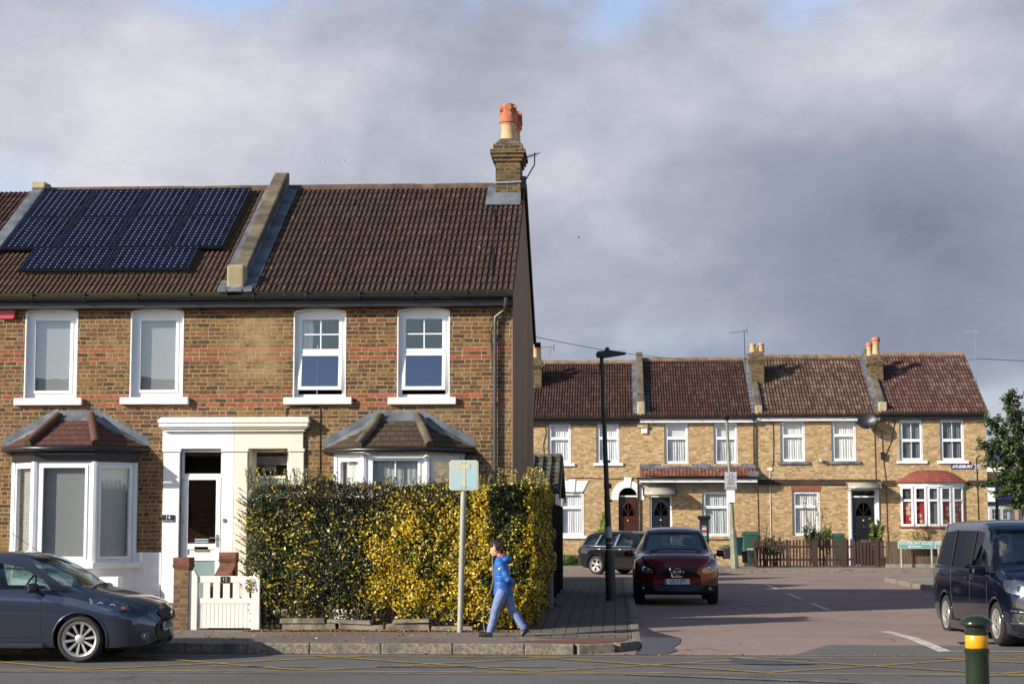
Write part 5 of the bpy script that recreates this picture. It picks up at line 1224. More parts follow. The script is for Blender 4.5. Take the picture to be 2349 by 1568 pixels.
m.box(CD[0]-.05, CD[1]+.05, Y1-.05, Y1+.04, CD[3]-.02, CD[3]+.06); m.build('door_surround', K['white'], hC)
def canopy(h, x0, x1, zt, zb, d=.75):
    m = MB(); n = 8; pts = [(Y1-d*math.sin(math.pi/2*k/n), zb+(zt-zb)*math.cos(math.pi/2*k/n)) for k in range(n+1)]; b = len(m.v)
    for x in (x0, x1):
        for (y, z) in pts: m.v.append((x, y, z))
    for k in range(n): m.face(b+k, b+k+1, b+n+2+k, b+n+1+k)
    o = m.build('canopy_sheet', K['canopy'], h, smooth=True); o.modifiers.new('t', 'SOLIDIFY').thickness = .006
    for i, x in enumerate((x0, x1)):
        e = MB(); e.tube([(x, y, z) for y, z in pts], .022, 6); e.bar((x, Y1, zb), (x, Y1-d, zb), .03, .03); e.build('canopy_bracket', K['black' if h is hB else 'alu'], h)
canopy(hB, FX(1475, Y1-.4), FX(1549, Y1-.4), FZ(1116, Y1-.3, 1515), FZ(1134, Y1-.6, 1515)); canopy(hC, FX(1939, Y1-.4), FX(2016, Y1-.4), FZ(1105, Y1-.3, 1980), FZ(1119, Y1-.6, 1980))
# long pent roof of the second house
xa, xb = XA1-.02, XB1-.03; zt_, zb_ = FZ(1070, Y1, 1600), FZ(1091, Y1-.55, 1600)
tile_roof('porch_roof', hB, (xa, Y1-.6, zb_), (xb, Y1-.6, zb_), (xa, Y1-.0, zt_), (xb, Y1, zt_), 'tile_pent', course=.17, roll=.14, hgt=.02, step=.02)
m = MB(); m.hexa([(xa, Y1-.14, zt_-.10), (xb, Y1-.14, zt_-.10), (xb, Y1-.02, zt_), (xa, Y1-.02, zt_), (xa, Y1-.14, zt_-.04), (xb, Y1-.14, zt_-.04), (xb, Y1-.0, zt_+.12), (xa, Y1-.0, zt_+.12)]); m.box(xb-.3, xb+.05, Y1-.66, Y1-.05, zb_-.02, zb_+.16); m.build('lead_flashing', K['lead'], hB)
m = MB(); m.box(xa, xb, Y1-.54, Y1-.50, zb_-.24, zb_-.07); m.box(xa, xb, Y1-.50, Y1, zb_-.24, zb_-.22); m.build('porch_fascia', K['white'], hB)
gutter(hB, xa-.1, xb+.05, Y1-.61, zb_-.06, .05, name='porch_gutter')
m = MB(); m.box(xa+.1, xb-.02, Y1-.02, Y1, zb_-.50, zb_-.24); m.build('concrete_lintel', K['concrete'], hB)
for h, px, z0, z1 in ((hB, 1463, GZ, zb_-.1), (hB, 1729, zt_+.1, zeB-.2)):
    m = MB(); x = FX(px, Y1); m.tube([(x, Y1-.3, z1), (x, Y1-.08, z1-.18), (x, Y1-.07, z0)], .034, 8); m.build('downpipe', K['black_gloss'], h)
# timber beams let into the wall
m = MB(); m.box(XB1+.05, XC1-.05, Y1-.05, Y1, FZ(1112, Y1, 1800), FZ(1099, Y1, 1800)); m.build('timber_beam', K['timber_beam'], hC)
m = MB(); m.box(XC1+.05, XC1+.55, Y1-.05, Y1, FZ(1113, Y1, 2200), FZ(1101, Y1, 2200)); m.build('timber_beam', K['timber_beam'], hD)
m = MB(); m.box(XD1-.75, XD1+.02, Y1-.05, Y1, FZ(1113, Y1, 2200), FZ(1101, Y1, 2200)); m.build('timber_beam', K['timber_beam'], hD)
# bow window
bx0, bx1 = FX(2064, Y1-.3), FX(2211, Y1-.3); zs_, zh_ = FZ(1206, Y1-.4, 2130), FZ(1115, Y1-.4, 2130); n = 5; bp = .38
bow = [(bx0+(bx1-bx0)*(.5-.5*math.cos(math.pi*k/n)) if 0 else bx0+(bx1-bx0)*k/n, Y1-bp*math.sin(math.pi*(k/n*.9+.05))-.0) for k in range(n+1)]
for i in range(n):
    T, L_ = seg_T(bow[i], bow[i+1]); lo = ['floral', 'floral', 'curtain_dark', 'floral', 'floral'][i]
    window(hD, .02, L_-.02, zs_, zh_, 0, [(0, 1, .66, 1, 1, 1), (0, 1, 0, .66, 1, 1)], T=T, fw=.04, sw=.035, deep=.0, name='bow_window', backy=.10, glassm='glass_far',
           backs=[('flat', 'stained' if i < 2 else 'curtain_dark', (0, 1, .68, 1)), ('flat', lo, (0, 1, 0, .66))])
def outl(d): return [(bow[0][0]-d, Y1)]+[(x+(x-(bx0+bx1)/2)*d*.4, y-d) for x, y in bow]+[(bow[-1][0]+d, Y1)]
m = MB(); m.prism(outl(.03), zh_, FZ(1105, Y1-.4, 2130), 'z'); m.build('bow_fascia', K['white'], hD)
m = MB(); m.prism(outl(.05), zs_-.07, zs_, 'z'); m.build('bow_sill', K['bow_red'], hD)
m = MB(); m.prism(outl(-.02), GZ-.2, zs_-.07, 'z'); m.build('bow_wall', K['brick_far'], hD)
m = MB(); m.uv = []; e = outl(.14); ze_, zt2 = FZ(1105, Y1-.5, 2130), FZ(1078, Y1, 2130); k = 10; cxb = (bx0+bx1)/2
o2 = [(e[0][0]-.05, Y1-.02)]+e[1:-1]+[(e[-1][0]+.05, Y1-.02)]
def hood(p, s): # eaves point -> up the curved hood to the wall
    x = cxb+(p[0]-cxb)*(1-s*.62); top = ze_+(zt2-ze_)*math.sqrt(max(0, 1-((x-cxb)/((bx1-bx0)/2+.25))**2))
    return Vector((x, p[1]+(Y1-.0-p[1])*s, ze_+(top-ze_)*math.sin(s*math.pi/2)+.0))
cr = 7
for i in range(len(o2)-1):
    for j in range(cr):
        pa = [hood(o2[i], j/cr), hood(o2[i+1], j/cr), hood(o2[i+1], (j+1)/cr), hood(o2[i], (j+1)/cr)]
        pa[0] += Vector((0, 0, .02)); pa[1] += Vector((0, 0, .02)); b = len(m.v); m.v += [tuple(v) for v in pa]+[tuple(pa[0]-Vector((0, 0, .03))), tuple(pa[1]-Vector((0, 0, .03)))]
        m.uv += [(i*3, j), (i*3+3, j), (i*3+3, j+.99), (i*3, j+.99), (i*3, j), (i*3+3, j)]; m.face(b, b+1, b+2, b+3); m.face(b+4, b+5, b+1, b)
m.build('bow_roof', K['bow_red'], hD, fix=False)
# street name plates on the wall
m = MB(); a, b = FX(2180, Y1), FX(2232, Y1); za, zb = FZ(1075, Y1, 2200), FZ(1064.5, Y1, 2200); m.box(a, b, Y1-.025, Y1-.004, za, zb)
t = single('street_name_plate', m, K['sign_blue'], 'dark blue enamel plate on the wall lettered AYLESBURY in white', 'street sign', ((a+b)/2, Y1, (za+zb)/2))
def letter_on(o, name, s, size, loc, mat, **kw):
    tt = text(name, s, size, loc, mat, None, **kw); base = o.matrix_world.translation if False else Vector(o.location); tt.data.transform(Matrix.Translation(-base)); tt.parent = o; return tt
letter_on(t, 'lettering', 'AYLESBURY', .148, ((a+b)/2, Y1-.027, (za+zb)/2), K['sign_white'], bold=.006, sx=1.0)
m = MB(); a, b = FX(2233.5, Y1), FX(2256, Y1); m.box(a, b, Y1-.02, Y1-.004, za, zb)
t = single('street_name_plate', m, K['sign_grey'], 'faded pale plate lettered ROAD beside the blue one on the wall', 'street sign', ((a+b)/2, Y1, (za+zb)/2))
letter_on(t, 'lettering', 'ROAD', .14, ((a+b)/2, Y1-.022, (za+zb)/2), K['terracotta'])
# alarm boxes, vents, cables
m = MB(); a, b, za, zb = FX(1471, Y1), FX(1485, Y1), FZ(994, Y1, 1478), FZ(975, Y1, 1478); m.prism([(a, za), (b, za), (b, zb), (a, zb)], Y1-.08, Y1, 'y')
bevel(single('alarm_box', m, K['sign_white'], 'white burglar alarm box between upper windows of the far terrace', 'alarm box', ((a+b)/2, Y1, za)), .015)
m = MB(); a, b, za, zb = FX(2019, Y1), FX(2027, Y1), FZ(1053, Y1, 2020), FZ(1039, Y1, 2020); m.box(a, b, Y1-.14, Y1, za, zb); m.box(a-.02, b+.02, Y1-.17, Y1, zb, zb+.03)
bevel(single('junction_box', m, K['black'], 'small black box on the wall between the last two far houses', 'junction box', ((a+b)/2, Y1, za)), .01)
m = MB(); c = (FX(1883, Y1), FZ(1056, Y1, 1883)); m.lathe([(.05, -.2), (.07, -.19), (.07, -.08), (.05, -.06), (.05, 0)], (c[0], Y1, c[1]), 14, 'y')
single('boiler_flue', m, K['alu'], 'round grey boiler flue sticking out between two upper windows', 'flue', (c[0], Y1, c[1]))
def cable(h, pts, r=.012): 
    m = MB(); m.tube([(FX(a, Y1), Y1-.02, FZ(b, Y1, a)) for a, b in pts], r, 5); m.build('cable', K['black'], h)
cable(hA, [(1216, 975), (1250, 978), (1253, 990), (1246, 1020), (1250, 1062)]); cable(hA, [(1300, 1097), (1340, 1095), (1400, 1098), (1462, 1096)])
cable(hC, [(1773, 952), (1774, 1010), (1773, 1060), (1770, 1070)]); cable(hC, [(2006, 965), (2007, 1085), (2010, 1290)])
cable(hD, [(2022, 950), (2024, 1040), (2030, 1100), (2031, 1200), (2033, 1280)]); cable(hD, [(2030, 1045), (2045, 1010), (2052, 970), (2060, 955)]); cable(hD, [(2246, 1043), (2238, 1050), (2239, 1120), (2240, 1230)])
cable(hC, [(1736, 1120), (1737, 1200), (1738, 1290)]); cable(hB, [(1466, 1110), (1467, 1190), (1467, 1290)])
for px, h in ((1765, hC),):
    m = MB(); x = FX(px, Y1); m.box(x-.09, x+.09, Y1-.04, Y1, FZ(1079, Y1, px), FZ(1072, Y1, px)); m.tube([(x, Y1-.02, FZ(1079, Y1, px)), (x, Y1-.02, 1.2)], .014, 5); m.build('service_box', K['cream'], h)
# dishes and aerials
dc = (FX(1990, Y1-.35), Y1-.35, FZ(968, Y1-.35, 1990)); dish('grey satellite dish on the wall between the last two far houses', dc, .36, (-.25, -1, .35), (dc[0]+.1, Y1, dc[2]-.1))
aerial('small aerial on a bent mast beside the leftmost far chimney', (FX(1247, YC, 850), YC, FZ(838, YC, 1247)), (FX(1264, YC, 850), YC, FZ(794, YC, 1264)), (-1, .1, .05), grp='aerials of the far terrace', mount=(FX(1262, YC, 850), YC, FZ(812, YC, 1262)), boom=.6)
aerial('tall straight aerial rising beside the middle far chimney', (FX(1712, YC), YC, FZ(850, YC, 1712)), (FX(1710, YC), YC, FZ(757, YC, 1710)), (-1, .1, -.1), grp='aerials of the far terrace', boom=.6)
aerial('tall pale aerial mast at the right gable end of the far terrace', (FX(2244, YC), YC, FZ(905, YC, 2244)), (FX(2242, YC), YC, FZ(757, YC, 2242)), (-1, .2, -.1), grp='aerials of the far terrace', boom=.35, mat='alu', n=5)
m = MB(); m.tube([(FX(1990, YR1), YR1, zrC), (FX(1990, YR1), YR1, zrC+.2)], .03, 8)
# ---------------------------------------------------------------- garden front, street furniture
PZG = .15
def at(px, Y, py=1200): return FX(px, Y, py)
# brick gate pier and the dividing pier with its sloping wing
def pier(label, px0, px1, Y, pyt, pyb=None, d=.34, cap=.17):
    x0, x1 = at(px0, Y, 1350), at(px1, Y, 1350); zt_ = FZ(pyt, Y, (px0+px1)/2)
    t = thing('brick_pier', label, 'gate pier', ((x0+x1)/2, Y+d/2, PZG), 'brick piers by the gate')
    m = MB(); m.box(x0, x1, Y, Y+d, PZG-.05, zt_-cap); m.build('shaft', K['brick_pier'], t)
    m = MB(); o = .03; m.box(x0-o*.5, x1+o*.5, Y-o*.5, Y+d+o*.5, zt_-cap+.045, zt_); m.hexa([(x0, Y, zt_-cap-.02), (x1, Y, zt_-cap-.02), (x1, Y+d, zt_-cap-.02), (x0, Y+d, zt_-cap-.02), (x0-o, Y-o, zt_-cap+.045), (x1+o, Y-o, zt_-cap+.045), (x1+o, Y+d+o, zt_-cap+.045), (x0-o, Y+d+o, zt_-cap+.045)])
    bevel(m.build('cap', K['terracotta_old'], t), .01); return t
K['terracotta_old'] = pbr('weathered red cap', (.22, .085, .05), .85, var=.3, scale=6, bump=.4, dirt=(.08, .06, .045), dscale=5)
pier('brown brick gate pier with moulded red cap beside the white gate post', 398, 432, 30.0, 1278)
t = pier('red capped brick pier set back behind the white gate, between the two front doors', 503, 539, 31.55, 1266, d=.22)
m = MB(); x0, x1 = at(505, 31.4, 1300), at(505, 31.4, 1300)+.20; zz = FZ(1300, 31.5, 520)
m.prism([(31.56, PZG-.05), (31.56, zz), (31.2, zz-.12), (30.55, zz-.42), (30.55, PZG-.05)], x0, x1, 'x'); m.build('wing_wall', K['brick_pier'], t)
m = MB(); m.bar(((x0+x1)/2, 31.55, zz+.02), ((x0+x1)/2, 30.5, zz-.40), .27, .05); m.build('wing_coping', K['terracotta_old'], t)
# white timber gate
GY = 30.08
gx = lambda px: at(px, GY, 1380); gz = lambda py: FZ(py, GY, 515)
g = thing('garden_gate', 'white boarded timber garden gate with open slats along its top', 'gate', (gx(515), GY, PZG))
for a, b, zt_, sg in ((433, 454, 1307, 1), (578, 597, 1311, -1)):
    m = MB(); xa, xb = gx(a), gx(b); z = gz(zt_); w = xb-xa
    m.prism([(xa, PZG-.02), (xb, PZG-.02), (xb, z-.10 if sg > 0 else z-.01), ((xa+xb)/2+.02*sg, z), (xa, z-.01 if sg > 0 else z-.10)], GY-.05, GY+.06, 'y'); bevel(m.build('post', K['wood_gate'], g), .01)
xa, xb = gx(455), gx(577)
m = MB(); m.box(xa, xb, GY-.02, GY+.03, gz(1335), gz(1320)); m.build('top_rail', K['wood_gate'], g)
m = MB(); m.box(xa, xb, GY-.02, GY+.03, gz(1383), gz(1371)); m.build('middle_rail', K['wood_gate'], g)
for k in range(5):
    c = xa+(xb-xa)*(.155+.185*k); m = MB(); m.box(c-.055, c+.055, GY-.01, GY+.02, gz(1371), gz(1335)); m.build('slat', K['wood_gate'], g)
m = MB(); n = 13
for k in range(n):
    a, b = xa+(xb-xa)*k/n, xa+(xb-xa)*(k+1)/n; m.box(a+.003, b-.003, GY-.012, GY+.012, gz(1439), gz(1383))
m.box(xa, xb, GY+.013, GY+.03, gz(1436), gz(1385)); m.build('boarding', K['wood_gate'], g)
m = MB(); m.box(gx(506), gx(526), GY-.035, GY-.021, gz(1335), gz(1321)); t = single('number_plate', m, K['iron'], 'small grey metal plate with number 12 on top rail of the white gate', 'number plate', (gx(516), GY-.03, gz(1328)))
letter_on(t, 'number', '12', .085, (gx(516), GY-.037, gz(1328)), K['sign_cream'])
m = MB(); m.box(gx(500), gx(575), 30.6, 31.4, PZG, .35); single('plant_trough', m, K['bin_black'], 'dark plant trough on the path behind the white gate slats', 'planter', (gx(540), 31, PZG))
# low wall of broken stone slabs under the hedge
rr = random.Random(12)
def slab_wall():
    HX = lambda px: at(px, 29.9, 1430)
    t = thing('stone_edging', 'low broken edging wall of stacked stone slabs under the hedge', 'low wall', (HX(860), 30, PZG))
    for (a, b, z0, z1, tl) in ((645, 770, .17, .27, .015), (775, 880, .19, .27, -.02), (883, 985, .17, .27, 0), (988, 1085, .15, .24, -.01), (640, 745, .28, .36, .0), (748, 850, .29, .35, -.03), (900, 985, .28, .34, .02)):
        xa_, xb_ = HX(a), HX(b); m = MB(); d0 = rr.uniform(0, .04)
        m.hexa([(xa_, 29.93+d0, z0), (xb_, 29.93+d0*.5, z0+tl), (xb_, 30.25, z0+tl), (xa_, 30.25, z0), (xa_+.01, 29.94+d0, z1), (xb_-.02, 29.95+d0*.5, z1+tl), (xb_, 30.25, z1+tl), (xa_, 30.25, z1)])
        o = m.build('slab', K['slab_stone'], t); bevel(o, .012, 2)
slab_wall()
m = MB(); sheet(m, [(at(600, 30), 29.62), (at(1200, 30), 29.62), (at(1215, 30), 30.6), (at(600, 30), 30.6)], .152, .3, lambda y: 0); struct('soil_strip', m, pbr('dark soil', (.09, .062, .042), .95, var=.4, scale=12, bump=.6, bscale=60))
# ---- leaves
def leaf_arrays(P, Nn, size, col, elong=1.7, seed=0, tilt=.8):
    n = len(P); g = np.random.default_rng(seed)
    nr = Nn+g.normal(0, tilt, (n, 3)); nr /= np.linalg.norm(nr, axis=1)[:, None]+1e-9
    a = g.normal(0, 1, (n, 3)); a -= nr*(a*nr).sum(1)[:, None]; a /= np.linalg.norm(a, axis=1)[:, None]+1e-9
    b = np.cross(nr, a); L_ = (size*elong/2)[:, None]; W_ = (size/2)[:, None]
    v = np.stack([P-a*L_, P+b*W_+nr*W_*.25-a*L_*.1, P+a*L_, P-b*W_+nr*W_*.25-a*L_*.1], 1).reshape(-1, 3)
    return v, np.repeat(col, 4, 0)
def leaf_mesh(name, P, Nn, size, col, mat, parent=None, base=None, **kw):
    v, c = leaf_arrays(np.asarray(P, float), np.asarray(Nn, float), np.asarray(size, float), np.asarray(col, float), **kw)
    off = OFF.get(parent.name, Vector()) if parent is not None else Vector(base or (0, 0, 0))
    v = v-np.array(off)[None, :]; n = len(v)//4
    me = bpy.data.meshes.new(name); me.vertices.add(len(v)); me.vertices.foreach_set('co', v.ravel().astype(np.float32))
    me.loops.add(len(v)); me.loops.foreach_set('vertex_index', np.arange(len(v), dtype=np.int32))
    me.polygons.add(n); me.polygons.foreach_set('loop_start', np.arange(0, len(v), 4, dtype=np.int32)); me.polygons.foreach_set('loop_total', np.full(n, 4, dtype=np.int32))
    me.update(); ca = me.color_attributes.new('Col', 'FLOAT_COLOR', 'POINT')
    ca.data.foreach_set('color', np.concatenate([c, np.ones((len(c), 1))], 1).ravel().astype(np.float32)); me.materials.append(mat); me.validate()
    o = link_mesh(name, me, parent)
    if parent is None and base is not None: o.location = base
    return o
def cn(x, y, z, s, ph=0.):         # cheap clumpy noise in about -1..1
    return (np.sin(x*s*1.7+ph+1.3*np.sin(y*s*1.1+ph*2))+np.sin(z*s*1.9+ph*3+1.1*np.sin(x*s*.9))+np.sin((x+z)*s*2.9+ph*5+y*s)*.7+np.sin((x-z)*s*4.7+ph)*.5)/3.2
def pick(cols, w, n, g):
    w = np.array(w, float); idx = g.choice(len(cols), n, p=w/w.sum()); c = np.array(cols)[idx]; return c*(g.uniform(.7, 1.25, (n, 1)))
def hedge():
    x0, x1 = at(566, 30.1, 1250), at(1212, 30.1, 1250); g = np.random.default_rng(5); ztop = 2.53
    t = thing('hedge', 'tall clipped hedge, dark green on the left and golden yellow on the right', 'hedge', ((x0+x1)/2, 30.6, PZG))
    N_ = 74000; W = x1-x0
    # faces: front, top, right end, left end
    pick_face = g.choice(4, N_, p=[.62, .16, .18, .04]); u = g.uniform(0, 1, N_); v = g.uniform(0, 1, N_); dep = g.exponential(.075, N_)
    X = np.zeros(N_); Y = np.zeros(N_); Z = np.zeros(N_); NN = np.zeros((N_, 3)); D = 1.25
    f = pick_face == 0; X[f] = x0+u[f]*W; Z[f] = .22+v[f]*(ztop-.22); Y[f] = 30.02+dep[f]; NN[f] = (0, -1, .2)
    f = pick_face == 1; X[f] = x0+u[f]*W; Y[f] = 30.05+v[f]*D; Z[f] = ztop-dep[f]; NN[f] = (0, -.2, 1)
    f = pick_face == 2; Y[f] = 30.05+u[f]*1.5; Z[f] = .22+v[f]*(ztop-.18); X[f] = x1+.05+.27*np.clip((Y[f]-30.1)/1.1, 0, 1)-dep[f]; NN[f] = (1, -.3, .1)
    f = pick_face == 3; Y[f] = 30.05+u[f]*D; Z[f] = .25+v[f]*(ztop-.3); X[f] = x0+dep[f]; NN[f] = (-1, -.2, .1)
    bul = cn(X, Y, Z, 2.3, .7)*.10+cn(X, Y, Z, 6., 2.1)*.06+cn(X, Y, Z, 11., 5.)*.03
    Y -= bul*(pick_face == 0); Z += bul*.8*(pick_face == 1)+cn(X, Y, Z, 1.9, 4.)*.085*(pick_face == 1); X += bul*(pick_face == 2)
    e_ = .24; ft = pick_face == 0; tpf = pick_face == 1; q_ = np.clip((Z-(ztop-e_))/e_, 0, 1); Y += ft*(e_*.75*q_**2); p_ = np.clip((30.05+e_-Y)/e_, 0, 1); Z -= tpf*(e_*.6*p_**2)
    lx = np.clip((x0+.3-X)/.3, 0, 1); Z -= tpf*(.16*lx**2); Z *= np.where(ft, 1-.05*lx**2*(Z > 1.5), 1); X += (pick_face == 3)*(.14*np.clip((Z-ztop+.5)/.5, 0, 1)**2+.10*np.clip((.8-Z)/.6, 0, 1))+(ft*lx)*.5*(.10*np.clip((.8-Z)/.6, 0, 1)+.12*np.clip((Z-ztop+.5)/.5, 0, 1)**2)+(pick_face == 3)*cn(X, Y, Z, 4., 3.)*.07
    # the foot tapers in, the right shoulder swells, ends rounded
    low = np.clip((.75-Z)/.5, 0, 1); Y += low*.10*(pick_face == 0); rt = pick_face == 2; X[rt] -= .30*np.clip((.95-Z[rt])/.8, 0, 1)**1.3
    cr = (pick_face == 0) & (X > x1-.35); Y[cr] += .25*((X[cr]-x1+.35)/.35)**2; X[cr] -= .30*np.clip((.95-Z[cr])/.8, 0, 1)*((X[cr]-x1+.35)/.35)
    uu = (X-x0)/W; vv = Z/ztop
    hole = (np.abs(uu-.50)/.035)**2+((Z-.42)/.13)**2 < 1
    keep = ~((Z < .35+.10*cn(X, Y, Z, 3., 1.)) & (uu < .86) & (g.uniform(0, 1, N_) < .93) & (pick_face == 0)) & ~(hole & (pick_face == 0))
    yel = .08+.08*(uu < .25)
    yel = yel+.68/(1+np.exp(-(uu-.42-.22*np.clip(vv-.35, 0, 1)+cn(X, Y, Z, 1.1, 3.)*.10)*26))
    yel = yel*np.clip(1.15-.9*np.clip((vv-.66)/.3, 0, 1)*(uu < .8)-.85*((uu > .86) & (vv > .62))-.45*((vv < .2)), .06, 1)
    yel = yel*(1-.6*(cn(X, Y, Z, 2.6, 9.) > .25))
    yel = np.where(rt, np.clip(.62-.25*((Z-ztop*.6)/ztop)-.25*np.clip(Y-30.6, 0, 3), .12, 1), yel)
    isy = g.uniform(0, 1, N_) < yel
    green = pick([(.022, .045, .016), (.035, .065, .020), (.055, .085, .022), (.02, .035, .018)], (3, 3, 2, 2), N_, g)
    brown = pick([(.06, .035, .018), (.045, .028, .016), (.08, .05, .02)], (2, 2, 1), N_, g)
    gold = pick([(.68, .45, .018), (.56, .40, .03), (.33, .32, .04), (.74, .55, .06)], (4, 3, 2, 2), N_, g)
    top_br = (g.uniform(0, 1, N_) < .45*np.clip((vv-.72)/.2, 0, 1)*((uu > .1) & (uu < .78))) | (g.uniform(0, 1, N_) < .16*(uu < .5))
    col = np.where(isy[:, None], gold, np.where(top_br[:, None], brown, green))
    size = np.where(isy, g.uniform(.026, .042, N_), g.uniform(.018, .030, N_))*np.where((uu > .85) & ~isy, 1.25, 1.)
    P = np.stack([X, Y, Z], 1)
    for nm, sel in (('dark_foliage', keep & ~isy), ('golden_foliage', keep & isy)):
        leaf_mesh(nm, P[sel], NN[sel], size[sel], col[sel], K['leaf'], t, seed=3)
    # shoots standing up out of the clipped top, twigs inside, stems
    sp, sc_, sn, ss = [], [], [], []; tw = MB()
    r2 = random.Random(8)
    for k in range(420):
        uu_ = r2.random(); xx = x0-.05+uu_*(W+.35); yy = 30.05+r2.random()*1.1; hh = r2.choice([.10, .15, .2, .28, .38]) if not (.3 < uu_ < .62) else r2.choice([.05, .08, .14, .22])
        if r2.random() < .18: xx = x0-.02-r2.random()*.08; z0_ = .5+r2.random()*1.9; dx, dz = -.16, .12; hh = .2
        else: z0_ = ztop-.06; dx, dz = r2.uniform(-.25, .25), 1
        d = Vector((dx, r2.uniform(-.15, .1), dz)).normalized(); p0 = Vector((xx, yy, z0_)); p1 = p0+d*hh
        tw.tube([p0, p1], .0035, 3, cap=False); ye = r2.random() < (.55 if uu_ > .55 else .2)
        for j in range(int(hh/.022)):
            q = p0+d*(hh*j/(hh/.022))+Vector((r2.uniform(-.02, .02), r2.uniform(-.02, .02), 0)); sp.append(tuple(q)); sn.append((r2.uniform(-1, 1), -1, .5)); ss.append(.024)
            sc_.append((.5, .4, .04) if ye else (.035, .06, .02))
    for k in range(1500):
        a = Vector((x0+.1+r2.random()*(W-.15), 30.08+r2.random()*.25, .3+r2.random()*2.1)); tw.tube([a, a+Vector((r2.uniform(-.12, .12), r2.uniform(-.08, .05), r2.uniform(.08, .3)))], .004, 3, cap=False)
    for k in range(46):
        a = x0+.15+(W-.2)*k/45; tw.tube([(a, 30.35, PZG), (a+r2.uniform(-.15, .15), 30.35, .7), (a+r2.uniform(-.3, .3), 30.5, 1.6)], .014, 5, cap=False)
    leaf_mesh('shoots', sp, sn, ss, sc_, K['leaf'], t, seed=9)
    tw.build('twigs', K['twig'], t, fix=False)
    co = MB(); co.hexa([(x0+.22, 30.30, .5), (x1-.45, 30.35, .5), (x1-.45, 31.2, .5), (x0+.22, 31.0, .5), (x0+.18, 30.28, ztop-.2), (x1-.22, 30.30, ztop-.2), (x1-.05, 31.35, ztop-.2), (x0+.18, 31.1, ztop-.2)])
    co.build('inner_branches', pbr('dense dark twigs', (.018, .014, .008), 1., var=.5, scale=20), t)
    return t
hedge()
def litter():
    g = np.random.default_rng(3); n = 2600; X = g.uniform(at(570, 30), at(1215, 30), n); Y = 29.68+g.exponential(.10, n); k = Y < 29.95
    n2 = 260; X2 = g.uniform(at(300, 29), at(1240, 29), n2); Y2 = g.uniform(27.3, 29.8, n2); n3 = 180; X3 = g.uniform(-12, 6, n3); Y3 = 27.02-g.exponential(.12, n3)
    P = np.concatenate([np.stack([X[k], Y[k]+.0, np.full(k.sum(), .163)+g.uniform(0, .02, k.sum())], 1), np.stack([X2, Y2, np.full(n2, .163)], 1), np.stack([X3, Y3, np.full(n3, .016)], 1)])
    m_ = len(P); col = pick([(.30, .16, .05), (.42, .28, .06), (.20, .10, .05), (.5, .42, .1), (.30, .10, .05)], (3, 2, 3, 1, 1), m_, g)
    o = leaf_mesh('fallen_leaves', P, np.tile((0, -.2, 1.), (m_, 1)), g.uniform(.018, .04, m_), col, K['leaf_soft'], base=(0, 0, 0), tilt=.35); o['kind'] = 'stuff'; o['label'] = 'fallen leaves scattered along the foot of the hedge'; o['category'] = 'leaves'
litter()
# ---- generic plants
def bush(name, label, cat, c, rx, ry, h, n, cols, w, leaf=.045, seed=1, stems=6, mat='leaf_soft', kind='round', group=None, r_st=.012, clump=5):
    g = np.random.default_rng(seed); t = thing(name, label, cat, c, group); tw = MB(); rr = random.Random(seed); tips = []
    for k in range(stems):
        a = rr.uniform(0, 6.28); d = rr.uniform(.2, .9); tp = Vector((c[0]+math.cos(a)*rx*d, c[1]+math.sin(a)*ry*d, c[2]+h*rr.uniform(.55, .98))); b = Vector(c)+Vector((math.cos(a)*.04, math.sin(a)*.04, 0)); mid = b.lerp(tp, .5)+Vector((rr.uniform(-.05, .05), 0, h*.08))
        tw.tube([b, mid, tp], [r_st, r_st*.7, r_st*.3], 5, cap=False); tips.append((mid, tp))
        for j in range(4):
            s = mid.lerp(tp, rr.random()); e = s+Vector((rr.uniform(-1, 1)*rx*.35, rr.uniform(-1, 1)*ry*.35, rr.uniform(.1, .3)*h)); tw.tube([s, e], r_st*.3, 3, cap=False); tips.append((s, e))
    tw.build('stems', K['twig'], t, fix=False)
    if n:
        if kind == 'round':
            C = g.normal(0, 1, (n, 3)); C /= np.linalg.norm(C, axis=1)[:, None]; rad = g.uniform(.55, 1, n)**.5; C *= rad[:, None]; C *= (1+.22*cn(C[:, 0]*3, C[:, 1]*3, C[:, 2]*3, 1., seed))[:, None]
            P = np.array(c)+C*np.array([rx, ry, h*.5])+np.array([0, 0, h*.52]); Nn = C
        elif kind == 'cone':
            zz_ = 1-np.sqrt(g.uniform(0, 1, n)); a = g.uniform(0, 6.28, n); rad = (1-zz_)**.75*(1-np.clip(.12-zz_, 0, 1)*3)*g.uniform(.75, 1.05, n)*(1+.12*cn(a*2, zz_*8, a, 1., seed))
            P = np.stack([c[0]+np.cos(a)*rad*rx, c[1]+np.sin(a)*rad*ry, c[2]+zz_*h], 1); Nn = np.stack([np.cos(a), np.sin(a), .3+a*0], 1)
        else:   # leaves along the twigs
            idx = g.integers(0, len(tips), n); A = np.array([tuple(tips[i][0]) for i in idx]); B = np.array([tuple(tips[i][1]) for i in idx]); s = g.uniform(0, 1.05, (n, 1)); P = A+(B-A)*s+g.normal(0, .035, (n, 3)); Nn = np.tile((0, -.5, .8), (n, 1))
        leaf_mesh('foliage', P, Nn, g.uniform(.7, 1.2, n)*leaf, pick(cols, w, n, g), K[mat], t, seed=seed)
    return t
GC = [(.03, .06, .02), (.06, .10, .03), (.10, .15, .04)]
bush('conifer', 'bright lime green cone shaped conifer by the brown arched door', 'conifer', (FX(1384, 69.6), 69.6, .34), .46, .46, FZ(1171, 69.6, 1384)-.34, 5200, [(.22, .32, .03), (.32, .42, .05), (.12, .20, .03)], (3, 2, 2), .05, 4, 1, kind='cone')
bush('shrub', 'dark leafy shrub with upright twigs under the far window', 'shrub', (FX(1853, 69.6), 69.6, .34), .42, .4, 1.45, 850, GC, (3, 2, 1), .07, 5, 9, kind='twig')
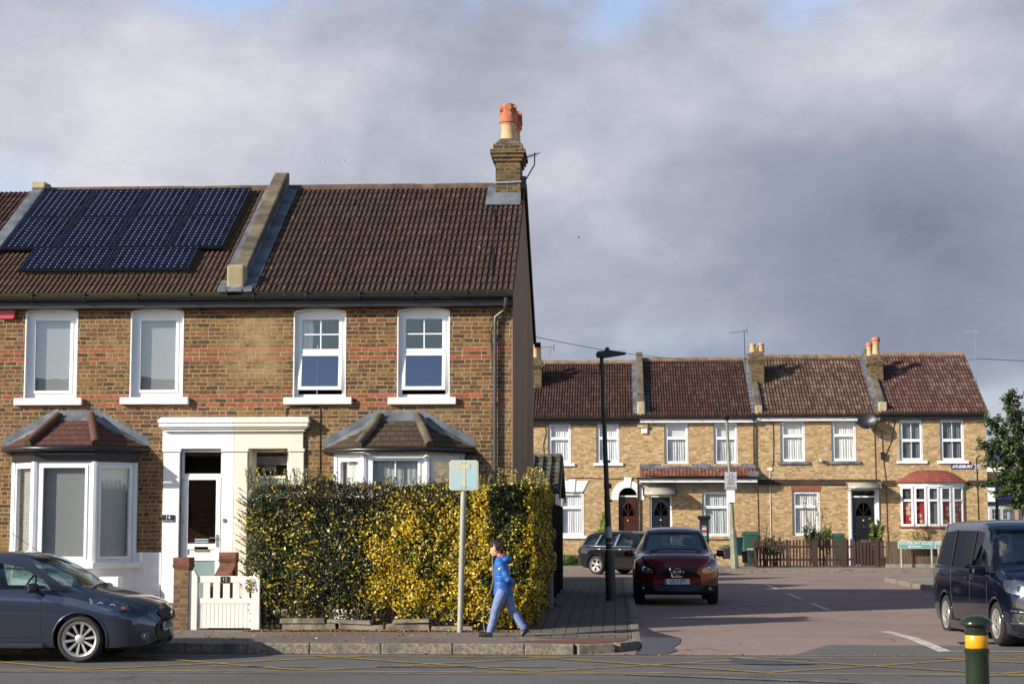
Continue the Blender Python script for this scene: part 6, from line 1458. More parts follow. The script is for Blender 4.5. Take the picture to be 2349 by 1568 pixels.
bush('sapling', 'thin bare sapling rising in front of the far window', 'sapling', (FX(1862, 69.3), 69.3, .34), .55, .3, 2.9, 60, GC, (1, 1, 1), .05, 17, 7, kind='twig', r_st=.016)
bush('shrub', 'pale yellow green variegated shrub beside the far window', 'shrub', (FX(1893, 69.8), 69.8, .34), .35, .3, 1.45, 900, [(.30, .33, .10), (.2, .26, .06), (.45, .45, .2)], (2, 2, 1), .06, 6, 7, kind='twig')
bush('shrub', 'light green shrub beside the black front door', 'shrub', (FX(2006, 69.4), 69.4, .34), .42, .4, 1.7, 1100, [(.14, .2, .03), (.22, .28, .05), (.07, .12, .03)], (2, 2, 2), .07, 7, 9, kind='twig')
bush('shrub', 'spiky pale green shrub behind the left end of picket fence', 'shrub', (FX(1772, 69.3), 69.3, .34), .5, .3, 1.05, 520, [(.22, .28, .06), (.35, .36, .1), (.1, .15, .04)], (2, 1, 2), .10, 8, 12, kind='twig')
bush('shrub', 'bare brown twiggy shrub behind the picket fence corner', 'shrub', (FX(1750, 69.5), 69.5, .34), .5, .3, 1.9, 0, GC, (1, 1, 1), .1, 18, 14, kind='twig', r_st=.010)
bush('rose_bush', 'bare tangled rose bush under the bow window', 'rose bush', (FX(2112, 69.3), 69.3, .34), .85, .3, 1.6, 160, [(.16, .16, .04), (.3, .22, .05)], (1, 1), .05, 9, 22, kind='twig', r_st=.014)
bush('weed_clump', 'low green weeds at the foot of far wall left of the dark estate car', 'weeds', (FX(1303, 69.9), 69.9, .34), .8, .25, .42, 1500, [(.06, .12, .02), (.10, .18, .04)], (1, 1), .06, 10, 3)
# tree on the right
def tree(name, label, base, segs, n_per, leaf, cols, w, seed, trunk_r=.1, mat='leaf_soft'):
    t = thing(name, label, 'tree', base, None); m = MB(); g = np.random.default_rng(seed); Ps = []; rr = random.Random(seed)
    for pts in segs:
        pts = [Vector(p) for p in pts]; k = len(pts); main = (Vector(base)-pts[0]).length < .3; r0 = trunk_r if main else trunk_r*.42
        m.tube(pts, [r0*(1-.8*i/(k-1)) for i in range(k)], 7, cap=False)
        if main: continue
        L_ = (pts[-1]-pts[0]).length
        for i in range(int(L_/.10)+2):
            s = rr.random()**.8; q = pts[0].lerp(pts[-1], s) if k == 2 else (pts[0].lerp(pts[1], s*2) if s < .5 else pts[1].lerp(pts[2], s*2-1))
            ex = .30*(1-s*.45); e = q+Vector((rr.gauss(0, ex), rr.gauss(0, ex), rr.gauss(.05, ex*.8))); m.tube([q, e], .006, 3, cap=False)
            for j in range(n_per): f_ = rr.random(); p = q.lerp(e, .25+.85*f_); Ps.append((p.x+rr.gauss(0, .055), p.y+rr.gauss(0, .055), p.z+rr.gauss(0, .05)))
    m.build('trunk', K['bark'], t, fix=False); P = np.array(Ps); n = len(P)
    leaf_mesh('crown', P, np.tile((-.2, -.5, .9), (n, 1)), g.uniform(.7, 1.25, n)*leaf, pick(cols, w, n, g), K[mat], t, seed=seed)
    return t
TY = 63.0; tp = lambda px, py, dy=0.: (lambda q: (q[0], TY+dy, q[1]))(PY(px, py, TY+dy))
tb = (FX(2352, TY), TY, .34); S = [[tb, tp(2350, 1180), tp(2345, 1040), tp(2335, 930)]]
rr = random.Random(21)
for (a, b, dy) in (((2345, 1050), (2245, 1014), -.2), ((2345, 1070), (2262, 955), .3), ((2345, 1040), (2273, 968), 0), ((2340, 1000), (2300, 905), .2), ((2338, 980), (2314, 900), -.3), ((2345, 1100), (2255, 1045), .5), ((2345, 1120), (2280, 1080), -.5),
                   ((2345, 1120), (2262, 1110), .2), ((2345, 1150), (2290, 1130), -.3), ((2348, 1160), (2310, 1160), .4), ((2348, 1080), (2420, 1000), 0), ((2346, 1030), (2400, 950), .5), ((2346, 1000), (2390, 930), -.4), ((2348, 1150), (2440, 1110), .3), ((2348, 1120), (2430, 1060), -.4), ((2345, 1090), (2320, 1010), -.9), ((2345, 1090), (2310, 1060), .9), ((2345, 1130), (2325, 1100), -1.0), ((2345, 1010), (2340, 960), .4), ((2345, 1160), (2345, 1110), -.9), ((2340, 1060), (2285, 1010), .1), ((2340, 1110), (2300, 1095), .2)):
    p, q = Vector(tp(*a)), Vector(tp(b[0], b[1], dy)); S.append([p, p.lerp(q, .5)+Vector((0, 0, .08)), q])
tree('evergreen_tree', 'dark green broadleaf tree at the right edge in front of the end house', tb, S, 34, .075, [(.02, .045, .016), (.04, .075, .022), (.08, .125, .035), (.13, .18, .05)], (3, 3, 2, 1), 3, .13, 'leaf')
# ---- posts and signs
def lamp_post():
    x, y = PZ(1402, 1378, .33); top = Vector((FX(1380, y, 820), y-.1, FZ(816, y, 1380))); b = Vector((x, y, zfw(y)+.14))
    t = thing('street_lamp', 'dark green leaning street lamp with flat lantern on the side street pavement', 'street lamp', tuple(b))
    P = lambda s: b.lerp(top, s)
    m = MB(); m.tube([P(0), P(.19), P(.205)], [.105, .100, .062], 12); m.build('base', K['lamp_paint'], t, smooth=True, angle=40)
    m = MB(); m.tube([P(.2), P(.42), P(.43), P(.7), P(.71), P(1)], [.066, .060, .052, .047, .042, .038], 12); m.build('column', K['lamp_paint'], t, smooth=True, angle=40)
    m = MB(); m.tube([P(.255), P(.30)], .070, 12); m.build('white_band', K['sign_grey'], t, smooth=True, angle=40)
    for s in (.205, .232): m = MB(); m.tube([P(s), P(s+.004)], .073, 12); m.build('tape_band', K['sign_cream'], t)
    for s in (.40, .455, .465, .56): m = MB(); m.tube([P(s), P(s+.008)], .062, 10); m.box(P(s).x+.04, P(s).x+.10, P(s).y-.03, P(s).y+.03, P(s).z, P(s).z+.05); m.build('clamp', K['iron'], t)
    m = MB(); h = top; m.prism([(-.10, -.04), (.05, -.05), (.50, .02), (.51, .05), (.20, .10), (-.08, .08), (-.12, .02)], -.13, .13, 'y'); m.v = [(v[0]+h.x, v[1]*(1-.5*max(0, v[0]))+h.y, v[2]+h.z) for v in m.v]
    l = m.build('lantern', K['black'], t); bevel(l, .015)
    m = MB(); m.lathe([(.05, 0), (.05, .05), (.025, .08)], (h.x+.12, h.y, h.z+.09), 10); m.build('photocell', K['iron'], l)
    m = MB()
    for k in range(9): m.tube([(h.x+.30+k*.024, h.y, h.z+.05+.0*k), (h.x+.30+k*.024, h.y-.02, h.z+.105)], .003, 3)
    m.build('bird_spike', K['iron'], l)
lamp_post()
def dead_end_sign():
    y = 29.68; b = Vector((at(1055, y, 1443), y, PZG)); top = Vector((at(1065, y, 1060), y, FZ(1058, y, 1065)))
    t = thing('road_sign', 'sun bleached square no through road sign on a grey post by the hedge', 'road sign', tuple(b))
    m = MB(); m.tube([b, top-Vector((0, 0, .03))], .046, 16); m.build('post', K['pole_grey'], t, smooth=True, angle=50)
    cx_, z0, z1 = at(1064.5, y, 1090), FZ(1124, y, 1064), FZ(1055, y, 1064); w = at(1098, y, 1090)-at(1031, y, 1090)
    def rr_(w, h, r, cx, cz, n=5):
        o = []
        for (sx, sz, a0) in ((1, 1, 0), (-1, 1, 90), (-1, -1, 180), (1, -1, 270)):
            for k in range(n+1): a = R(a0+90*k/n); o.append((cx+sx*(w/2-r)+math.cos(a)*r, cz+sz*(h/2-r)+math.sin(a)*r))
        return o
    cz = (z0+z1)/2; h = z1-z0
    m = MB(); m.prism(rr_(w, h, .05, cx_, cz), y-.060, y-.052, 'y'); p = m.build('plate', K['sign_cream'], t)
    m = MB(); m.prism(rr_(w-.035, h-.035, .04, cx_, cz), y-.0635, y-.0605, 'y'); m.build('faded_blue_field', K['sign_pale'], p)
    m = MB(); m.box(cx_-.03, cx_+.03, y-.068, y-.0645, z0+.02, cz+.10); m.box(cx_-.105, cx_+.105, y-.0685, y-.0646, cz+.10, cz+.19); m.build('t_symbol', K['sign_cream'], p)
    for (dx, zz_) in ((-.03, z1-.05), (.03, z1-.05), (-.03, z0+.05), (.03, z0+.05)): m = MB(); m.lathe([(.008, -.004), (.008, 0)], (cx_+dx, y-.069, zz_), 8, 'y'); m.build('bolt', K['iron'], p)
dead_end_sign()
def parking_pole():
    y = 65.6; b = Vector((FX(1686, y, 1303), y, .34)); top = Vector((FX(1667, y, 965), y, FZ(962, y, 1667)))
    t = thing('lamp_post', 'slim olive lamp post carrying the white parking sign', 'lamp post', tuple(b)); P = lambda s: b.lerp(top, s)
    m = MB(); m.tube([P(0), P(.235), P(.27)], [.135, .125, .075], 8); m.build('base', K['pole_olive'], t)
    m = MB(); m.tube([P(.26), P(.6), P(.61), P(1)], [.08, .068, .06, .05], 10); m.build('column', K['pole_olive'], t, smooth=True, angle=40)
    m = MB(); m.lathe([(.06, -.02), (.16, .06), (.2, .12), (.17, .15), (.05, .2), (.03, .24)], tuple(top), 14); m.build('lantern', K['iron'], t, smooth=True, angle=40)
    X_ = lambda px: FX(px, y, 1100); Z_ = lambda py: FZ(py, y, 1675); yy = y-.12
    m = MB(); m.box(X_(1662), X_(1689.5), yy-.01, yy, Z_(1122.5), Z_(1082)); s = single('parking_sign', m, K['sign_grey'], 'grey parking notice headed by a blue P on the slim post', 'parking sign', (X_(1676), yy, Z_(1102)))
    bevel(s, .006)
    c = X_(1676); m = MB(); m.box(c-.055, c+.055, yy-.014, yy-.0105, Z_(1089), Z_(1083.2)); m.v = [(v[0]-s.location.x, v[1]-s.location.y, v[2]-s.location.z) for v in m.v]; q = m.build('blue_patch', K['p_blue'], None); q.parent = s
    letter_on(s, 'p_letter', 'P', .10, (c, yy-.016, Z_(1086.2)), K['sign_white'], bold=.004)
    rows = ['Mon - Sat', '8.30 am - 6.30 pm', 'Sunday', '10 am - 5 pm', 'Pay here', 'at machine', 'Display ticket', 'or', 'Permit holders A', '(Conditions apply)']
    ys = [1091.7, 1094.6, 1098, 1100.7, 1104, 1106.7, 1110, 1113, 1117, 1120]
    for r_, py in zip(rows, ys): letter_on(s, 'lettering', r_, .050, (c, yy-.0125, Z_(py)), K['ink'])
    m = MB(); m.box(X_(1665.5), X_(1685), yy-.01, yy, Z_(1152), Z_(1123.5)); bevel(single('blank_sign', m, K['sign_white'], 'plain white blank plate hanging directly below the grey parking notice', 'sign', (X_(1675), yy, Z_(1138))), .006)
parking_pole()
def ticket_machine():
    y = 66.2; X_ = lambda px: FX(px, y, 1200); Z_ = lambda py: FZ(py, y, 1615)
    t = thing('pay_machine', 'black parking ticket machine with overhanging top and green labels', 'ticket machine', (X_(1614.5), y, .34))
    m = MB(); m.box(X_(1604.5), X_(1625.5), y-.16, y+.16, .34, Z_(1188)); bevel(m.build('cabinet', K['black'], t), .02)
    m = MB(); m.box(X_(1600), X_(1630), y-.24, y+.2, Z_(1187.5), Z_(1182)); m.prism([(X_(1602), Z_(1191)), (X_(1627), Z_(1191)), (X_(1630), Z_(1187.6)), (X_(1600), Z_(1187.6))], y-.20, y+.17, 'y'); bevel(m.build('hood', K['black'], t), .01)
    a, b = X_(1609.5), X_(1620)
    for (p0, p1, mt, nm) in ((1204.5, 1209.5, 'ink', 'label'), (1211, 1214, 'sign_white', 'label'), (1216, 1220, 'red_plastic', 'label'), (1221.5, 1227, 'sign_white', 'label'), (1227.2, 1237, 'lime', 'label')):
        m = MB(); m.box(a, b, y-.167, y-.161, Z_(p1), Z_(p0)); m.build(nm, K[mt], t)
    text('lettering', 'Pay by', .055, ((a+b)/2, y-.169, Z_(1205.8)), K['sign_white'], t); text('lettering', 'mobile', .055, ((a+b)/2, y-.169, Z_(1208.4)), K['sign_white'], t)
    text('lettering', '6001', .078, ((a+b)/2, y-.169, Z_(1224.2)), K['ink'], t)
ticket_machine()
# bins
def wheelie(label, px0, px1, pyt, y, mat, zb=.34, d=.6, group='rubbish bins'):
    xa, xb = FX(px0, y, 1250), FX(px1, y, 1250); zt_ = FZ(pyt, y, (px0+px1)/2); c = (xa+xb)/2; w = (xb-xa)/2
    t = thing('wheelie_bin', label, 'wheelie bin', (c, y, zb), group); h = zt_-zb
    m = MB(); m.hexa([(c-w*.72, y-d*.36, zb+.04), (c+w*.72, y-d*.36, zb+.04), (c+w*.72, y+d*.36, zb+.04), (c-w*.72, y+d*.36, zb+.04), (c-w*.9, y-d*.48, zb+h*.9), (c+w*.9, y-d*.48, zb+h*.9), (c+w*.9, y+d*.48, zb+h*.9), (c-w*.9, y+d*.48, zb+h*.9)]); bevel(m.build('body', K[mat], t), .04, 3)
    m = MB(); m.hexa([(c-w, y-d*.52, zb+h*.89), (c+w, y-d*.52, zb+h*.89), (c+w, y+d*.5, zb+h*.89), (c-w, y+d*.5, zb+h*.89), (c-w*.85, y-d*.4, zt_), (c+w*.85, y-d*.4, zt_), (c+w*.85, y+d*.4, zt_), (c-w*.85, y+d*.4, zt_)]); m.tube([(c-w*.8, y+d*.55, zb+h*.93), (c+w*.8, y+d*.55, zb+h*.93)], .02, 8); bevel(m.build('lid', K[mat], t), .025, 2)
    for s in (-1, 1): m = MB(); m.lathe([(.03, -.03), (.1, -.03), (.1, .03), (.03, .03)], (c+s*w*.6, y+d*.35, zb+.1), 14, 'x'); m.build('wheel', K['bin_black'], t)
    return t
wheelie('dark green wheelie bin standing at the corner of the picket fence', 1701, 1743, 1218, 69.2, 'bin_green')
wheelie('green lidded wheelie bin behind the picket fence near the black door', 1908, 1937, 1223, 69.9, 'bin_green')
def caddy(label, name, px0, px1, pyt, pyb, y, mat, lidmat=None, taper=.8, handle=False):
    xa, xb = FX(px0, y, 1260), FX(px1, y, 1260); zt_, zb = FZ(pyt, y, px0), max(.341, FZ(pyb, y, px0)); c = (xa+xb)/2; w = (xb-xa)/2; d = w*1.1
    t = thing(name, label, 'bin' if name != 'planter' else 'planter', (c, y, zb)); hl = .06
    m = MB(); m.hexa([(c-w*taper, y-d*taper, zb), (c+w*taper, y-d*taper, zb), (c+w*taper, y+d*taper, zb), (c-w*taper, y+d*taper, zb), (c-w*.95, y-d*.95, zt_-hl), (c+w*.95, y-d*.95, zt_-hl), (c+w*.95, y+d*.95, zt_-hl), (c-w*.95, y+d*.95, zt_-hl)]); bevel(m.build('body', K[mat], t), .02)
    m = MB(); m.box(c-w, c+w, y-d, y+d, zt_-hl, zt_); bevel(m.build('lid' if name != 'planter' else 'rim', K[lidmat or mat], t), .02)
    if handle: m = MB(); m.tube([(c-w*.9, y-d-.02, zt_-.05), (c-w*.2, y-d-.03, zt_-.28), (c+w*.9, y-d-.02, zt_-.05)], .012, 6); m.build('handle', K['iron'], t)
caddy('teal kitchen waste bin hooked beside the slim olive post', 'food_bin', 1686, 1704.5, 1231, 1273, 67.2, 'bin_teal', taper=.75)
caddy('black recycling crate on the pavement beneath the teal bin', 'recycling_crate', 1702, 1716, 1263, 1290, 67.3, 'bin_black', taper=.9)
caddy('dark grey lidded caddy with a raised handle beside the black crate', 'food_bin', 1714, 1729, 1257, 1291, 67.0, 'bin_black', 'sign_grey', .85, True)
caddy('dark grey tapered planter with low green plants by the slim post', 'planter', 1654, 1677, 1260, 1281, 69.6, 'bin_black', taper=.72)
bush('potted_plant', 'low grey green plants growing in the tapered planter', 'plant', (FX(1665, 69.6), 69.6, FZ(1262, 69.6, 1665)), .32, .2, .2, 350, [(.12, .16, .05), (.2, .24, .08)], (1, 1), .05, 13, 4)
# picket fence with gate, boarded fence, name signs
def pickets():
    y = 67.9; X_ = lambda px: FX(px, y, 1260); zb = .37
    t = thing('picket_fence', 'dark brown stained picket fence with pointed pales in front of the far house', 'fence', (X_(1880), y, .34))
    Zt = FZ(1236, y, 1850); rr = random.Random(3)
    def run(t, a, b, step=7.6):
        px = a; 
        while px < b:
            x = X_(px); w = .038; z = Zt+rr.uniform(-.03, .03); tl = rr.uniform(-.012, .012); m = MB()
            m.prism([(x-w, zb+rr.uniform(0, .03)), (x+w, zb), (x+w+tl, z-.05), (x+tl, z), (x-w+tl, z-.05)], y-.035, y-.015, 'y'); m.build('pale', K['wood_fence'], t); px += step
        for z in (.58, 1.05): m = MB(); m.box(X_(a-3), X_(b), y-.012, y+.025, z, z+.07); m.build('rail', K['wood_fence'], t)
    run(t, 1744, 1934)
    for px in (1736, 1806, 1872): 
        m = MB(); m.box(X_(px)-.055, X_(px)+.055, y-.03, y+.07, .33, Zt-.02); m.build('post', K['wood_fence'], t)
    g = thing('picket_gate', 'dark brown picket gate hung in front of the black door number 2', 'gate', (X_(1960), y, .34)); run(g, 1945, 2006); 
    m = MB(); m.bar((X_(1943), y+.04, .6), (X_(2003), y+.04, 1.1), .02, .06, up=(0, 1, 0)); m.build('brace', K['wood_fence'], g)
    for px in (1938, 2011): 
        q = MB(); q.box(X_(px)-.07, X_(px)+.07, y-.06, y+.07, .33, Zt+.06); q.build('gate_post', K['wood_fence'], g)
    g2 = thing('picket_fence', 'short run of dark brown pickets between the gate and boarded fence', 'fence', (X_(2022), y, .34)); run(g2, 2018, 2031)
    m = MB(); m.box(X_(1733)-.04, X_(1733)+.04, y-.02, y+1.9, 1.0, 1.07); m.box(X_(1733)-.04, X_(1733)+.04, y-.02, y+1.9, .5, .57)
    s = thing('picket_fence', 'end-on return of the brown picket fence running back to the wall', 'fence', (X_(1732), y+1, .34)); m.build('rail', K['wood_fence'], s)
    for k in range(14): q = MB(); yy = y+.08+k*.14; q.prism([(yy-.04, .37), (yy+.04, .37), (yy+.04, Zt-.05), (yy, Zt), (yy-.04, Zt-.05)], X_(1733)-.065, X_(1733)-.042, 'x'); q.build('pale', K['wood_fence'], s)
    b = thing('board_fence', 'weathered close boarded fence behind the green street name sign', 'fence', (X_(2100), y, .34)); Z2 = FZ(1240, y, 2100)
    m = MB(); px = 2032
    while px < 2262: m.box(X_(px), X_(px+6.2)-.008, y-.012-.004*(int(px) % 2), y+.01, .46, Z2+rr.uniform(-.015, .015)); px += 6.2
    m.build('boards', K['wood_board'], b); m = MB(); m.box(X_(2030), X_(2262), y-.03, y+.02, .33, .46); m.build('gravel_board', K['concrete'], b)
pickets()
def name_sign(label, px0, px1, words, arrow, y=67.55, legs=()):
    X_ = lambda px: FX(px, y, 1250); Z_ = lambda py: FZ(py, y, 2100); a, b, z0, z1 = X_(px0), X_(px1), Z_(1257.5), Z_(1240.5); c = (a+b)/2
    t = thing('street_name_sign', label, 'street sign', (c, y, .34), 'green street name signs')
    m = MB(); m.box(a, b, y-.03, y-.015, z0, z1); p = m.build('plate', K['sign_white'], t); bevel(p, .004)
    m = MB(); m.box(a+.018, b-.018, y-.034, y-.0305, z0+.018, z1-.018); m.build('green_field', K['sign_green'], p)
    text('lettering', words, .135, ((a+b)/2 if arrow else a+.05, y-.037, z1-.085), K['sign_white'], p, align='CENTER' if arrow else 'LEFT', space=1.08, bold=.0015)
    if arrow:
        m = MB(); za = z0+.075; m.box(c-.24, c+.19, y-.038, y-.0345, za-.014, za+.014); m.poly([(c-.31, y-.0385, za), (c-.21, y-.0385, za+.045), (c-.235, y-.0385, za), (c-.21, y-.0385, za-.045)]); m.build('arrow', K['sign_white'], p)
    for px in legs: m = MB(); x = X_(px); m.tube([(x, y, .3), (x-.02, y, z1-.02)], .038, 10); m.build('leg', K['pole_grey'], t)
name_sign('green sign lettered AYLESBURY ROAD with a white arrow, on two grey legs', 2059.5, 2143, 'AYLESBURY ROAD', True, legs=(2068, 2138))
name_sign('second green street sign beginning NE, mostly hidden by the black van', 2144.5, 2216, 'NE', False, legs=(2154, 2208))
# ---- bollard close to the camera on the right
def bollard():
    y = 15.4; x = FX(2241, y, 1500); zt_ = FZ(1410, y, 2241); zb = .12; t = thing('bollard', 'round dark green cast bollard with amber band in the right foreground', 'bollard', (x, y, zb)); r = .094; h = zt_-zb
    m = MB(); m.lathe([(r*1.25, 0), (r*1.25, .08), (r*1.08, .12), (r*1.03, .15), (r*1.0, h-.32), (r*1.02, h-.31), (r*1.08, h-.30), (r*1.08, h-.27), (r*.96, h-.265)], (x, y, zb), 40); m.build('shaft', K['bollard'], t, smooth=True, angle=40)
    m = MB(); m.lathe([(r*.95, h-.265), (r*.98, h-.26), (r*.98, h-.165), (r*.95, h-.16)], (x, y, zb), 40); m.build('amber_band', K['band'], t, smooth=True, angle=40)
    m = MB(); m.lathe([(r*.98, h-.16), (r*1.02, h-.15), (r*1.02, h-.13), (r*.90, h-.12), (r*.92, h-.095), (r*1.25, h-.085), (r*1.42, h-.07), (r*1.42, h-.058), (r*1.25, h-.035), (r*.8, h-.010), (r*.3, h-.0), (.001, h)], (x, y, zb), 40); m.build('cap', K['bollard'], t, smooth=True, angle=40)
bollard()
# ---- along the left of the side street: steel gate, fence, outbuilding
FXL = -1.22
t = thing('side_gate', 'dark green steel side gate with galvanised post beyond the hedge', 'gate', (FXL, 33.9, .3))
m = MB(); m.box(FXL-.03, FXL+.02, 33.6, 34.7, .38, FZ(1226, 34, 1250)); m.build('gate_leaf', K['lamp_paint'], t)
m = MB(); m.box(FXL-.02, FXL+.06, 34.72, 34.80, .3, FZ(1222, 34.7, 1262)); m.build('post', K['pole_grey'], t)
m = MB(); m.box(FXL+.06, FXL+.10, 34.70, 34.76, 1.05, 1.25); m.build('lock_box', K['pole_grey'], t)
t = thing('board_fence', 'dark creosoted board fence along the side street footway', 'fence', (FXL-.1, 40, .3))
m = MB(); y = 35.0
rr = random.Random(9)
while y < 44.2: m.box(FXL-.14-.01*(int(y*10) % 2), FXL-.10, y, y+.135, .34, 2.25+rr.uniform(-.02, .02)); y += .14
m.build('boards', K['wood_dark'], t)
for yy in (37, 39.4, 41.8, 44.1): m = MB(); m.box(FXL-.10, FXL-.02, yy, yy+.1, .3, 2.32); m.build('post', K['wood_dark'], t)
ox = FX(1283, 44.6, 1100); oz = FZ(1130, 44.6, 1250); orz = FZ(1048, 47.2, 1250)
t = thing('outbuilding', 'small outbuilding with mossy grey pantiled roof beyond the hedge', 'outbuilding', (ox-2, 44.8, .2))
m = MB(); m.prism([(44.85, .2), (49.5, .2), (49.5, oz), (47.2, orz-.08), (44.85, oz)], ox-5, ox-.10, 'x'); m.build('wall', K['render_white'], t)
tile_roof('pantiled_roof', t, (ox-5, 44.6, oz), (ox, 44.6, oz), (ox-5, 47.2, orz), (ox, 47.2, orz), 'tile_old', roll=.22, course=.30, hgt=.07, step=.04)
m = MB(); m.prism([(47.2, orz), (47.2, orz-.06), (49.8, oz-.06), (49.8, oz)], ox-5, ox, 'x'); m.build('rear_roof', K['tile_old'], t)
ridge_tiles(t, (ox-5, 47.2, orz+.02), (ox, 47.2, orz+.02), mat='stone_cope')
m = MB(); m.bar((ox+.01, 44.55, oz-.08), (ox+.01, 47.2, orz-.06), .03, .16); m.bar((ox+.01, 47.2, orz-.06), (ox+.01, 49.8, oz-.1), .03, .16); m.build('bargeboard', K['black'], t)
m = MB(); m.tube([(FX(1280, 46, 1200), 46, FZ(1135, 46, 1280)), (FX(1281, 46, 1200), 46, .36)], .055, 8); single('white_post', m, K['white'], 'tall white post at the corner of the side street footway', 'post', (FX(1280, 46), 46, .36))
# ---- behind on the right: pub, sign board, telegraph pole, dish
BYY = 92.; X_ = lambda px: FX(px, BYY, 1100); Z_ = lambda py: FZ(py, BYY, 2300)
t = thing('pub_building', 'low dark roofed building with blue fascia behind the tree', 'building', (X_(2300), BYY, .2))
m = MB(); m.box(X_(2230), X_(2318), BYY, BYY+6, .2, Z_(1108)); m.build('wall', K['render_white'], t)
m = MB(); m.box(X_(2228), X_(2318), BYY-.1, BYY-.02, Z_(1158), Z_(1150)); m.build('fascia', K['black'], t)
tile_roof('tiled_roof', t, (X_(2228), BYY-.3, Z_(1106)), (X_(2320), BYY-.3, Z_(1106)), (X_(2228), BYY+3.5, Z_(1077)), (X_(2320), BYY+3.5, Z_(1077)), 'tile_near', course=.4, roll=.3)
for a, b in ((2266, 2288), (2291, 2312)):
    window(t, X_(a), X_(b), Z_(1196), Z_(1161), BYY-.2, [(0, 1, 0, 1, 2, 2)], deep=0, fw=.09, sw=.04, mat='sign_grey', glassm='glass_dark')
t = thing('rendered_house', 'pale cream rendered house glimpsed through the tree on the right', 'house', (X_(2350), BYY+2, .2))
m = MB(); m.box(X_(2321), X_(2420), BYY+1, BYY+8, .2, Z_(1060)); m.build('wall', K['cream'], t)
m = MB(); m.prism([(BYY+.7, Z_(1062)), (BYY+8.3, Z_(1062)), (BYY+4.5, Z_(1020))], X_(2319), X_(2422), 'x'); m.build('roof', K['tile_near'], t)
for a in (2332, 2345): window(t, X_(a), X_(a+8), Z_(1150), Z_(1118), BYY+.95, [(0, 1, 0, 1, 2, 2)], deep=0, fw=.08, sw=.04, glassm='glass_dark')
YS = 84.; a, b, z0, z1 = FX(2287, YS), FX(2317, YS), FZ(1150, YS, 2300), FZ(1107, YS, 2300)
t = thing('pub_sign', 'hanging dark blue pub sign board with a round emblem behind the tree', 'pub sign', (a, YS, .2))
m = MB(); m.box(a, b, YS-.04, YS+.04, z0, z1); bb = m.build('board', K['sign_blue'], t); m = MB(); m.lathe([(.001, -.012), (.26, -.01), (.26, 0)], ((a+b)/2, YS-.045, z1-.36), 20, 'y'); m.build('emblem', K['terracotta_old'], bb)
m = MB(); m.box(a-.14, a-.02, YS-.06, YS+.06, .2, z1+.1); m.build('post', K['black'], t)
YP = 88.; px_, pz = PY(2327, 914, YP); b = (px_, YP, .2)
t = thing('telegraph_pole', 'wooden telegraph pole with many wires above the tree on the right', 'telegraph pole', b)
m = MB(); m.tube([b, (px_, YP, pz)], [.14, .10], 10); m.build('pole', pbr('telegraph pole wood', (.34, .20, .14), .85, var=.2, scale=3, stretch=(5, 5, .4)), t)
m = MB(); m.box(px_+.05, px_+.3, YP-.1, YP+.1, pz-1.0, pz-.55); m.build('terminal_box', K['black'], t)
def wire(label, A, B, sag, r=.009, group='overhead wires'):
    A, B = Vector(A), Vector(B); m = MB(); m.tube([A.lerp(B, s/12)-Vector((0, 0, sag*4*(s/12)*(1-s/12))) for s in range(13)], r, 4, cap=False)
    single('overhead_wire', m, K['black'], label, 'wire', tuple(A), group)
wire('long overhead wire crossing the sky from the near gable to the far chimney', (XR+.02, Y0+8.3, FZ(772, Y0+8.3, 1218)), (FX(1728, YC), YC, FZ(822, YC, 1728)), .25, .008)
wire('overhead wire running from the tall pale aerial off to the right', (FX(2244, YC), YC, FZ(822, YC, 2244)), (FX(3300, 80), 80, FZ(780, 80, 2420)), .5, .012)
wire('overhead wire along the ridge from the middle far chimney to the right', (FX(1755, YC), YC, FZ(818, YC, 1755)), (FX(2244, YC), YC, FZ(824, YC, 2244)), .1, .008)
for k, (pa, py_) in enumerate(((2235, 1000), (2238, 1015), (2240, 1030), (2242, 1048))):
    wire('lower left wire of the telegraph pole fan, number from its top '+['first', 'second', 'third', 'fourth'][k], (px_, YP, pz-.5-.05*k), (FX(pa, 76), 76, FZ(py_, 76, pa)), .1, .010, 'wires of the telegraph pole')
for k, py_ in enumerate((895, 918, 930, 948)):
    wire('wire leaving the telegraph pole to the right, '+['first', 'second', 'third', 'fourth'][k]+' from the top', (px_, YP, pz-.2-.12*k), (FX(3200, 84), 84, FZ(py_-40, 84, 2440)), .1, .010, 'wires of the telegraph pole')
dc = (FX(2276, Y1+3), Y1+3, FZ(1045, Y1+3, 2276)); dish('large round satellite dish on the end wall half hidden by the tree', dc, .56, (.35, -1, .3), (dc[0]-.6, Y1+3.2, dc[2]-.1), mat='sign_grey')
# small rubbish
def rag(name, label, c, r, mat, seed):
    rr = random.Random(seed); m = MB(); n = 7
    for j in range(3):
        for i in range(n): a = 6.283*i/n; q = r*(1-.4*j)*rr.uniform(.6, 1.2); m.v.append((c[0]+math.cos(a)*q*1.5, c[1]+math.sin(a)*q, c[2]+.002+j*r*.28*rr.uniform(.5, 1.3)))
    for j in range(2):
        for i in range(n): m.face(j*n+i, j*n+(i+1) % n, (j+1)*n+(i+1) % n, (j+1)*n+i)
    m.face(*range(2*n, 3*n)); m.face(*range(n)); single(name, m, K[mat], label, 'litter', c)
x_, y_ = PZ(1457, 1436, .16); rag('crisp_packet', 'crumpled green and white wrapper lying on the kerb', (x_-.08, y_, zfw(y_)+.15), .07, 'lime', 1)
x_, y_ = PZ(1273, 1391, .34); rag('plastic_bag', 'small crumpled black bag lying on the side pavement', (x_, y_, zfw(y_)+.145), .10, 'ink', 2)
x_, y_ = PZ(1446, 1370, .2); rag('paper_scrap', 'crumpled white paper in the gutter beside the red car', (x_+.12, y_, zt(y_)+.01), .09, 'sign_white', 3)
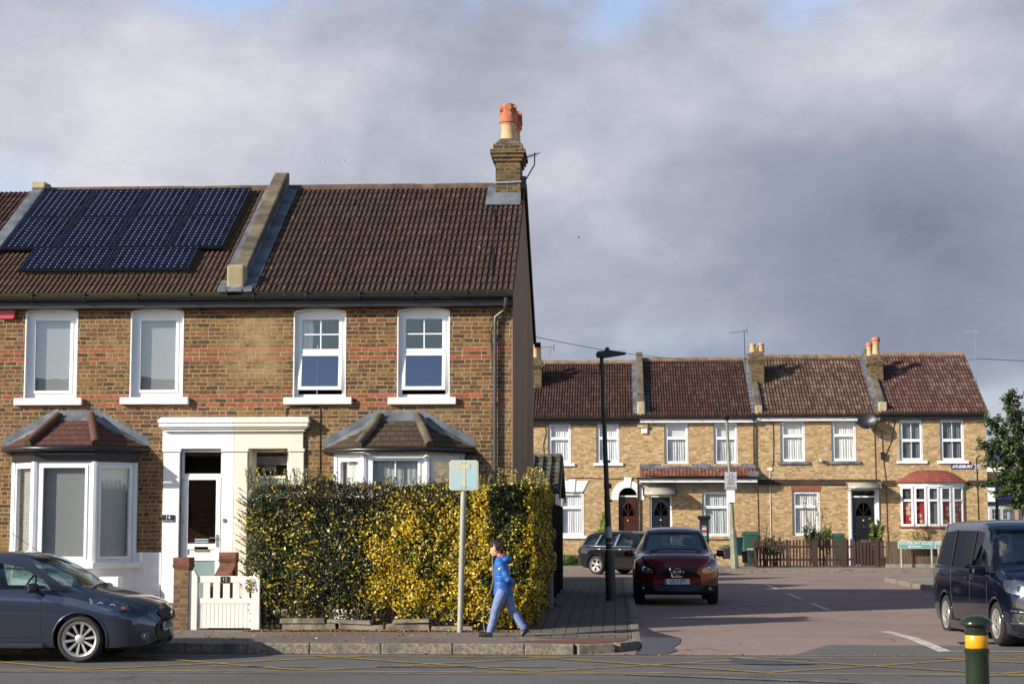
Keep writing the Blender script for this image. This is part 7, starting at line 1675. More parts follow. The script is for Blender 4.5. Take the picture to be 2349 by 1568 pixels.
def bird(px, py, Y, s, label, mat='sign_white'):
    x, z = PY(px, py, Y); m = MB(); m.lathe([(.01, -.2*s), (.05*s, -.1*s), (.055*s, .05*s), (.01, .2*s)], (x, Y, z), 6, 'x')
    for sg in (-1, 1): m.poly([(x-.07*s, Y, z), (x+.07*s, Y, z), (x+.02*s, Y+sg*.45*s, z+.16*s), (x-.05*s, Y+sg*.45*s, z+.16*s)])
    single('gull', m, K[mat], label, 'bird', (x, Y, z), 'birds in the sky')
bird(745, 371, 110, .55, 'left one of two white gulls above the near roof'); bird(791, 371, 110, .5, 'right one of two white gulls above the near roof')
bird(1328, 545, 120, .45, 'darkest bird in the open sky right of the tall chimney', 'iron'); bird(1386, 517, 120, .4, 'small pale bird in the open sky right of the tall chimney')
# ---------------------------------------------------------------- vehicles
def pchip(xs, ys, x):
    xs, ys = np.array(xs, float), np.array(ys, float); h = np.diff(xs); d = np.diff(ys)/h; m = np.zeros(len(xs))
    for i in range(1, len(xs)-1):
        if d[i-1]*d[i] > 0: w1, w2 = 2*h[i]+h[i-1], h[i]+2*h[i-1]; m[i] = (w1+w2)/(w1/d[i-1]+w2/d[i])
    m[0], m[-1] = d[0], d[-1]; i = np.clip(np.searchsorted(xs, x)-1, 0, len(xs)-2); t = (x-xs[i])/h[i]
    return (2*t**3-3*t**2+1)*ys[i]+(t**3-2*t**2+t)*h[i]*m[i]+(-2*t**3+3*t**2)*ys[i+1]+(t**3-t**2)*h[i]*m[i+1]
def paint_mat(name, col, low, zlow, metal=.35, rough=.28):
    m, nt, b = base_mat(name, rough, metal, .08); tc = N(nt, 'ShaderNodeTexCoord'); sep = N(nt, 'ShaderNodeSeparateXYZ'); L(nt, tc.outputs['Object'], sep.inputs[0])
    z = M(nt, 'LESS_THAN', sep.outputs[2], zlow); dust = SMOOTH(nt, M(nt, 'ADD', sep.outputs[2], M(nt, 'MULTIPLY', NOISE(nt, tc.outputs['Object'], 3, 4), .3)), .35, .75, .07, 0.)
    c = MIX(nt, dust, col, (.16, .14, .12)); L(nt, MIX(nt, z, c, low), b.inputs['Base Color'])
    L(nt, M(nt, 'MULTIPLY', M(nt, 'SUBTRACT', 1, z), 1.0), b.inputs['Coat Weight']); b.inputs['Coat Roughness'].default_value = .04
    L(nt, M(nt, 'ADD', M(nt, 'MULTIPLY', z, .35), rough), b.inputs['Roughness']); L(nt, M(nt, 'MULTIPLY', M(nt, 'SUBTRACT', 1, z), metal), b.inputs['Metallic']); return m
K['lamp_grey'] = pbr('grey lamp housing', (.34, .36, .40), .3, .1)
K['car_dark'] = pbr('dark car interior', (.02, .02, .022), .8, var=.2)
K['seat'] = pbr('grey seat cloth', (.05, .05, .055), .9, var=.2)
K['lamp_lens'] = glass('lamp lens', (.85, .87, .9), .18)
K['lamp_bowl'] = pbr('lamp reflector', (.45, .46, .48), .2, .8)
K['lamp_dark'] = pbr('smoked lamp housing', (.06, .065, .075), .3, .4)
K['tail_red'] = pbr('red tail lamp', (.50, .02, .015), .2, var=.05, coat=.8)
K['amber'] = pbr('amber lens', (.6, .14, .03), .25, var=.05, coat=.6)
K['plate_white'] = pbr('white number plate', (.72, .72, .70), .4, var=.02)
def loft(st, bend, x0=None, x1=None, inset=0., zfloor=None, n=84):
    xs = [s[0] for s in st]; X = np.unique(np.concatenate([np.linspace(xs[0], xs[-1], n), xs])); 
    if x0 is not None: X = X[(X >= x0) & (X <= x1)]
    par = [pchip(xs, [s[k] for s in st], X) for k in range(1, 6)]; W = max(s[4] for s in st); V = []; F = []
    for i, x in enumerate(X):
        zb, zbe, ztp, w, wt = [p[i] for p in par]; crown = .030
        if inset: zb = zfloor; ztp -= inset; w -= inset*1.2; wt -= inset*1.1; zbe = min(zbe, ztp-.02)
        rc = min(.075, max(.015, (ztp-zbe)*.45)); a, b = (w*.975, zbe), (wt, ztp-rc)
        hb = zbe-zb
        P = [(0, zb), (w*.80, zb), (w*.945, zb+.035), (w*.985, zb+.3*hb), (w, zb+.56*hb), (w*1.0, zb+.72*hb), (w*.992, zb+.86*hb), a, (a[0]*.67+b[0]*.33, a[1]*.67+b[1]*.33+.008), (a[0]*.33+b[0]*.67, a[1]*.33+b[1]*.67+.008), b, (wt-.25*rc, ztp-.3*rc), (wt-rc*1.1, ztp), (wt*.5, ztp+crown*.75), (0, ztp+crown)]
        ring = P+[(-y, z) for y, z in P[-2:0:-1]]
        for (y, z) in ring: V.append((-(x+np.interp(x, bend[0], bend[1])*min(1.2, (abs(y)/W))**2.2), y, z))
    m = len(ring)
    for i in range(len(X)-1):
        for j in range(m): F.append((i*m+j, i*m+(j+1) % m, (i+1)*m+(j+1) % m, (i+1)*m+j))
    for base, rev in ((0, 1), ((len(X)-1)*m, 0)):
        V.append((np.mean([V[base+j][0] for j in range(m)]), 0, np.mean([V[base+j][2] for j in range(m)]))); c = len(V)-1
        for j in range(m): F.append((base+(j+1) % m, base+j, c) if rev else (base+j, base+(j+1) % m, c))
    return V, F
def tmp_obj(V, F, mi=0):
    me = bpy.data.meshes.new('tmp'); me.from_pydata([tuple(map(float, v)) for v in V], [], F)
    for k in range(2): me.materials.append(K['car_dark'])
    me.polygons.foreach_set('material_index', [mi]*len(me.polygons))
    bm = bmesh.new(); bm.from_mesh(me); bmesh.ops.recalc_face_normals(bm, faces=bm.faces); bm.to_mesh(me); bm.free()
    o = bpy.data.objects.new('tmp', me); COL.objects.link(o); return o
def boolean(a, tools):     # tools: (object, operation)
    for t, op_ in tools:
        md = a.modifiers.new('b', 'BOOLEAN'); md.object = t; md.operation = op_; md.solver = 'EXACT'
    dg = bpy.context.evaluated_depsgraph_get(); me = bpy.data.meshes.new_from_object(a.evaluated_get(dg)); a.modifiers.clear(); return me
def prism_obj(poly, a, b, axis, mi=1):
    m = MB(); m.prism(poly, a, b, axis); return tmp_obj(m.v, m.f, mi)
def decal(bvh, poly, mode, off=.004, step=.03, s=1, thick=0):
    """thin skin following the bodywork inside an outline; mode 'side' (x, z) or 'front' (y, z) or 'rear'"""
    bm = bmesh.new(); f = bm.faces.new([bm.verts.new((p[0], p[1], 0)) for p in poly])
    for ax in (0, 1):
        lo, hi = min(p[ax] for p in poly), max(p[ax] for p in poly); k = max(1, int((hi-lo)/step))
        for i in range(1, k+1):
            c = [0, 0, 0]; c[ax] = lo+(hi-lo)*i/(k+1); nn = [0, 0, 0]; nn[ax] = 1
            bmesh.ops.bisect_plane(bm, geom=bm.verts[:]+bm.edges[:]+bm.faces[:], plane_co=c, plane_no=nn)
    bm.verts.index_update(); V = []; ok = True; last = None
    for v in bm.verts:
        if mode == 'side': o, d = Vector((v.co.x, 3*s, v.co.y)), Vector((0, -s, 0))
        elif mode == 'front': o, d = Vector((3, v.co.x, v.co.y)), Vector((-1, 0, 0))
        elif mode == 'top': o, d = Vector((v.co.x, v.co.y, 4)), Vector((0, 0, -1))
        else: o, d = Vector((-9, v.co.x, v.co.y)), Vector((1, 0, 0))
        h = bvh.ray_cast(o, d)
        if h[0] is None: h = bvh.find_nearest(o+d*3)
        n = h[1] if h[1].dot(d) < 0 else -h[1]; V.append(tuple(h[0]+n*(off+.006)))
    F = [tuple(x.index for x in f.verts) for f in bm.faces]; bm.free(); mb = MB(); mb.v = V; mb.f = F; mb.m = [0]*len(F); return mb
def seam(bvh, pts, s, r=.0035, mode='side'):
    P = []
    for a, b in zip(pts, pts[1:]):
        for k in range(6): P.append((a[0]+(b[0]-a[0])*k/6, a[1]+(b[1]-a[1])*k/6))
    P.append(pts[-1]); out = []
    for p in P:
        if mode == 'side': o, d = Vector((p[0], 3*s, p[1])), Vector((0, -s, 0))
        elif mode == 'front': o, d = Vector((3, p[0], p[1])), Vector((-1, 0, 0))
        else: o, d = Vector((p[0], p[1], 4)), Vector((0, 0, -1))
        h = bvh.ray_cast(o, d)
        if h[0] is not None: out.append(h[0])
    m = MB(); m.tube(out, r, 4, cap=False) if len(out) > 1 else None; return m
def wheel(t, x, y, r, w, rr_, style, s, mat='alloy'):
    m = MB(); q = w/2; k = r-rr_
    m.lathe([(rr_-.012, -q*.86), (rr_+.01, -q*.97), (r-.035, -q), (r-.010, -q*.82), (r, -q*.5), (r, q*.5), (r-.010, q*.82), (r-.035, q), (rr_+.01, q*.97), (rr_-.012, q*.86)], (x, y, r), 40, 'y', cap=False)
    ty = m.build('wheel', K['tyre'], t, smooth=True, angle=35)
    m = MB(); f = s*(q-.035); m.lathe([(rr_-.03, -q*.8), (rr_-.03, q*.8)], (x, y, r), 32, 'y', cap=False); m.lathe([(.001, -.01), (rr_*.62, -.01), (rr_*.62, .01), (.001, .01)], (x, y+s*.01, r), 24, 'y'); m.build('brake_disc', K['iron'], ty)
    m = MB(); lip = [(rr_-.045, f-s*.02), (rr_-.03, f+s*.015), (rr_-.004, f+s*.030), (rr_+.004, f+s*.02), (rr_-.01, f-s*.02)]; m.lathe(lip+[lip[0]], (x, y, r), 40, 'y', cap=False)
    m.lathe([(.001, f+s*.012), (.035, f+s*.012), (.065, f), (.075, f-s*.03), (.001, f-s*.03)], (x, y, r), 20, 'y')
    n, dbl, w0, w1 = style
    for i in range(n):
        for dd in ((-dbl, dbl) if dbl else (0,)):
            a0 = 2*math.pi*i/n+.15+dd*.55; a1 = 2*math.pi*i/n+.15+dd; p0 = Vector((math.cos(a0)*.055, f-s*.004, math.sin(a0)*.055)); p1 = Vector((math.cos(a1)*(rr_-.03), f+s*.012, math.sin(a1)*(rr_-.03))); sd = Vector((-(p1-p0).z, 0, (p1-p0).x)).normalized(); c = Vector((x, y, r))
            P = [p0-sd*w0, p0+sd*w0, p1+sd*w1, p1-sd*w1]; dp = Vector((0, s*.03, 0))
            m.hexa([c+v-dp for v in P]+[c+v for v in P])
    rim = m.build('rim', K[mat], ty, smooth=True, angle=30); return ty
def make_car(name, label, st, bend, wheels, R_, rimr, paint, side_win, screen, rear_win, style, tyre_w=.215, arch=.055, group=None, glassk='glass_car', cab=(0, 0), interior=True, rim='alloy', zfl=.45, arch_lip=0.):
    t = thing(name, label, 'car' if name != 'people_carrier' else 'van', (0, 0, 0), group, local=True)
    V, F = loft(st, bend); S = tmp_obj(V, F); W = max(s[4] for s in st); bvh = BVHTree.FromPolygons([Vector(map(float, v)) for v in V], F)
    V2, F2 = loft(st, bend, cab[0], cab[1], .045, zfl, n=60); C = tmp_obj(V2, F2, 1)
    arches = []
    for (wx, hw) in wheels:
        for s in (-1, 1):
            m = MB(); m.lathe([(R_+arch, min(s*(W-.30), s*(W+.3))), (R_+arch, max(s*(W-.30), s*(W+.3)))], (-wx, 0, R_-.005), 40, 'y'); arches.append(tmp_obj(m.v, m.f, 1))
    pr = []
    for poly in side_win:
        for s in (-1, 1): pr.append(prism_obj([(-x, z) for x, z in poly], s*.35, s*1.4, 'y'))
    ps = prism_obj(screen[0], -screen[1][0], -screen[1][1], 'x'); prr = prism_obj(rear_win[0], -rear_win[1][0], -rear_win[1][1], 'x')
    me = boolean(S, [(C, 'DIFFERENCE')]+[(a, 'DIFFERENCE') for a in arches+pr+[ps, prr]])
    me.materials.clear(); me.materials.append(paint); me.materials.append(K['car_dark'])
    me.polygons.foreach_set('use_smooth', [True]*len(me.polygons)); me.set_sharp_from_angle(angle=R(32)); body = link_mesh('body', me, t)
    for g_, nm in [(p, 'side_window') for p in pr]+[(ps, 'windscreen'), (prr, 'rear_window')]:
        gm = boolean(S, [(C, 'DIFFERENCE'), (g_, 'INTERSECT')]); 
        if len(gm.polygons) == 0: continue
        gm.materials.clear(); gm.materials.append(K['glass_car' if nm == 'windscreen' or (name == 'people_carrier' and g_ in pr[:4]) else glassk]); gm.polygons.foreach_set('material_index', [0]*len(gm.polygons)); gm.polygons.foreach_set('use_smooth', [True]*len(gm.polygons)); gm.set_sharp_from_angle(angle=R(30)); link_mesh(nm, gm, t)
    for o in [S, C, ps, prr]+arches+pr: bpy.data.objects.remove(o)
    for (wx, hw) in wheels:
        for s in (-1, 1): wheel(t, -wx, s*(hw-tyre_w/2), R_, tyre_w, rimr, style, s, rim)
    for (wx, hw) in wheels:
        for s in (-1, 1):
            P = []
            for k in range(25):
                a = R(-22+224*k/24); h = bvh.ray_cast(Vector((-wx+math.cos(a)*(R_+arch+.014), 3*s, R_-.005+math.sin(a)*(R_+arch+.014))), Vector((0, -s, 0)))[0]
                if h is not None and abs(h.y) > W*.7 and h.z > .15: P.append(h)
            if len(P) > 3: m = MB(); m.tube(P, .017, 6); m.build('arch_lip', paint, t, smooth=True)
    m = MB(); a, b = wheels[0][0]+.45, wheels[1][0]-.42; m.box(-b, -a, -W*.8, W*.8, .2, .34); m.box(-wheels[1][0]-.3, -wheels[0][0]+.3, -W*.45, W*.45, .25, .42); m.build('underbody', K['car_dark'], t)
    return t, body, bvh, W
def seats(t, xs, z, W, hr=.62, top=.55, two=True):
    for x in xs:
        for s in (-1, 1):
            m = MB(); y = s*W*.42; m.box(-x-.25, -x+.27, y-.24, y+.24, z-.15, z); bevel(m.build('seat_cushion', K['seat'], t), .05, 2)
            m = MB(); m.hexa([(-x-.33, y-.24, z-.1), (-x-.21, y-.24, z-.1), (-x-.21, y+.24, z-.1), (-x-.33, y+.24, z-.1), (-x-.50, y-.21, z+top), (-x-.40, y-.21, z+top), (-x-.40, y+.21, z+top), (-x-.50, y+.21, z+top)])
            m.hexa([(-x-.53, y-.12, z+top+.05), (-x-.44, y-.12, z+top+.05), (-x-.44, y+.12, z+top+.05), (-x-.53, y+.12, z+top+.05), (-x-.56, y-.11, z+top+.22), (-x-.47, y-.11, z+top+.22), (-x-.47, y+.11, z+top+.22), (-x-.56, y+.11, z+top+.22)])
            bevel(m.build('seat_back', K['seat'], t), .04, 2)
def dash(t, x, z, W, ydrive=-.38):
    m = MB(); m.hexa([(-x-.45, -W*.78, z-.32), (-x+.15, -W*.75, z-.32), (-x+.15, W*.75, z-.32), (-x-.45, W*.78, z-.32), (-x-.35, -W*.78, z-.03), (-x+.18, -W*.72, z-.04), (-x+.18, W*.72, z-.04), (-x-.35, W*.78, z-.03)]); bevel(m.build('dashboard', K['car_dark'], t), .04, 2)
    m = MB(); c = Vector((-x-.60, ydrive, z-.02)); pts = [c+Vector((.07*math.sin(a), .185*math.cos(a), .17*math.sin(a))) for a in [2*math.pi*k/20 for k in range(21)]]; m.tube(pts, .015, 6); m.bar(c-Vector((0, .17, 0)), c+Vector((0, .17, 0)), .02, .04); m.build('steering_wheel', K['black'], t)
def mirror(t, x, y, z, s, paint, sz=(.11, .22, .15)):
    m = MB(); m.hexa([(-x-.02, y, z-sz[2]/2), (-x+sz[0], y+s*.03, z-sz[2]*.40), (-x+sz[0], y+s*sz[1]*.9, z-sz[2]*.35), (-x-.02, y+s*sz[1], z-sz[2]/2), (-x-.02, y, z+sz[2]/2), (-x+sz[0], y+s*.03, z+sz[2]*.40), (-x+sz[0], y+s*sz[1]*.8, z+sz[2]*.35), (-x-.02, y+s*sz[1], z+sz[2]*.45)] if s > 0 else
                         [(-x-.02, y-sz[1], z-sz[2]/2), (-x+sz[0], y-sz[1]*.9, z-sz[2]*.35), (-x+sz[0], y-.03, z-sz[2]*.40), (-x-.02, y, z-sz[2]/2), (-x-.02, y-sz[1], z+sz[2]*.45), (-x+sz[0], y-sz[1]*.8, z+sz[2]*.35), (-x+sz[0], y-.03, z+sz[2]*.40), (-x-.02, y, z+sz[2]/2)])
    o = m.build('door_mirror', paint, t); bevel(o, .04, 3)
    m = MB(); m.bar((-x+.03, y-s*.08, z-.05), (-x+.03, y+s*.04, z-.03), .05, .04); m.build('mirror_arm', K['black'], o)
def number_plate(t, s, x, z, bv=None, w=.52, h=.111, y=0., tilt=-6):
    T = Matrix.Translation((x, y, z)) @ Matrix.Rotation(R(tilt), 4, 'Y')
    m = MB(); m.box(-.006, .006, -w/2, w/2, -h/2, h/2); p = xf(m, T).build('number_plate', K['plate_white'], t)
    m = MB(); m.box(.0065, .008, -w/2, -w/2+.04, -h/2, h/2); m.build; xf(m, T).build('blue_band', K['p_blue'], p)
    tx = text('registration', s, .106, (0, 0, 0), K['ink'], None, rot=(90, 0, 90), sx=.70, bold=.0025, ext=.001, space=1.12)
    tx.data.transform(T @ Matrix.Translation((.009, .018, 0))); tx.parent = p; return p
def lamp_pair(t, bvh, poly, mode='front', bowls=(), lens='lamp_lens', back='lamp_bowl', nm='headlight', off=.006, both=True, accent=None):
    for s in (-1, 1):
        pl = [(p[0]*s, p[1]) for p in poly] if mode != 'side' else [(-p[0], p[1]) for p in poly]
        b = decal(bvh, pl, mode, .002, s=s); h = b.build(nm, K[back], t, smooth=True)
        l = decal(bvh, pl, mode, off+.010, s=s); l.build('lens', K[lens], h, smooth=True)
        for (by, bz, r) in bowls:
            if mode == 'side': hit = bvh.ray_cast(Vector((-by, 3*s, bz)), Vector((0, -s, 0)))
            else: hit = bvh.ray_cast(Vector((3, by*s, bz)), Vector((-1, 0, 0)))
            if hit[0] is None: continue
            d = Vector((1, 0, 0)) if mode != 'side' else Vector((.5, s*.86, 0)); c = hit[0]+d*.003
            m = MB(); m.lathe([(r, -.012), (r, .008), (r*.85, .009), (r*.78, -.002), (.001, -.004)], (0, 0, 0), 18, 'z', cap=False); q = d.to_track_quat('Z', 'Y').to_matrix().to_4x4(); xf(m, Matrix.Translation(c) @ q); m.build('reflector', K['chrome'], h, smooth=True, angle=40)
def side_trim(t, bvh, polys, mat, nm, off=.003, step=.06):
    for s in (-1, 1):
        for p in polys: decal(bvh, [(-x, z) for x, z in p], 'side', off, step, s=s).build(nm, K[mat], t, smooth=True)
def side_seams(t, bvh, lines):
    for s in (-1, 1):
        for ln in lines: seam(bvh, [(-x, z) for x, z in ln], s).build('door_gap', K['ink'], t)
def handles(t, bvh, pts, mat):
    for s in (-1, 1):
        for (x, z) in pts:
            h = bvh.ray_cast(Vector((-x, 3*s, z)), Vector((0, -s, 0)))[0]; m = MB(); m.tube([h+Vector((.10, s*.004, 0)), h+Vector((.06, s*.022, .003)), h+Vector((-.06, s*.022, .003)), h+Vector((-.10, s*.004, 0))], .012, 6); m.build('door_handle', mat if not isinstance(mat, str) else K[mat], t, smooth=True)
def wipers(t, bvh, lines):
    for ln in lines: m = seam(bvh, ln, 1, .012, 'top'); m.v = [(v[0]+.015, v[1], v[2]+.012) for v in m.v]; m.build('wiper', K['black'], t)

# -- grey hatchback on the main road, front half in frame
P1 = paint_mat('sea grey metallic paint', (.045, .058, .088), (.022, .022, .025), .0, .55, .25)
stF = [(0, .30, .50, .57, .52, .45), (.05, .23, .60, .69, .76, .58), (.13, .19, .66, .765, .85, .64), (.30, .17, .73, .84, .90, .70), (.60, .17, .81, .91, .915, .74), (.90, .17, .875, .975, .92, .74), (1.02, .17, .89, 1.02, .92, .73), (1.25, .17, .92, 1.17, .92, .69), (1.60, .17, .94, 1.36, .92, .63), (1.85, .17, .95, 1.445, .92, .59), (2.15, .17, .96, 1.48, .92, .58), (2.7, .17, .97, 1.49, .92, .57), (3.4, .17, .99, 1.45, .91, .55), (3.8, .20, 1.0, 1.36, .89, .52), (4.1, .25, .98, 1.14, .86, .52), (4.27, .3, .88, .98, .82, .52), (4.34, .36, .75, .85, .72, .47)]
bF = ([0, .5, 1.0, 1.8, 2.5, 3.4, 4.3], [.42, .33, .28, .22, .05, -.08, -.3])
car, body, bv, W_ = make_car('hatchback_car', 'dark blue grey hatchback driving past at the lower left edge', stF, bF, [(1.07, .915), (3.71, .915)], .318, .242, P1,
    [[(1.50, .985), (1.64, 1.12), (1.97, 1.29), (2.45, 1.375), (2.68, 1.38), (2.68, 1.0)], [(2.78, 1.005), (2.78, 1.378), (3.3, 1.355), (3.62, 1.25), (3.78, 1.06), (3.75, 1.015)]],
    ([(-.74, 1.03), (.74, 1.03), (.66, 1.25), (.55, 1.425), (-.55, 1.425), (-.66, 1.25)], (.2, 2.1)), ([(-.5, 1.12), (.5, 1.12), (.42, 1.36), (-.42, 1.36)], (3.4, 4.6)), (10, 0, .011, .021), cab=(.98, 4.0), tyre_w=.225, arch=.045)
side_trim(car, bv, [[(2.69, 1.0), (2.69, 1.38), (2.77, 1.378), (2.77, 1.0)], [(1.24, .955), (1.49, .975), (1.60, 1.10), (1.38, 1.02)]], 'black', 'pillar_trim')
side_seams(car, bv, [[(1.62, .93), (1.615, .6), (1.60, .34)], [(2.73, .97), (2.74, .34)], [(1.60, .34), (2.74, .34)], [(.90, .93), (1.15, .965), (1.36, .955)]])
lamp_pair(car, bv, [(.97, .865), (.62, .835), (.46, .765), (.42, .70), (.68, .70), (.92, .80)], 'side', bowls=[(.80, .775, .052), (.64, .755, .047)], back='lamp_grey')
for s in (-1, 1): decal(bv, [(-.53, .735), (-.49, .74), (-.475, .715), (-.52, .71)], 'side', .02, s=s).build('indicator', K['amber'], car)
decal(bv, [(-.42, .66), (-.36, .56), (.36, .56), (.42, .66), (.36, .70), (-.36, .70)], 'front', .004).build('grille', K['black'], car)
decal(bv, [(-.5, .47), (-.42, .25), (.42, .25), (.5, .47), (.42, .50), (-.42, .50)], 'front', .004).build('lower_grille', K['black'], car)
h = bv.ray_cast(Vector((3, 0, .64)), Vector((-1, 0, 0)))[0]
m = MB(); m.lathe([(.001, .03), (.062, .026), (.075, .014), (.075, 0)], (h.x, 0, .635), 20, 'x'); m.build('badge', K['chrome'], car, smooth=True, angle=40); m = MB(); m.lathe([(.001, .036), (.052, .034), (.052, .02)], (h.x, 0, .635), 20, 'x'); m.build('badge_face', K['terracotta_old'], car)
number_plate(car, 'AO10 YYM', bv.ray_cast(Vector((3, 0, .47)), Vector((-1, 0, 0)))[0].x+.02, .465)
lamp_pair(car, bv, [(.60, .40), (.70, .40), (.73, .36), (.70, .31), (.60, .31)], 'front', back='black', lens='lamp_lens', nm='fog_lamp', bowls=[(.65, .355, .035)])
side_trim(car, bv, [[(1.66, .245), (3.0, .245), (3.0, .275), (1.66, .285)]], 'lamp_bowl', 'sill_highlight', .006) if 0 else None
m = MB()
for s in (-1, 1): m.bar((-1.55, s*.93, .235), (-3.1, s*.93, .225), .05, .07)
sk = m.build('side_skirt', P1, car); bevel(sk, .02, 2)
handles(car, bv, [(2.52, .86), (3.5, .88)], P1); seats(car, [2.25, 3.1], .52, W_); dash(car, 1.35, 1.02, W_)
for s in (-1, 1): mirror(car, 1.72, s*.93, 1.02, s, K['black'], (.10, .24, .15))
wipers(car, bv, [[(-1.02, -.5), (-1.0, .1)], [(-.99, .0), (-1.03, .5)]])
h = bv.ray_cast(Vector((-1.95, -.0, 4)), Vector((0, 0, -1)))[0]; m = MB(); m.tube([h, h+Vector((-.42, 0, .28))], .004, 5); m.build('antenna', K['black'], car)
m = seam(bv, [(-.12, -.55), (-.5, -.70), (-1.05, -.74)], 1, .0035, 'top'); m.build('bonnet_gap', K['ink'], car); seam(bv, [(-.12, .55), (-.5, .70), (-1.05, .74)], 1, .0035, 'top').build('bonnet_gap', K['ink'], car)
FOC = (FX(397, 25.95, 1400), 25.93, 0.); car.location = FOC
# -- red crossover parked facing the camera
P2 = paint_mat('dark red metallic paint', (.14, .008, .012), (.018, .018, .02), .44, .4, .25)
stN = [(0, .30, .62, .70, .50, .42), (.05, .24, .72, .86, .74, .60), (.13, .22, .82, .95, .83, .68), (.35, .22, .93, 1.035, .88, .73), (.70, .22, .97, 1.075, .89, .74), (.98, .22, 1.0, 1.10, .89, .74), (1.10, .22, 1.0, 1.16, .89, .73), (1.35, .22, 1.01, 1.32, .89, .70), (1.70, .22, 1.03, 1.49, .89, .65), (1.95, .22, 1.04, 1.565, .89, .61), (2.3, .22, 1.05, 1.60, .89, .60), (2.9, .22, 1.06, 1.605, .89, .59), (3.5, .22, 1.08, 1.56, .88, .57), (3.9, .26, 1.1, 1.42, .87, .54), (4.15, .3, 1.05, 1.2, .84, .54), (4.28, .38, .95, 1.05, .8, .52), (4.33, .42, .85, .95, .72, .47)]
bN = ([0, .5, 1.0, 1.8, 2.5, 3.4, 4.3], [.36, .30, .26, .2, .05, -.08, -.25])
car, body, bv, W_ = make_car('crossover_car', 'dark red crossover car parked facing the camera, plate LX13 JYT', stN, bN, [(.88, .88), (3.51, .88)], .345, .22, P2,
    [[(1.62, 1.09), (1.95, 1.35), (2.3, 1.47), (2.62, 1.49), (2.62, 1.09)], [(2.72, 1.09), (2.72, 1.49), (3.3, 1.46), (3.65, 1.34), (3.7, 1.14)]],
    ([(-.69, 1.15), (.69, 1.15), (.64, 1.34), (.555, 1.535), (-.555, 1.535), (-.64, 1.34)], (.2, 2.2)), ([(-.5, 1.2), (.5, 1.2), (.44, 1.45), (-.44, 1.45)], (3.4, 4.6)), (5, 0, .03, .03), cab=(1.04, 4.05), arch=.06, zfl=.5)
side_seams(car, bv, [[(1.45, 1.0), (1.45, .35)], [(2.66, 1.05), (2.66, .35)]])
lamp_pair(car, bv, [(.84, .90), (.74, .87), (.52, .755), (.50, .69), (.56, .665), (.72, .68), (.83, .76)], 'front', bowls=[(.67, .745, .055), (.58, .72, .035)], back='lamp_grey')
decal(bv, [(-.42, .765), (-.42, .68), (-.36, .645), (.36, .645), (.42, .68), (.42, .765), (.30, .785), (-.30, .785)], 'front', .004).build('grille', K['black'], car)
for z in (.675, .705, .735, .76): seam(bv, [(-.40, z), (.40, z)], 1, .005, 'front').build('grille_slat', K['bin_black'], car)
m = MB(); gx_ = bv.ray_cast(Vector((3, 0, .68)), Vector((-1, 0, 0)))[0].x
for a, b in (((-.165, .785), (-.105, .60)), ((-.105, .60), (.105, .60)), ((.105, .60), (.165, .785))): 
    A = bv.ray_cast(Vector((3, a[0], a[1])), Vector((-1, 0, 0)))[0]; B = bv.ray_cast(Vector((3, b[0], b[1])), Vector((-1, 0, 0)))[0]; e = Vector((.030, 0, 0)); m.bar(A+e, B+e, .03, .030)
m.build('grille_trim', K['chrome'], car)
m = MB(); gx_ += .02; pts = [(gx_+.03, .070*math.cos(a), .705+.070*math.sin(a)) for a in [2*math.pi*k/20 for k in range(21)]]; m.tube(pts, .009, 6); m.box(gx_+.02, gx_+.042, -.085, .085, .688, .722); bdg = m.build('badge', K['chrome'], car)
tx = text('badge_lettering', 'NISSAN', .034, (0, 0, 0), K['ink'], None, rot=(90, 0, 90)); tx.data.transform(Matrix.Translation((gx_+.043, 0, .705))); tx.parent = bdg
number_plate(car, 'LX13 JYT', bv.ray_cast(Vector((3, 0, .52)), Vector((-1, 0, 0)))[0].x+.025, .50)
decal(bv, [(-.58, .43), (-.48, .25), (.48, .25), (.58, .43)], 'front', .005).build('lower_grille', K['ink'], car)
for z in (.30, .345, .39): seam(bv, [(-.48, z), (.48, z)], 1, .008, 'front').build('grille_slat', K['bin_black'], car)
for s in (-1, 1): decal(bv, [(s*.50, .42), (s*.60, .46), (s*.80, .52), (s*.86, .50), (s*.86, .40)], 'front', .003).build('bumper_corner', K['bin_black'], car)
lamp_pair(car, bv, [(.66, .37), (.72, .37), (.74, .34), (.72, .31), (.66, .31), (.64, .34)], 'front', bowls=[(.69, .34, .035)], back='black', nm='fog_lamp')
seats(car, [2.25, 3.1], .62, W_); dash(car, 1.4, 1.15, W_); m = MB(); m.box(-1.98, -1.95, -.12, .12, 1.42, 1.48); m.build('rear_view_mirror', K['black'], car)
for s in (-1, 1): mirror(car, 1.62, s*.90, 1.07, s, P2, (.12, .20, .17))
wipers(car, bv, [[(-1.06, -.55), (-1.03, .05)], [(-1.02, .0), (-1.08, .55)]])
for s in (-1, 1): seam(bv, [(-.15, s*.50), (-.5, s*.56), (-1.05, s*.62)], 1, .004, 'top').build('bonnet_gap', K['ink'], car)
car.rotation_euler = (0, 0, R(-90)); car.location = (FX(1553, 38.6, 1300), 38.55, zt(39.5))
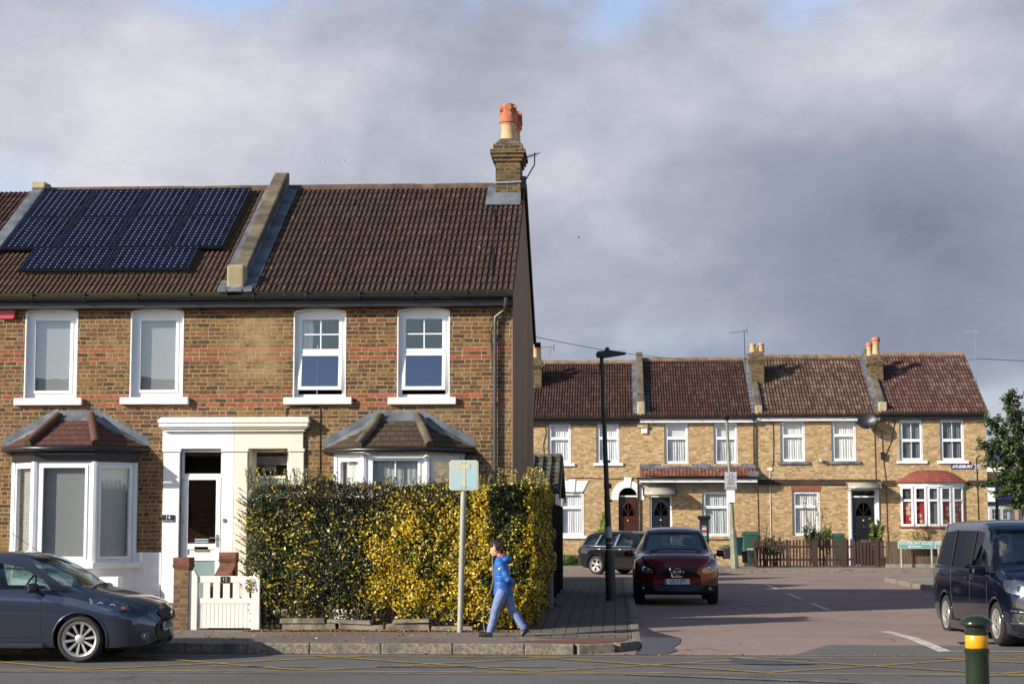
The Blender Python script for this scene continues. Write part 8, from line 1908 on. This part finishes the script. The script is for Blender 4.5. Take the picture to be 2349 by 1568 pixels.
# -- black estate car turning at the end of the side street
P3 = paint_mat('black sapphire paint', (.010, .011, .014), (.012, .012, .014), .26, .2, .18)
stB = [(0, .28, .52, .60, .55, .45), (.06, .22, .60, .70, .76, .6), (.2, .18, .68, .80, .86, .68), (.6, .17, .80, .92, .9, .73), (1.1, .17, .87, .97, .905, .73), (1.35, .17, .89, 1.02, .905, .72), (1.7, .17, .91, 1.20, .905, .67), (2.1, .17, .92, 1.37, .905, .60), (2.5, .17, .93, 1.42, .905, .57), (3.2, .17, .94, 1.43, .90, .56), (3.9, .19, .95, 1.40, .89, .55), (4.2, .22, .95, 1.30, .87, .53), (4.4, .26, .93, 1.05, .85, .53), (4.49, .32, .85, .93, .80, .5), (4.52, .36, .75, .85, .74, .46)]
bB = ([0, .6, 1.3, 2.0, 2.8, 3.8, 4.5], [.4, .34, .28, .2, .0, -.12, -.26])
car, body, bv, W_ = make_car('estate_car', 'black estate car turning across the far end of the side street', stB, bB, [(.78, .89), (3.54, .89)], .32, .225, P3,
    [[(1.95, .96), (2.25, 1.20), (2.6, 1.33), (2.72, 1.335), (2.72, .96)], [(2.82, .965), (2.82, 1.34), (3.45, 1.325), (3.52, .97)], [(3.60, .975), (3.56, 1.315), (3.95, 1.26), (4.12, 1.10), (4.08, 1.0)]],
    ([(-.66, 1.04), (.66, 1.04), (.58, 1.2), (.50, 1.36), (-.50, 1.36), (-.58, 1.2)], (.3, 2.4)), ([(-.5, 1.04), (.5, 1.04), (.44, 1.3), (-.44, 1.3)], (3.7, 4.8)), (5, .17, .014, .020), cab=(1.38, 4.3), arch=.05)
side_trim(car, bv, [[(1.90, .945), (3.58, .955), (4.12, .985), (4.12, .970), (3.58, .938), (1.90, .930)]], 'alu', 'window_strip', .004, .08); side_trim(car, bv, [[(2.73, .96), (2.73, 1.335), (2.81, 1.34), (2.81, .96)], [(3.53, .97), (3.47, 1.32), (3.55, 1.315), (3.595, .975)]], 'alu', 'pillar_trim')
side_seams(car, bv, [[(1.62, .9), (1.60, .3)], [(2.77, .94), (2.77, .3)], [(3.56, .95), (3.30, .62), (3.18, .3)]])
lamp_pair(car, bv, [(4.30, .88), (4.52, .87), (4.64, .76), (4.66, .62), (4.42, .63), (4.34, .72)], 'side', back='tail_red', lens='tail_red', nm='tail_lamp')
lamp_pair(car, bv, [(.30, .72), (.70, .76), (.85, .80), (.80, .70), (.40, .60)], 'side', back='lamp_bowl')
handles(car, bv, [(2.55, .84), (3.40, .85)], 'alu'); seats(car, [2.35, 3.2], .50, W_); dash(car, 1.55, 1.0, W_)
for s in (-1, 1): mirror(car, 1.95, s*.91, 1.0, s, P3, (.11, .2, .14))
for s in (-1, 1): m = MB(); m.tube([(-2.3, s*.56, 1.435), (-3.9, s*.55, 1.425)], .012, 6); m.build('roof_rail', K['iron'], car)
th = R(-35); wp = Vector((FX(1368, 62.0, 1300), 62.0, 0)); lw = Matrix.Rotation(th, 3, 'Z') @ Vector((-3.54, -.85, 0)); car.rotation_euler = (0, 0, th); EST = car; car.location = (wp.x-lw.x, wp.y-lw.y, zt(60))
# -- dark people carrier on the right
P4 = paint_mat('blue black paint', (.004, .007, .020), (.01, .01, .012), .0, .3, .16)
stV = [(0, .26, .58, .70, .55, .48), (.05, .18, .70, .84, .74, .62), (.14, .15, .80, .96, .81, .70), (.40, .14, .93, 1.06, .84, .75), (.70, .14, 1.0, 1.13, .845, .76), (.85, .14, 1.03, 1.19, .845, .76), (1.15, .14, 1.05, 1.45, .845, .73), (1.45, .14, 1.06, 1.68, .845, .70), (1.75, .14, 1.07, 1.79, .845, .685), (2.1, .14, 1.08, 1.84, .845, .68), (3.2, .14, 1.09, 1.85, .845, .68), (4.2, .16, 1.09, 1.83, .845, .67), (4.55, .2, 1.09, 1.72, .84, .66), (4.70, .26, 1.06, 1.45, .83, .65), (4.77, .32, .95, 1.1, .80, .62)]
bV = ([0, .5, .9, 1.6, 2.3, 3.4, 4.7], [.30, .24, .2, .14, .02, -.04, -.12])
car, body, bv, W_ = make_car('people_carrier', 'shiny blue black people carrier turning at right with a driver inside', stV, bV, [(.95, .845), (3.81, .845)], .325, .225, P4,
    [[(1.12, 1.10), (1.22, 1.28), (1.36, 1.40), (1.36, 1.10)], [(1.44, 1.10), (1.44, 1.44), (1.72, 1.66), (2.28, 1.70), (2.28, 1.10)], [(2.38, 1.10), (2.38, 1.70), (3.42, 1.70), (3.42, 1.10)], [(3.52, 1.11), (3.52, 1.70), (4.25, 1.67), (4.42, 1.50), (4.44, 1.14)]],
    ([(-.71, 1.20), (.71, 1.20), (.68, 1.45), (.62, 1.73), (-.62, 1.73), (-.68, 1.45)], (.2, 2.0)), ([(-.6, 1.2), (.6, 1.2), (.56, 1.65), (-.56, 1.65)], (4.2, 5.0)), (6, .12, .012, .020), cab=(.90, 4.6), glassk='glass_dark', arch=.05, zfl=.5)
side_trim(car, bv, [[(1.40, 1.60), (1.80, 1.76), (2.30, 1.77), (2.30, 1.70), (1.80, 1.68), (1.45, 1.50)]], 'deflector', 'wind_deflector', .02)
side_trim(car, bv, [[(2.29, 1.09), (2.29, 1.71), (2.37, 1.71), (2.37, 1.09)], [(3.43, 1.09), (3.43, 1.71), (3.51, 1.71), (3.51, 1.09)], [(1.05, 1.06), (1.10, 1.10), (4.50, 1.12), (4.50, 1.085), (1.10, 1.07)]], 'black', 'pillar_trim')
side_seams(car, bv, [[(1.40, 1.05), (1.38, .3)], [(2.33, 1.07), (2.33, .25)], [(3.47, 1.08), (3.44, .7), (3.36, .4), (3.3, .25)], [(1.40, .30), (3.3, .25)]])
lamp_pair(car, bv, [(.80, .97), (.70, .985), (.42, .93), (.36, .84), (.45, .76), (.66, .76), (.80, .80)], 'front', bowls=[(.66, .86, .06), (.52, .85, .05)], back='lamp_bowl')
lamp_pair(car, bv, [(.22, .96), (.50, .98), (.62, .95), (.50, .82), (.32, .78)], 'side', back='lamp_bowl', nm='side_lamp')
decal(bv, [(-.36, .90), (-.34, .70), (.34, .70), (.36, .90)], 'front', .004).build('grille', K['black'], car)
for z in (.72, .79, .86): seam(bv, [(-.35, z), (.35, z)], 1, .012, 'front').build('grille_bar', K['chrome'], car)
decal(bv, [(-.60, .52), (-.54, .32), (.54, .32), (.60, .52)], 'front', .004).build('lower_grille', K['ink'], car)
for s in (-1, 1):
    for z in (.53, .35): seam(bv, [(s*.50, z), (s*.79, z+.01)], 1, .014, 'front').build('fog_trim', K['chrome'], car)
lamp_pair(car, bv, [(.57, .50), (.77, .50), (.77, .38), (.57, .38)], 'front', bowls=[(.66, .44, .05)], back='black', nm='fog_lamp')
handles(car, bv, [(2.15, .96), (2.50, .96)], P4); seats(car, [1.95, 2.9], .72, W_, top=.6); dash(car, 1.15, 1.2, W_)
for s in (-1, 1): mirror(car, 1.38, s*.86, 1.10, s, P4, (.13, .26, .18))
for s in (-1, 1): m = MB(); m.hexa([(-1.0-.62, s*.82-.02, .13), (-3.5, s*.82-.02, .13), (-3.5, s*.82+.02, .13), (-1.62, s*.82+.02, .13), (-1.62, s*.86-.02, .27), (-3.5, s*.86-.02, .27), (-3.5, s*.86+.02, .27), (-1.62, s*.86+.02, .27)]); m.build('side_skirt', P4, car)
tv = R(-85.2); wf = Vector((FX(2280, 28.1, 1400)+.02, 28.1, 0)); lw = Matrix.Rotation(tv, 3, 'Z') @ Vector((-.95, -.845, 0)); car.rotation_euler = (R(0), 0, tv); VAN = car; car.location = (wf.x-lw.x, wf.y-lw.y, .085); VANBV = bv
# ---------------------------------------------------------------- people
def ell(mb, c, r, n=20, m=14, T=None, fn=None):
    b = len(mb.v); c = Vector(c)
    for i in range(1, m):
        th = math.pi*i/m
        for j in range(n):
            ph = 2*math.pi*j/n; p = Vector((r[0]*math.sin(th)*math.cos(ph), r[1]*math.sin(th)*math.sin(ph), r[2]*math.cos(th)))
            if fn: p = fn(p)
            p = p+c; mb.v.append(tuple(T @ p if T else p))
    for i in range(m-2):
        for j in range(n): mb.face(b+i*n+j, b+i*n+(j+1) % n, b+(i+1)*n+(j+1) % n, b+(i+1)*n+j)
    mb.face(*[b+j for j in range(n)][::-1]); mb.face(*[b+(m-2)*n+j for j in range(n)]); return mb
def rings(mb, R_, n=22, T=None):   # (x, y, z, rx, ry) level ellipses
    b = len(mb.v)
    for (x, y, z, rx, ry) in R_:
        for j in range(n): a = 2*math.pi*j/n; p = Vector((x+rx*math.cos(a), y+ry*math.sin(a), z)); mb.v.append(tuple(T @ p if T else p))
    for i in range(len(R_)-1):
        for j in range(n): mb.face(b+i*n+j, b+i*n+(j+1) % n, b+(i+1)*n+(j+1) % n, b+(i+1)*n+j)
    mb.face(*[b+j for j in range(n)][::-1]); mb.face(*[b+(len(R_)-1)*n+j for j in range(n)]); return mb
def fuse(name, mb, mat, parent, vox=.008, it=3, fac=.5):
    """one continuous skin round overlapping shapes"""
    o = mb.build('tmp', mat, None, fix=True); md = o.modifiers.new('r', 'REMESH'); md.mode = 'VOXEL'; md.voxel_size = vox
    if it: s = o.modifiers.new('s', 'SMOOTH'); s.iterations = it; s.factor = fac
    dg = bpy.context.evaluated_depsgraph_get(); me = bpy.data.meshes.new_from_object(o.evaluated_get(dg)); bpy.data.objects.remove(o)
    me.transform(Matrix.Translation(-OFF.get(parent.name, Vector()))); me.materials.clear(); me.materials.append(mat); me.polygons.foreach_set('use_smooth', [True]*len(me.polygons)); return link_mesh(name, me, parent)
def head_geo(mb, T):      # faces +x, origin at the middle of the head
    ell(mb, (-.012, 0, .022), (.094, .074, .098), T=T); ell(mb, (.025, 0, -.040), (.062, .056, .074), T=T); ell(mb, (.055, 0, -.092), (.028, .026, .022), 12, 8, T=T)
    ell(mb, (.072, 0, .020), (.020, .048, .016), 12, 8, T=T); ell(mb, (.092, 0, -.022), (.020, .011, .017), 10, 8, T=T); ell(mb, (.084, 0, -.002), (.012, .008, .026), 10, 8, T=T)
    ell(mb, (.079, 0, -.058), (.012, .023, .007), 10, 8, T=T); ell(mb, (.077, 0, -.070), (.011, .019, .007), 10, 8, T=T)
    for s in (-1, 1): ell(mb, (-.005, s*.074, -.015), (.018, .010, .029), 10, 8, T=T); ell(mb, (.055, s*.034, -.030), (.026, .022, .026), 10, 8, T=T)
    mb.tube([T @ Vector((-.02, 0, -.07)), T @ Vector((-.045, 0, -.20))], [.046, .052], 14); return mb
def face_bits(body, T):
    for s in (-1, 1):
        m = MB(); ell(m, (.074, s*.031, .003), (.010, .013, .008), 12, 8, T=T); e = m.build('eye', K['sign_white'], body, smooth=True)
        m = MB(); ell(m, (.0815, s*.031, .003), (.004, .006, .006), 10, 8, T=T); m.build('iris', K['ink'], body, smooth=True)
        m = MB(); m.bar(T @ Vector((.086, s*.016, .024)), T @ Vector((.074, s*.050, .022)), .004, .003); m.build('eyebrow', K['hair'], body)
    m = MB(); ell(m, (.086, 0, -.064), (.006, .020, .006), 10, 8, T=T); m.build('lips', pbr('lips', (.42, .16, .13), .5), body, smooth=True)
def hair_geo(t, T, long=0., seed=1):
    rr = random.Random(seed); tab = [[rr.uniform(-1, 1) for _ in range(40)] for _ in range(26)]; m = MB(); st = [0]
    def fn(p):
        st[0] += 1; k = tab[(st[0]//37) % 26][st[0] % 37]; q = p.copy()
        if p.x > .040 and p.z < .034+.018*k: q = Vector((p.x*.55, p.y*.80, p.z*.85))
        elif p.z < -.055-long and p.x > -.045: q = p*.78
        else: q = p*(1+.035*k)
        if p.x < -.02 and p.z < 0: q.z *= 1+long*6
        return q
    ell(m, (-.018, 0, .028), (.114, .092, .112), 37, 26, T=T, fn=fn)
    for k in range(150):
        a = rr.uniform(-1.35, 1.35)+math.pi; el_ = rr.uniform(-.3, 1.5); d = Vector((math.cos(a)*math.cos(el_), math.sin(a)*math.cos(el_), math.sin(el_)));
        if rr.random() < .3: d = Vector((rr.uniform(.3, .9), rr.uniform(-.7, .7), rr.uniform(.35, .8))).normalized()
        p = Vector((-.018+.112*d.x, .090*d.y, .028+.112*d.z)); q = p+Vector((.010*d.x+(.006 if d.x > 0 else -.004), .012*d.y, (-.042-.02*rr.random())*(.35 if d.x > 0 else 1))); m.tube([T @ p, T @ ((p+q)/2+d*.006), T @ q], [.007, .006, .002], 4)
    return m.build('hair', K['hair'], t, smooth=True)
def fingers(mb, palm, dirv, side, curl, r=.0085, ln=(.062, .070, .066, .052), pw=.068):
    """palm box-ish ellipsoid, four bent fingers of unequal length and a thumb from the side of the palm"""
    d = Vector(dirv).normalized(); s = Vector(side).normalized(); c = Vector(curl).normalized(); P = Vector(palm)
    M_ = Matrix(((d.x, s.x, c.x, P.x), (d.y, s.y, c.y, P.y), (d.z, s.z, c.z, P.z), (0, 0, 0, 1))); ell(mb, (0, 0, 0), (.045, .038, .016), 14, 10, T=M_)
    for k in range(4):
        a = P+d*.032+s*(pw*(k/3-.5)*.82); l = ln[k]; b = a+d*l*.42+c*l*.14; e = b+d*l*.12+c*l*.36; f = e-d*l*.18+c*l*.22; mb.tube([a, b, e, f], [r, r*.95, r*.9, r*.7], 7)
    a = P-d*.010-s*.032; mb.tube([a, a-s*.020+d*.018+c*.012, a-s*.012+d*.042+c*.030], [r*1.25, r*1.1, r*.85], 7)
# -- the boy walking left past the hedge
BY = 28.75
def boy():
    ox = FX(1151.2, BY, 1350); oz = .152; t = thing('person', 'boy in bright blue hooded jacket and pale jeans walking left past the hedge', 'person', (ox, BY, oz))
    G = Matrix.Translation((ox, BY, oz)); v = lambda x, y, z: G @ Vector((x, y, z))
    HT = G @ Matrix.Translation((-.088, 0, 1.345)) @ Matrix.Rotation(math.pi, 4, 'Z') @ Matrix.Rotation(R(14), 4, 'Y') @ Matrix.Diagonal((1.02, 1.02, 1.04, 1))
    F = [('f', (.02, -.075, .72), (-.105, -.075, .395), (-.175, -.075, .10)), ('r', (.06, .075, .72), (.160, .075, .395), (.335, .075, .135))]
    b = MB(); head_geo(b, HT); rings(b, [(.05, 0, .64, .10, .13), (.04, 0, .78, .095, .13), (.01, 0, .95, .09, .13), (-.01, 0, 1.08, .095, .15), (-.03, 0, 1.16, .07, .13), (-.045, 0, 1.22, .045, .05)], T=G)
    for (_, h, k, a) in F: b.tube([v(*h), v(*k), v(*a)], [.078, .052, .034], 14); a_ = Vector(a)
    b.tube([v(-.175, -.075, .10), v(-.19, -.075, .05), v(-.30, -.075, .035)], [.034, .034, .025], 10); b.tube([v(.335, .075, .135), v(.37, .075, .09), v(.31, .075, .03)], [.034, .034, .024], 10)
    b.tube([v(-.01, -.13, 1.12), v(.115, -.19, .885), v(.17, -.09, .835)], [.045, .036, .027], 12); b.tube([v(-.02, .13, 1.12), v(.0, .19, .93), v(-.115, .10, 1.02)], [.045, .036, .027], 12)
    fingers(b, v(.185, -.045, .83), (.1, 1, -.05), (0, 0, 1), (-1, 0, 0)); fingers(b, v(-.135, .05, 1.03), (-.25, -.9, .2), (.1, .2, 1), (-.6, .3, 0), pw=.06)
    body = fuse('body', b, K['skin'], t, .0065, 2); face_bits(body, HT); hair_geo(t, HT, .008, 3)
    # jeans
    j = MB()
    for (_, h, k, a) in F:
        h, k, a = Vector(h), Vector(k), Vector(a); j.tube([G @ h, G @ h.lerp(k, .5), G @ k, G @ (k.lerp(a, .35)+Vector((.012, 0, 0))), G @ k.lerp(a, .8), G @ (a+(a-k).normalized()*.03)], [.100, .083, .066, .066, .054, .056], 16)
        for q in (.78, .88, .97): c_ = k.lerp(a, q); j.tube([G @ (c_-(a-k).normalized()*.008), G @ (c_+(a-k).normalized()*.008)], .060, 12)
        for q in (-.06, .05): c_ = k+(a-k)*q; j.tube([G @ (c_-(a-k).normalized()*.006), G @ (c_+(a-k).normalized()*.006)], .069, 12)
    rings(j, [(.045, 0, .62, .095, .10), (.045, 0, .70, .112, .145), (.035, 0, .80, .105, .14)], T=G); fuse('jeans', j, K['jeans'], t, .007, 2)
    # shoes
    for i, (a, toe, heel, yy) in enumerate((((-.185, .065), (-.345, .030), (-.150, .032), -.075), ((.365, .115), (.300, .028), (.405, .125), .075))):
        s = MB(); A, T_, H_ = [Vector((p[0], yy, p[1])) for p in (a, toe, heel)]
        s.tube([G @ H_, G @ ((H_+T_)/2+Vector((0, 0, .012))), G @ T_], [.042, .040, .030], 12); s.tube([G @ (A+Vector((.0, 0, .03))), G @ A], [.046, .046], 12); s.tube([G @ (H_.lerp(T_, -.05)-Vector((0, 0, .018))), G @ (T_+(T_-H_)*.06-Vector((0, 0, .012)))], [.034, .030], 10, sx=1.25)
        fuse('shoe', s, K['shoe'], t, .007, 2)
    # padded jacket: quilted rows, sleeves, hood
    k = MB(); rows = []
    prof = [(.635, .022, .150, .150), (.66, .022, .158, .160), (.72, .022, .150, .160), (.80, .018, .143, .160), (.88, .010, .138, .160), (.96, .000, .132, .165), (1.03, -.005, .128, .170), (1.10, -.010, .118, .170), (1.15, -.018, .098, .145), (1.19, -.030, .075, .095), (1.225, -.045, .060, .065)]
    zz = .635
    while zz < 1.226:
        x = np.interp(zz, [p[0] for p in prof], [p[1] for p in prof]); rx = np.interp(zz, [p[0] for p in prof], [p[2] for p in prof]); ry = np.interp(zz, [p[0] for p in prof], [p[3] for p in prof]); q = 1-.045*max(0, 1-abs(((zz-.66) % .095)-.0475)/.0475*1.0)**0.01*0-.05*(abs(((zz-.65) % .095)) < .012); rows.append((x, 0, zz, rx*q, ry*q)); zz += .0118
    rings(k, rows, 30, T=G)
    for (A, B, C) in (((-.015, -.145, 1.115), (.110, -.195, .885), (.175, -.085, .838)), ((-.02, .145, 1.115), (.0, .195, .93), (-.100, .12, 1.01))):
        A, B, C = Vector(A), Vector(B), Vector(C); pts, rad = [], []
        for s in range(9): pts.append(A.lerp(B, s/8)); rad.append(.066-.010*s/8-(.006 if s % 3 == 1 else 0))
        for s in range(1, 6): pts.append(B.lerp(C, s/5)); rad.append(.056-.012*s/5-(.005 if s % 3 == 1 else 0))
        k.tube([G @ p for p in pts], rad, 16)
    hd = [(.075, 0, 1.175, .085, .095), ]; ell(k, (.068, 0, 1.195), (.085, .105, .065), 18, 12, T=G); ell(k, (.030, 0, 1.225), (.085, .100, .035), 18, 12, T=G)
    jk = fuse('jacket', k, K['jacket'], t, .0068, 2, .4)
    m = MB(); ell(m, (-.005, 0, 1.252), (.070, .082, .022), 18, 10, T=G @ Matrix.Translation((0, 0, .35*.0)) ); m.v = [tuple(Vector(q)+Vector((0, 0, (q[0]-ox)*.30))) for q in m.v]; m.build('hood_lining', K['jacket_red'], jk, smooth=True)
    m = MB(); m.tube([v(-.105, -.055, 1.235), v(-.135, -.0, 1.215), v(-.105, .055, 1.235)], .022, 8); m.tube([v(-.118, 0, 1.215), v(-.125, 0, 1.0), v(-.135, 0, .66)], .012, 6); m.build('collar_and_zip', K['navy'], jk, smooth=True)
    m = MB(); ell(m, (-.150, .035, 1.165), (.036, .044, .040), 12, 8, T=G); m.build('glove', K['navy'], body, smooth=True) if 0 else None
    bt = BVHTree.FromPolygons([q.co+Vector((ox, BY, oz)) for q in jk.data.vertices], [tuple(p.vertices) for p in jk.data.polygons])
    def onto(pts, r, mat, nm):
        m = MB(); P = []
        for (zx, zy) in pts:
            p = v((zx-650)/798, -1, (1365-zy)/798); h = bt.ray_cast(p, Vector((0, 1, 0)))[0]; P.append(h if h else p+Vector((0, .85, 0)))
        m.tube(P, r, 6); return m.build(nm, K[mat], jk)
    onto([(607, 690), (608, 740), (616, 805)], .0042, 'red_plastic', 'pocket_zip'); onto([(606, 700), (607, 715)], .0055, 'sign_white', 'zip_pull'); onto([(606, 755), (611, 770)], .005, 'sign_white', 'zip_pull')
    onto([(616, 527), (646, 524)], .013, 'jacket_red', 'sleeve_badge'); onto([(620, 527), (643, 525)], .0145, 'sign_white', 'badge_stripe').location.y = -.0; onto([(652, 640), (655, 740), (658, 845)], .0022, 'navy', 'side_seam')
    # the long bent stick
    m = MB(); sp = [(532, 395), (533, 440), (541, 560), (545, 660), (522, 780), (470, 880), (436, 935), (420, 1050), (421, 1180), (440, 1290), (452, 1352)]
    m.tube([v((a-650)/798, -.02-.05*(i/10), (1365-b)/798) for i, (a, b) in enumerate(sp)], [.010, .010, .010, .009, .009, .0085, .008, .008, .007, .0065, .006], 7)
    single('stick', m, pbr('bare hazel stick', (.30, .22, .13), .8, var=.3, scale=20), 'long bent bare stick held upright by the boy and touching the ground', 'stick', tuple(v(-.15, -.02, 0)), smooth=True)
boy()
def seated(label, car, sx, sy, sz, cloth, turn=0., seed=1, sc=1.0):
    t = thing('person', label, 'person', (0, 0, 0), None, local=True); I = Matrix.Identity(4)
    H = Matrix.Translation((.02, 0, .70)) @ Matrix.Rotation(R(turn), 4, 'Z'); b = MB(); head_geo(b, H)
    rings(b, [(-.02, 0, -.02, .11, .15), (.0, 0, .20, .10, .14), (-.01, 0, .38, .10, .17), (-.02, 0, .46, .075, .15), (-.02, 0, .52, .05, .06)])
    for s in (-1, 1):
        b.tube([(-.01, s*.17, .42), (.12, s*.20, .20), (.38, s*.15, .27)], [.045, .038, .028], 10); fingers(b, (.42, s*.14, .29), (.9, -s*.2, .3), (0, s*.4, 1), (0, -s*.8, .2))
        b.tube([(0, s*.09, 0), (.38, s*.10, .06), (.50, s*.10, -.25)], [.085, .065, .05], 10)
    body = fuse('body', b, K['skin'], t, .009, 2); face_bits(body, H); hair_geo(t, H, 0, seed)
    c = MB(); rings(c, [(-.02, 0, -.03, .125, .165), (.0, 0, .20, .118, .160), (-.01, 0, .38, .118, .185), (-.02, 0, .46, .092, .17), (-.02, 0, .515, .062, .075)])
    for s in (-1, 1): c.tube([(-.01, s*.165, .42), (.12, s*.20, .20), (.35, s*.155, .265)], [.060, .052, .040], 12)
    fuse('top', c, cloth, t, .010, 2); l = MB()
    for s in (-1, 1): l.tube([(0, s*.09, -.01), (.38, s*.10, .06), (.50, s*.10, -.25)], [.095, .075, .06], 12)
    fuse('trousers', l, K['navy'], t, .012, 2)
    T = Matrix.Translation(car.location) @ car.rotation_euler.to_matrix().to_4x4(); p = T @ Vector((sx, sy, sz)); t.location = p; t.rotation_euler = car.rotation_euler; t.scale = (sc, sc, sc); return t
seated('man with short dark hair in dark green top driving the people carrier', VAN, -2.12, -.36, .80, pbr('dark green top', (.02, .035, .025), .9), 18, 5)
seated('man with short hair driving the black estate car', EST, -2.42, -.36, .50, K['navy'], 0, 6)
bpy.context.view_layer.update()
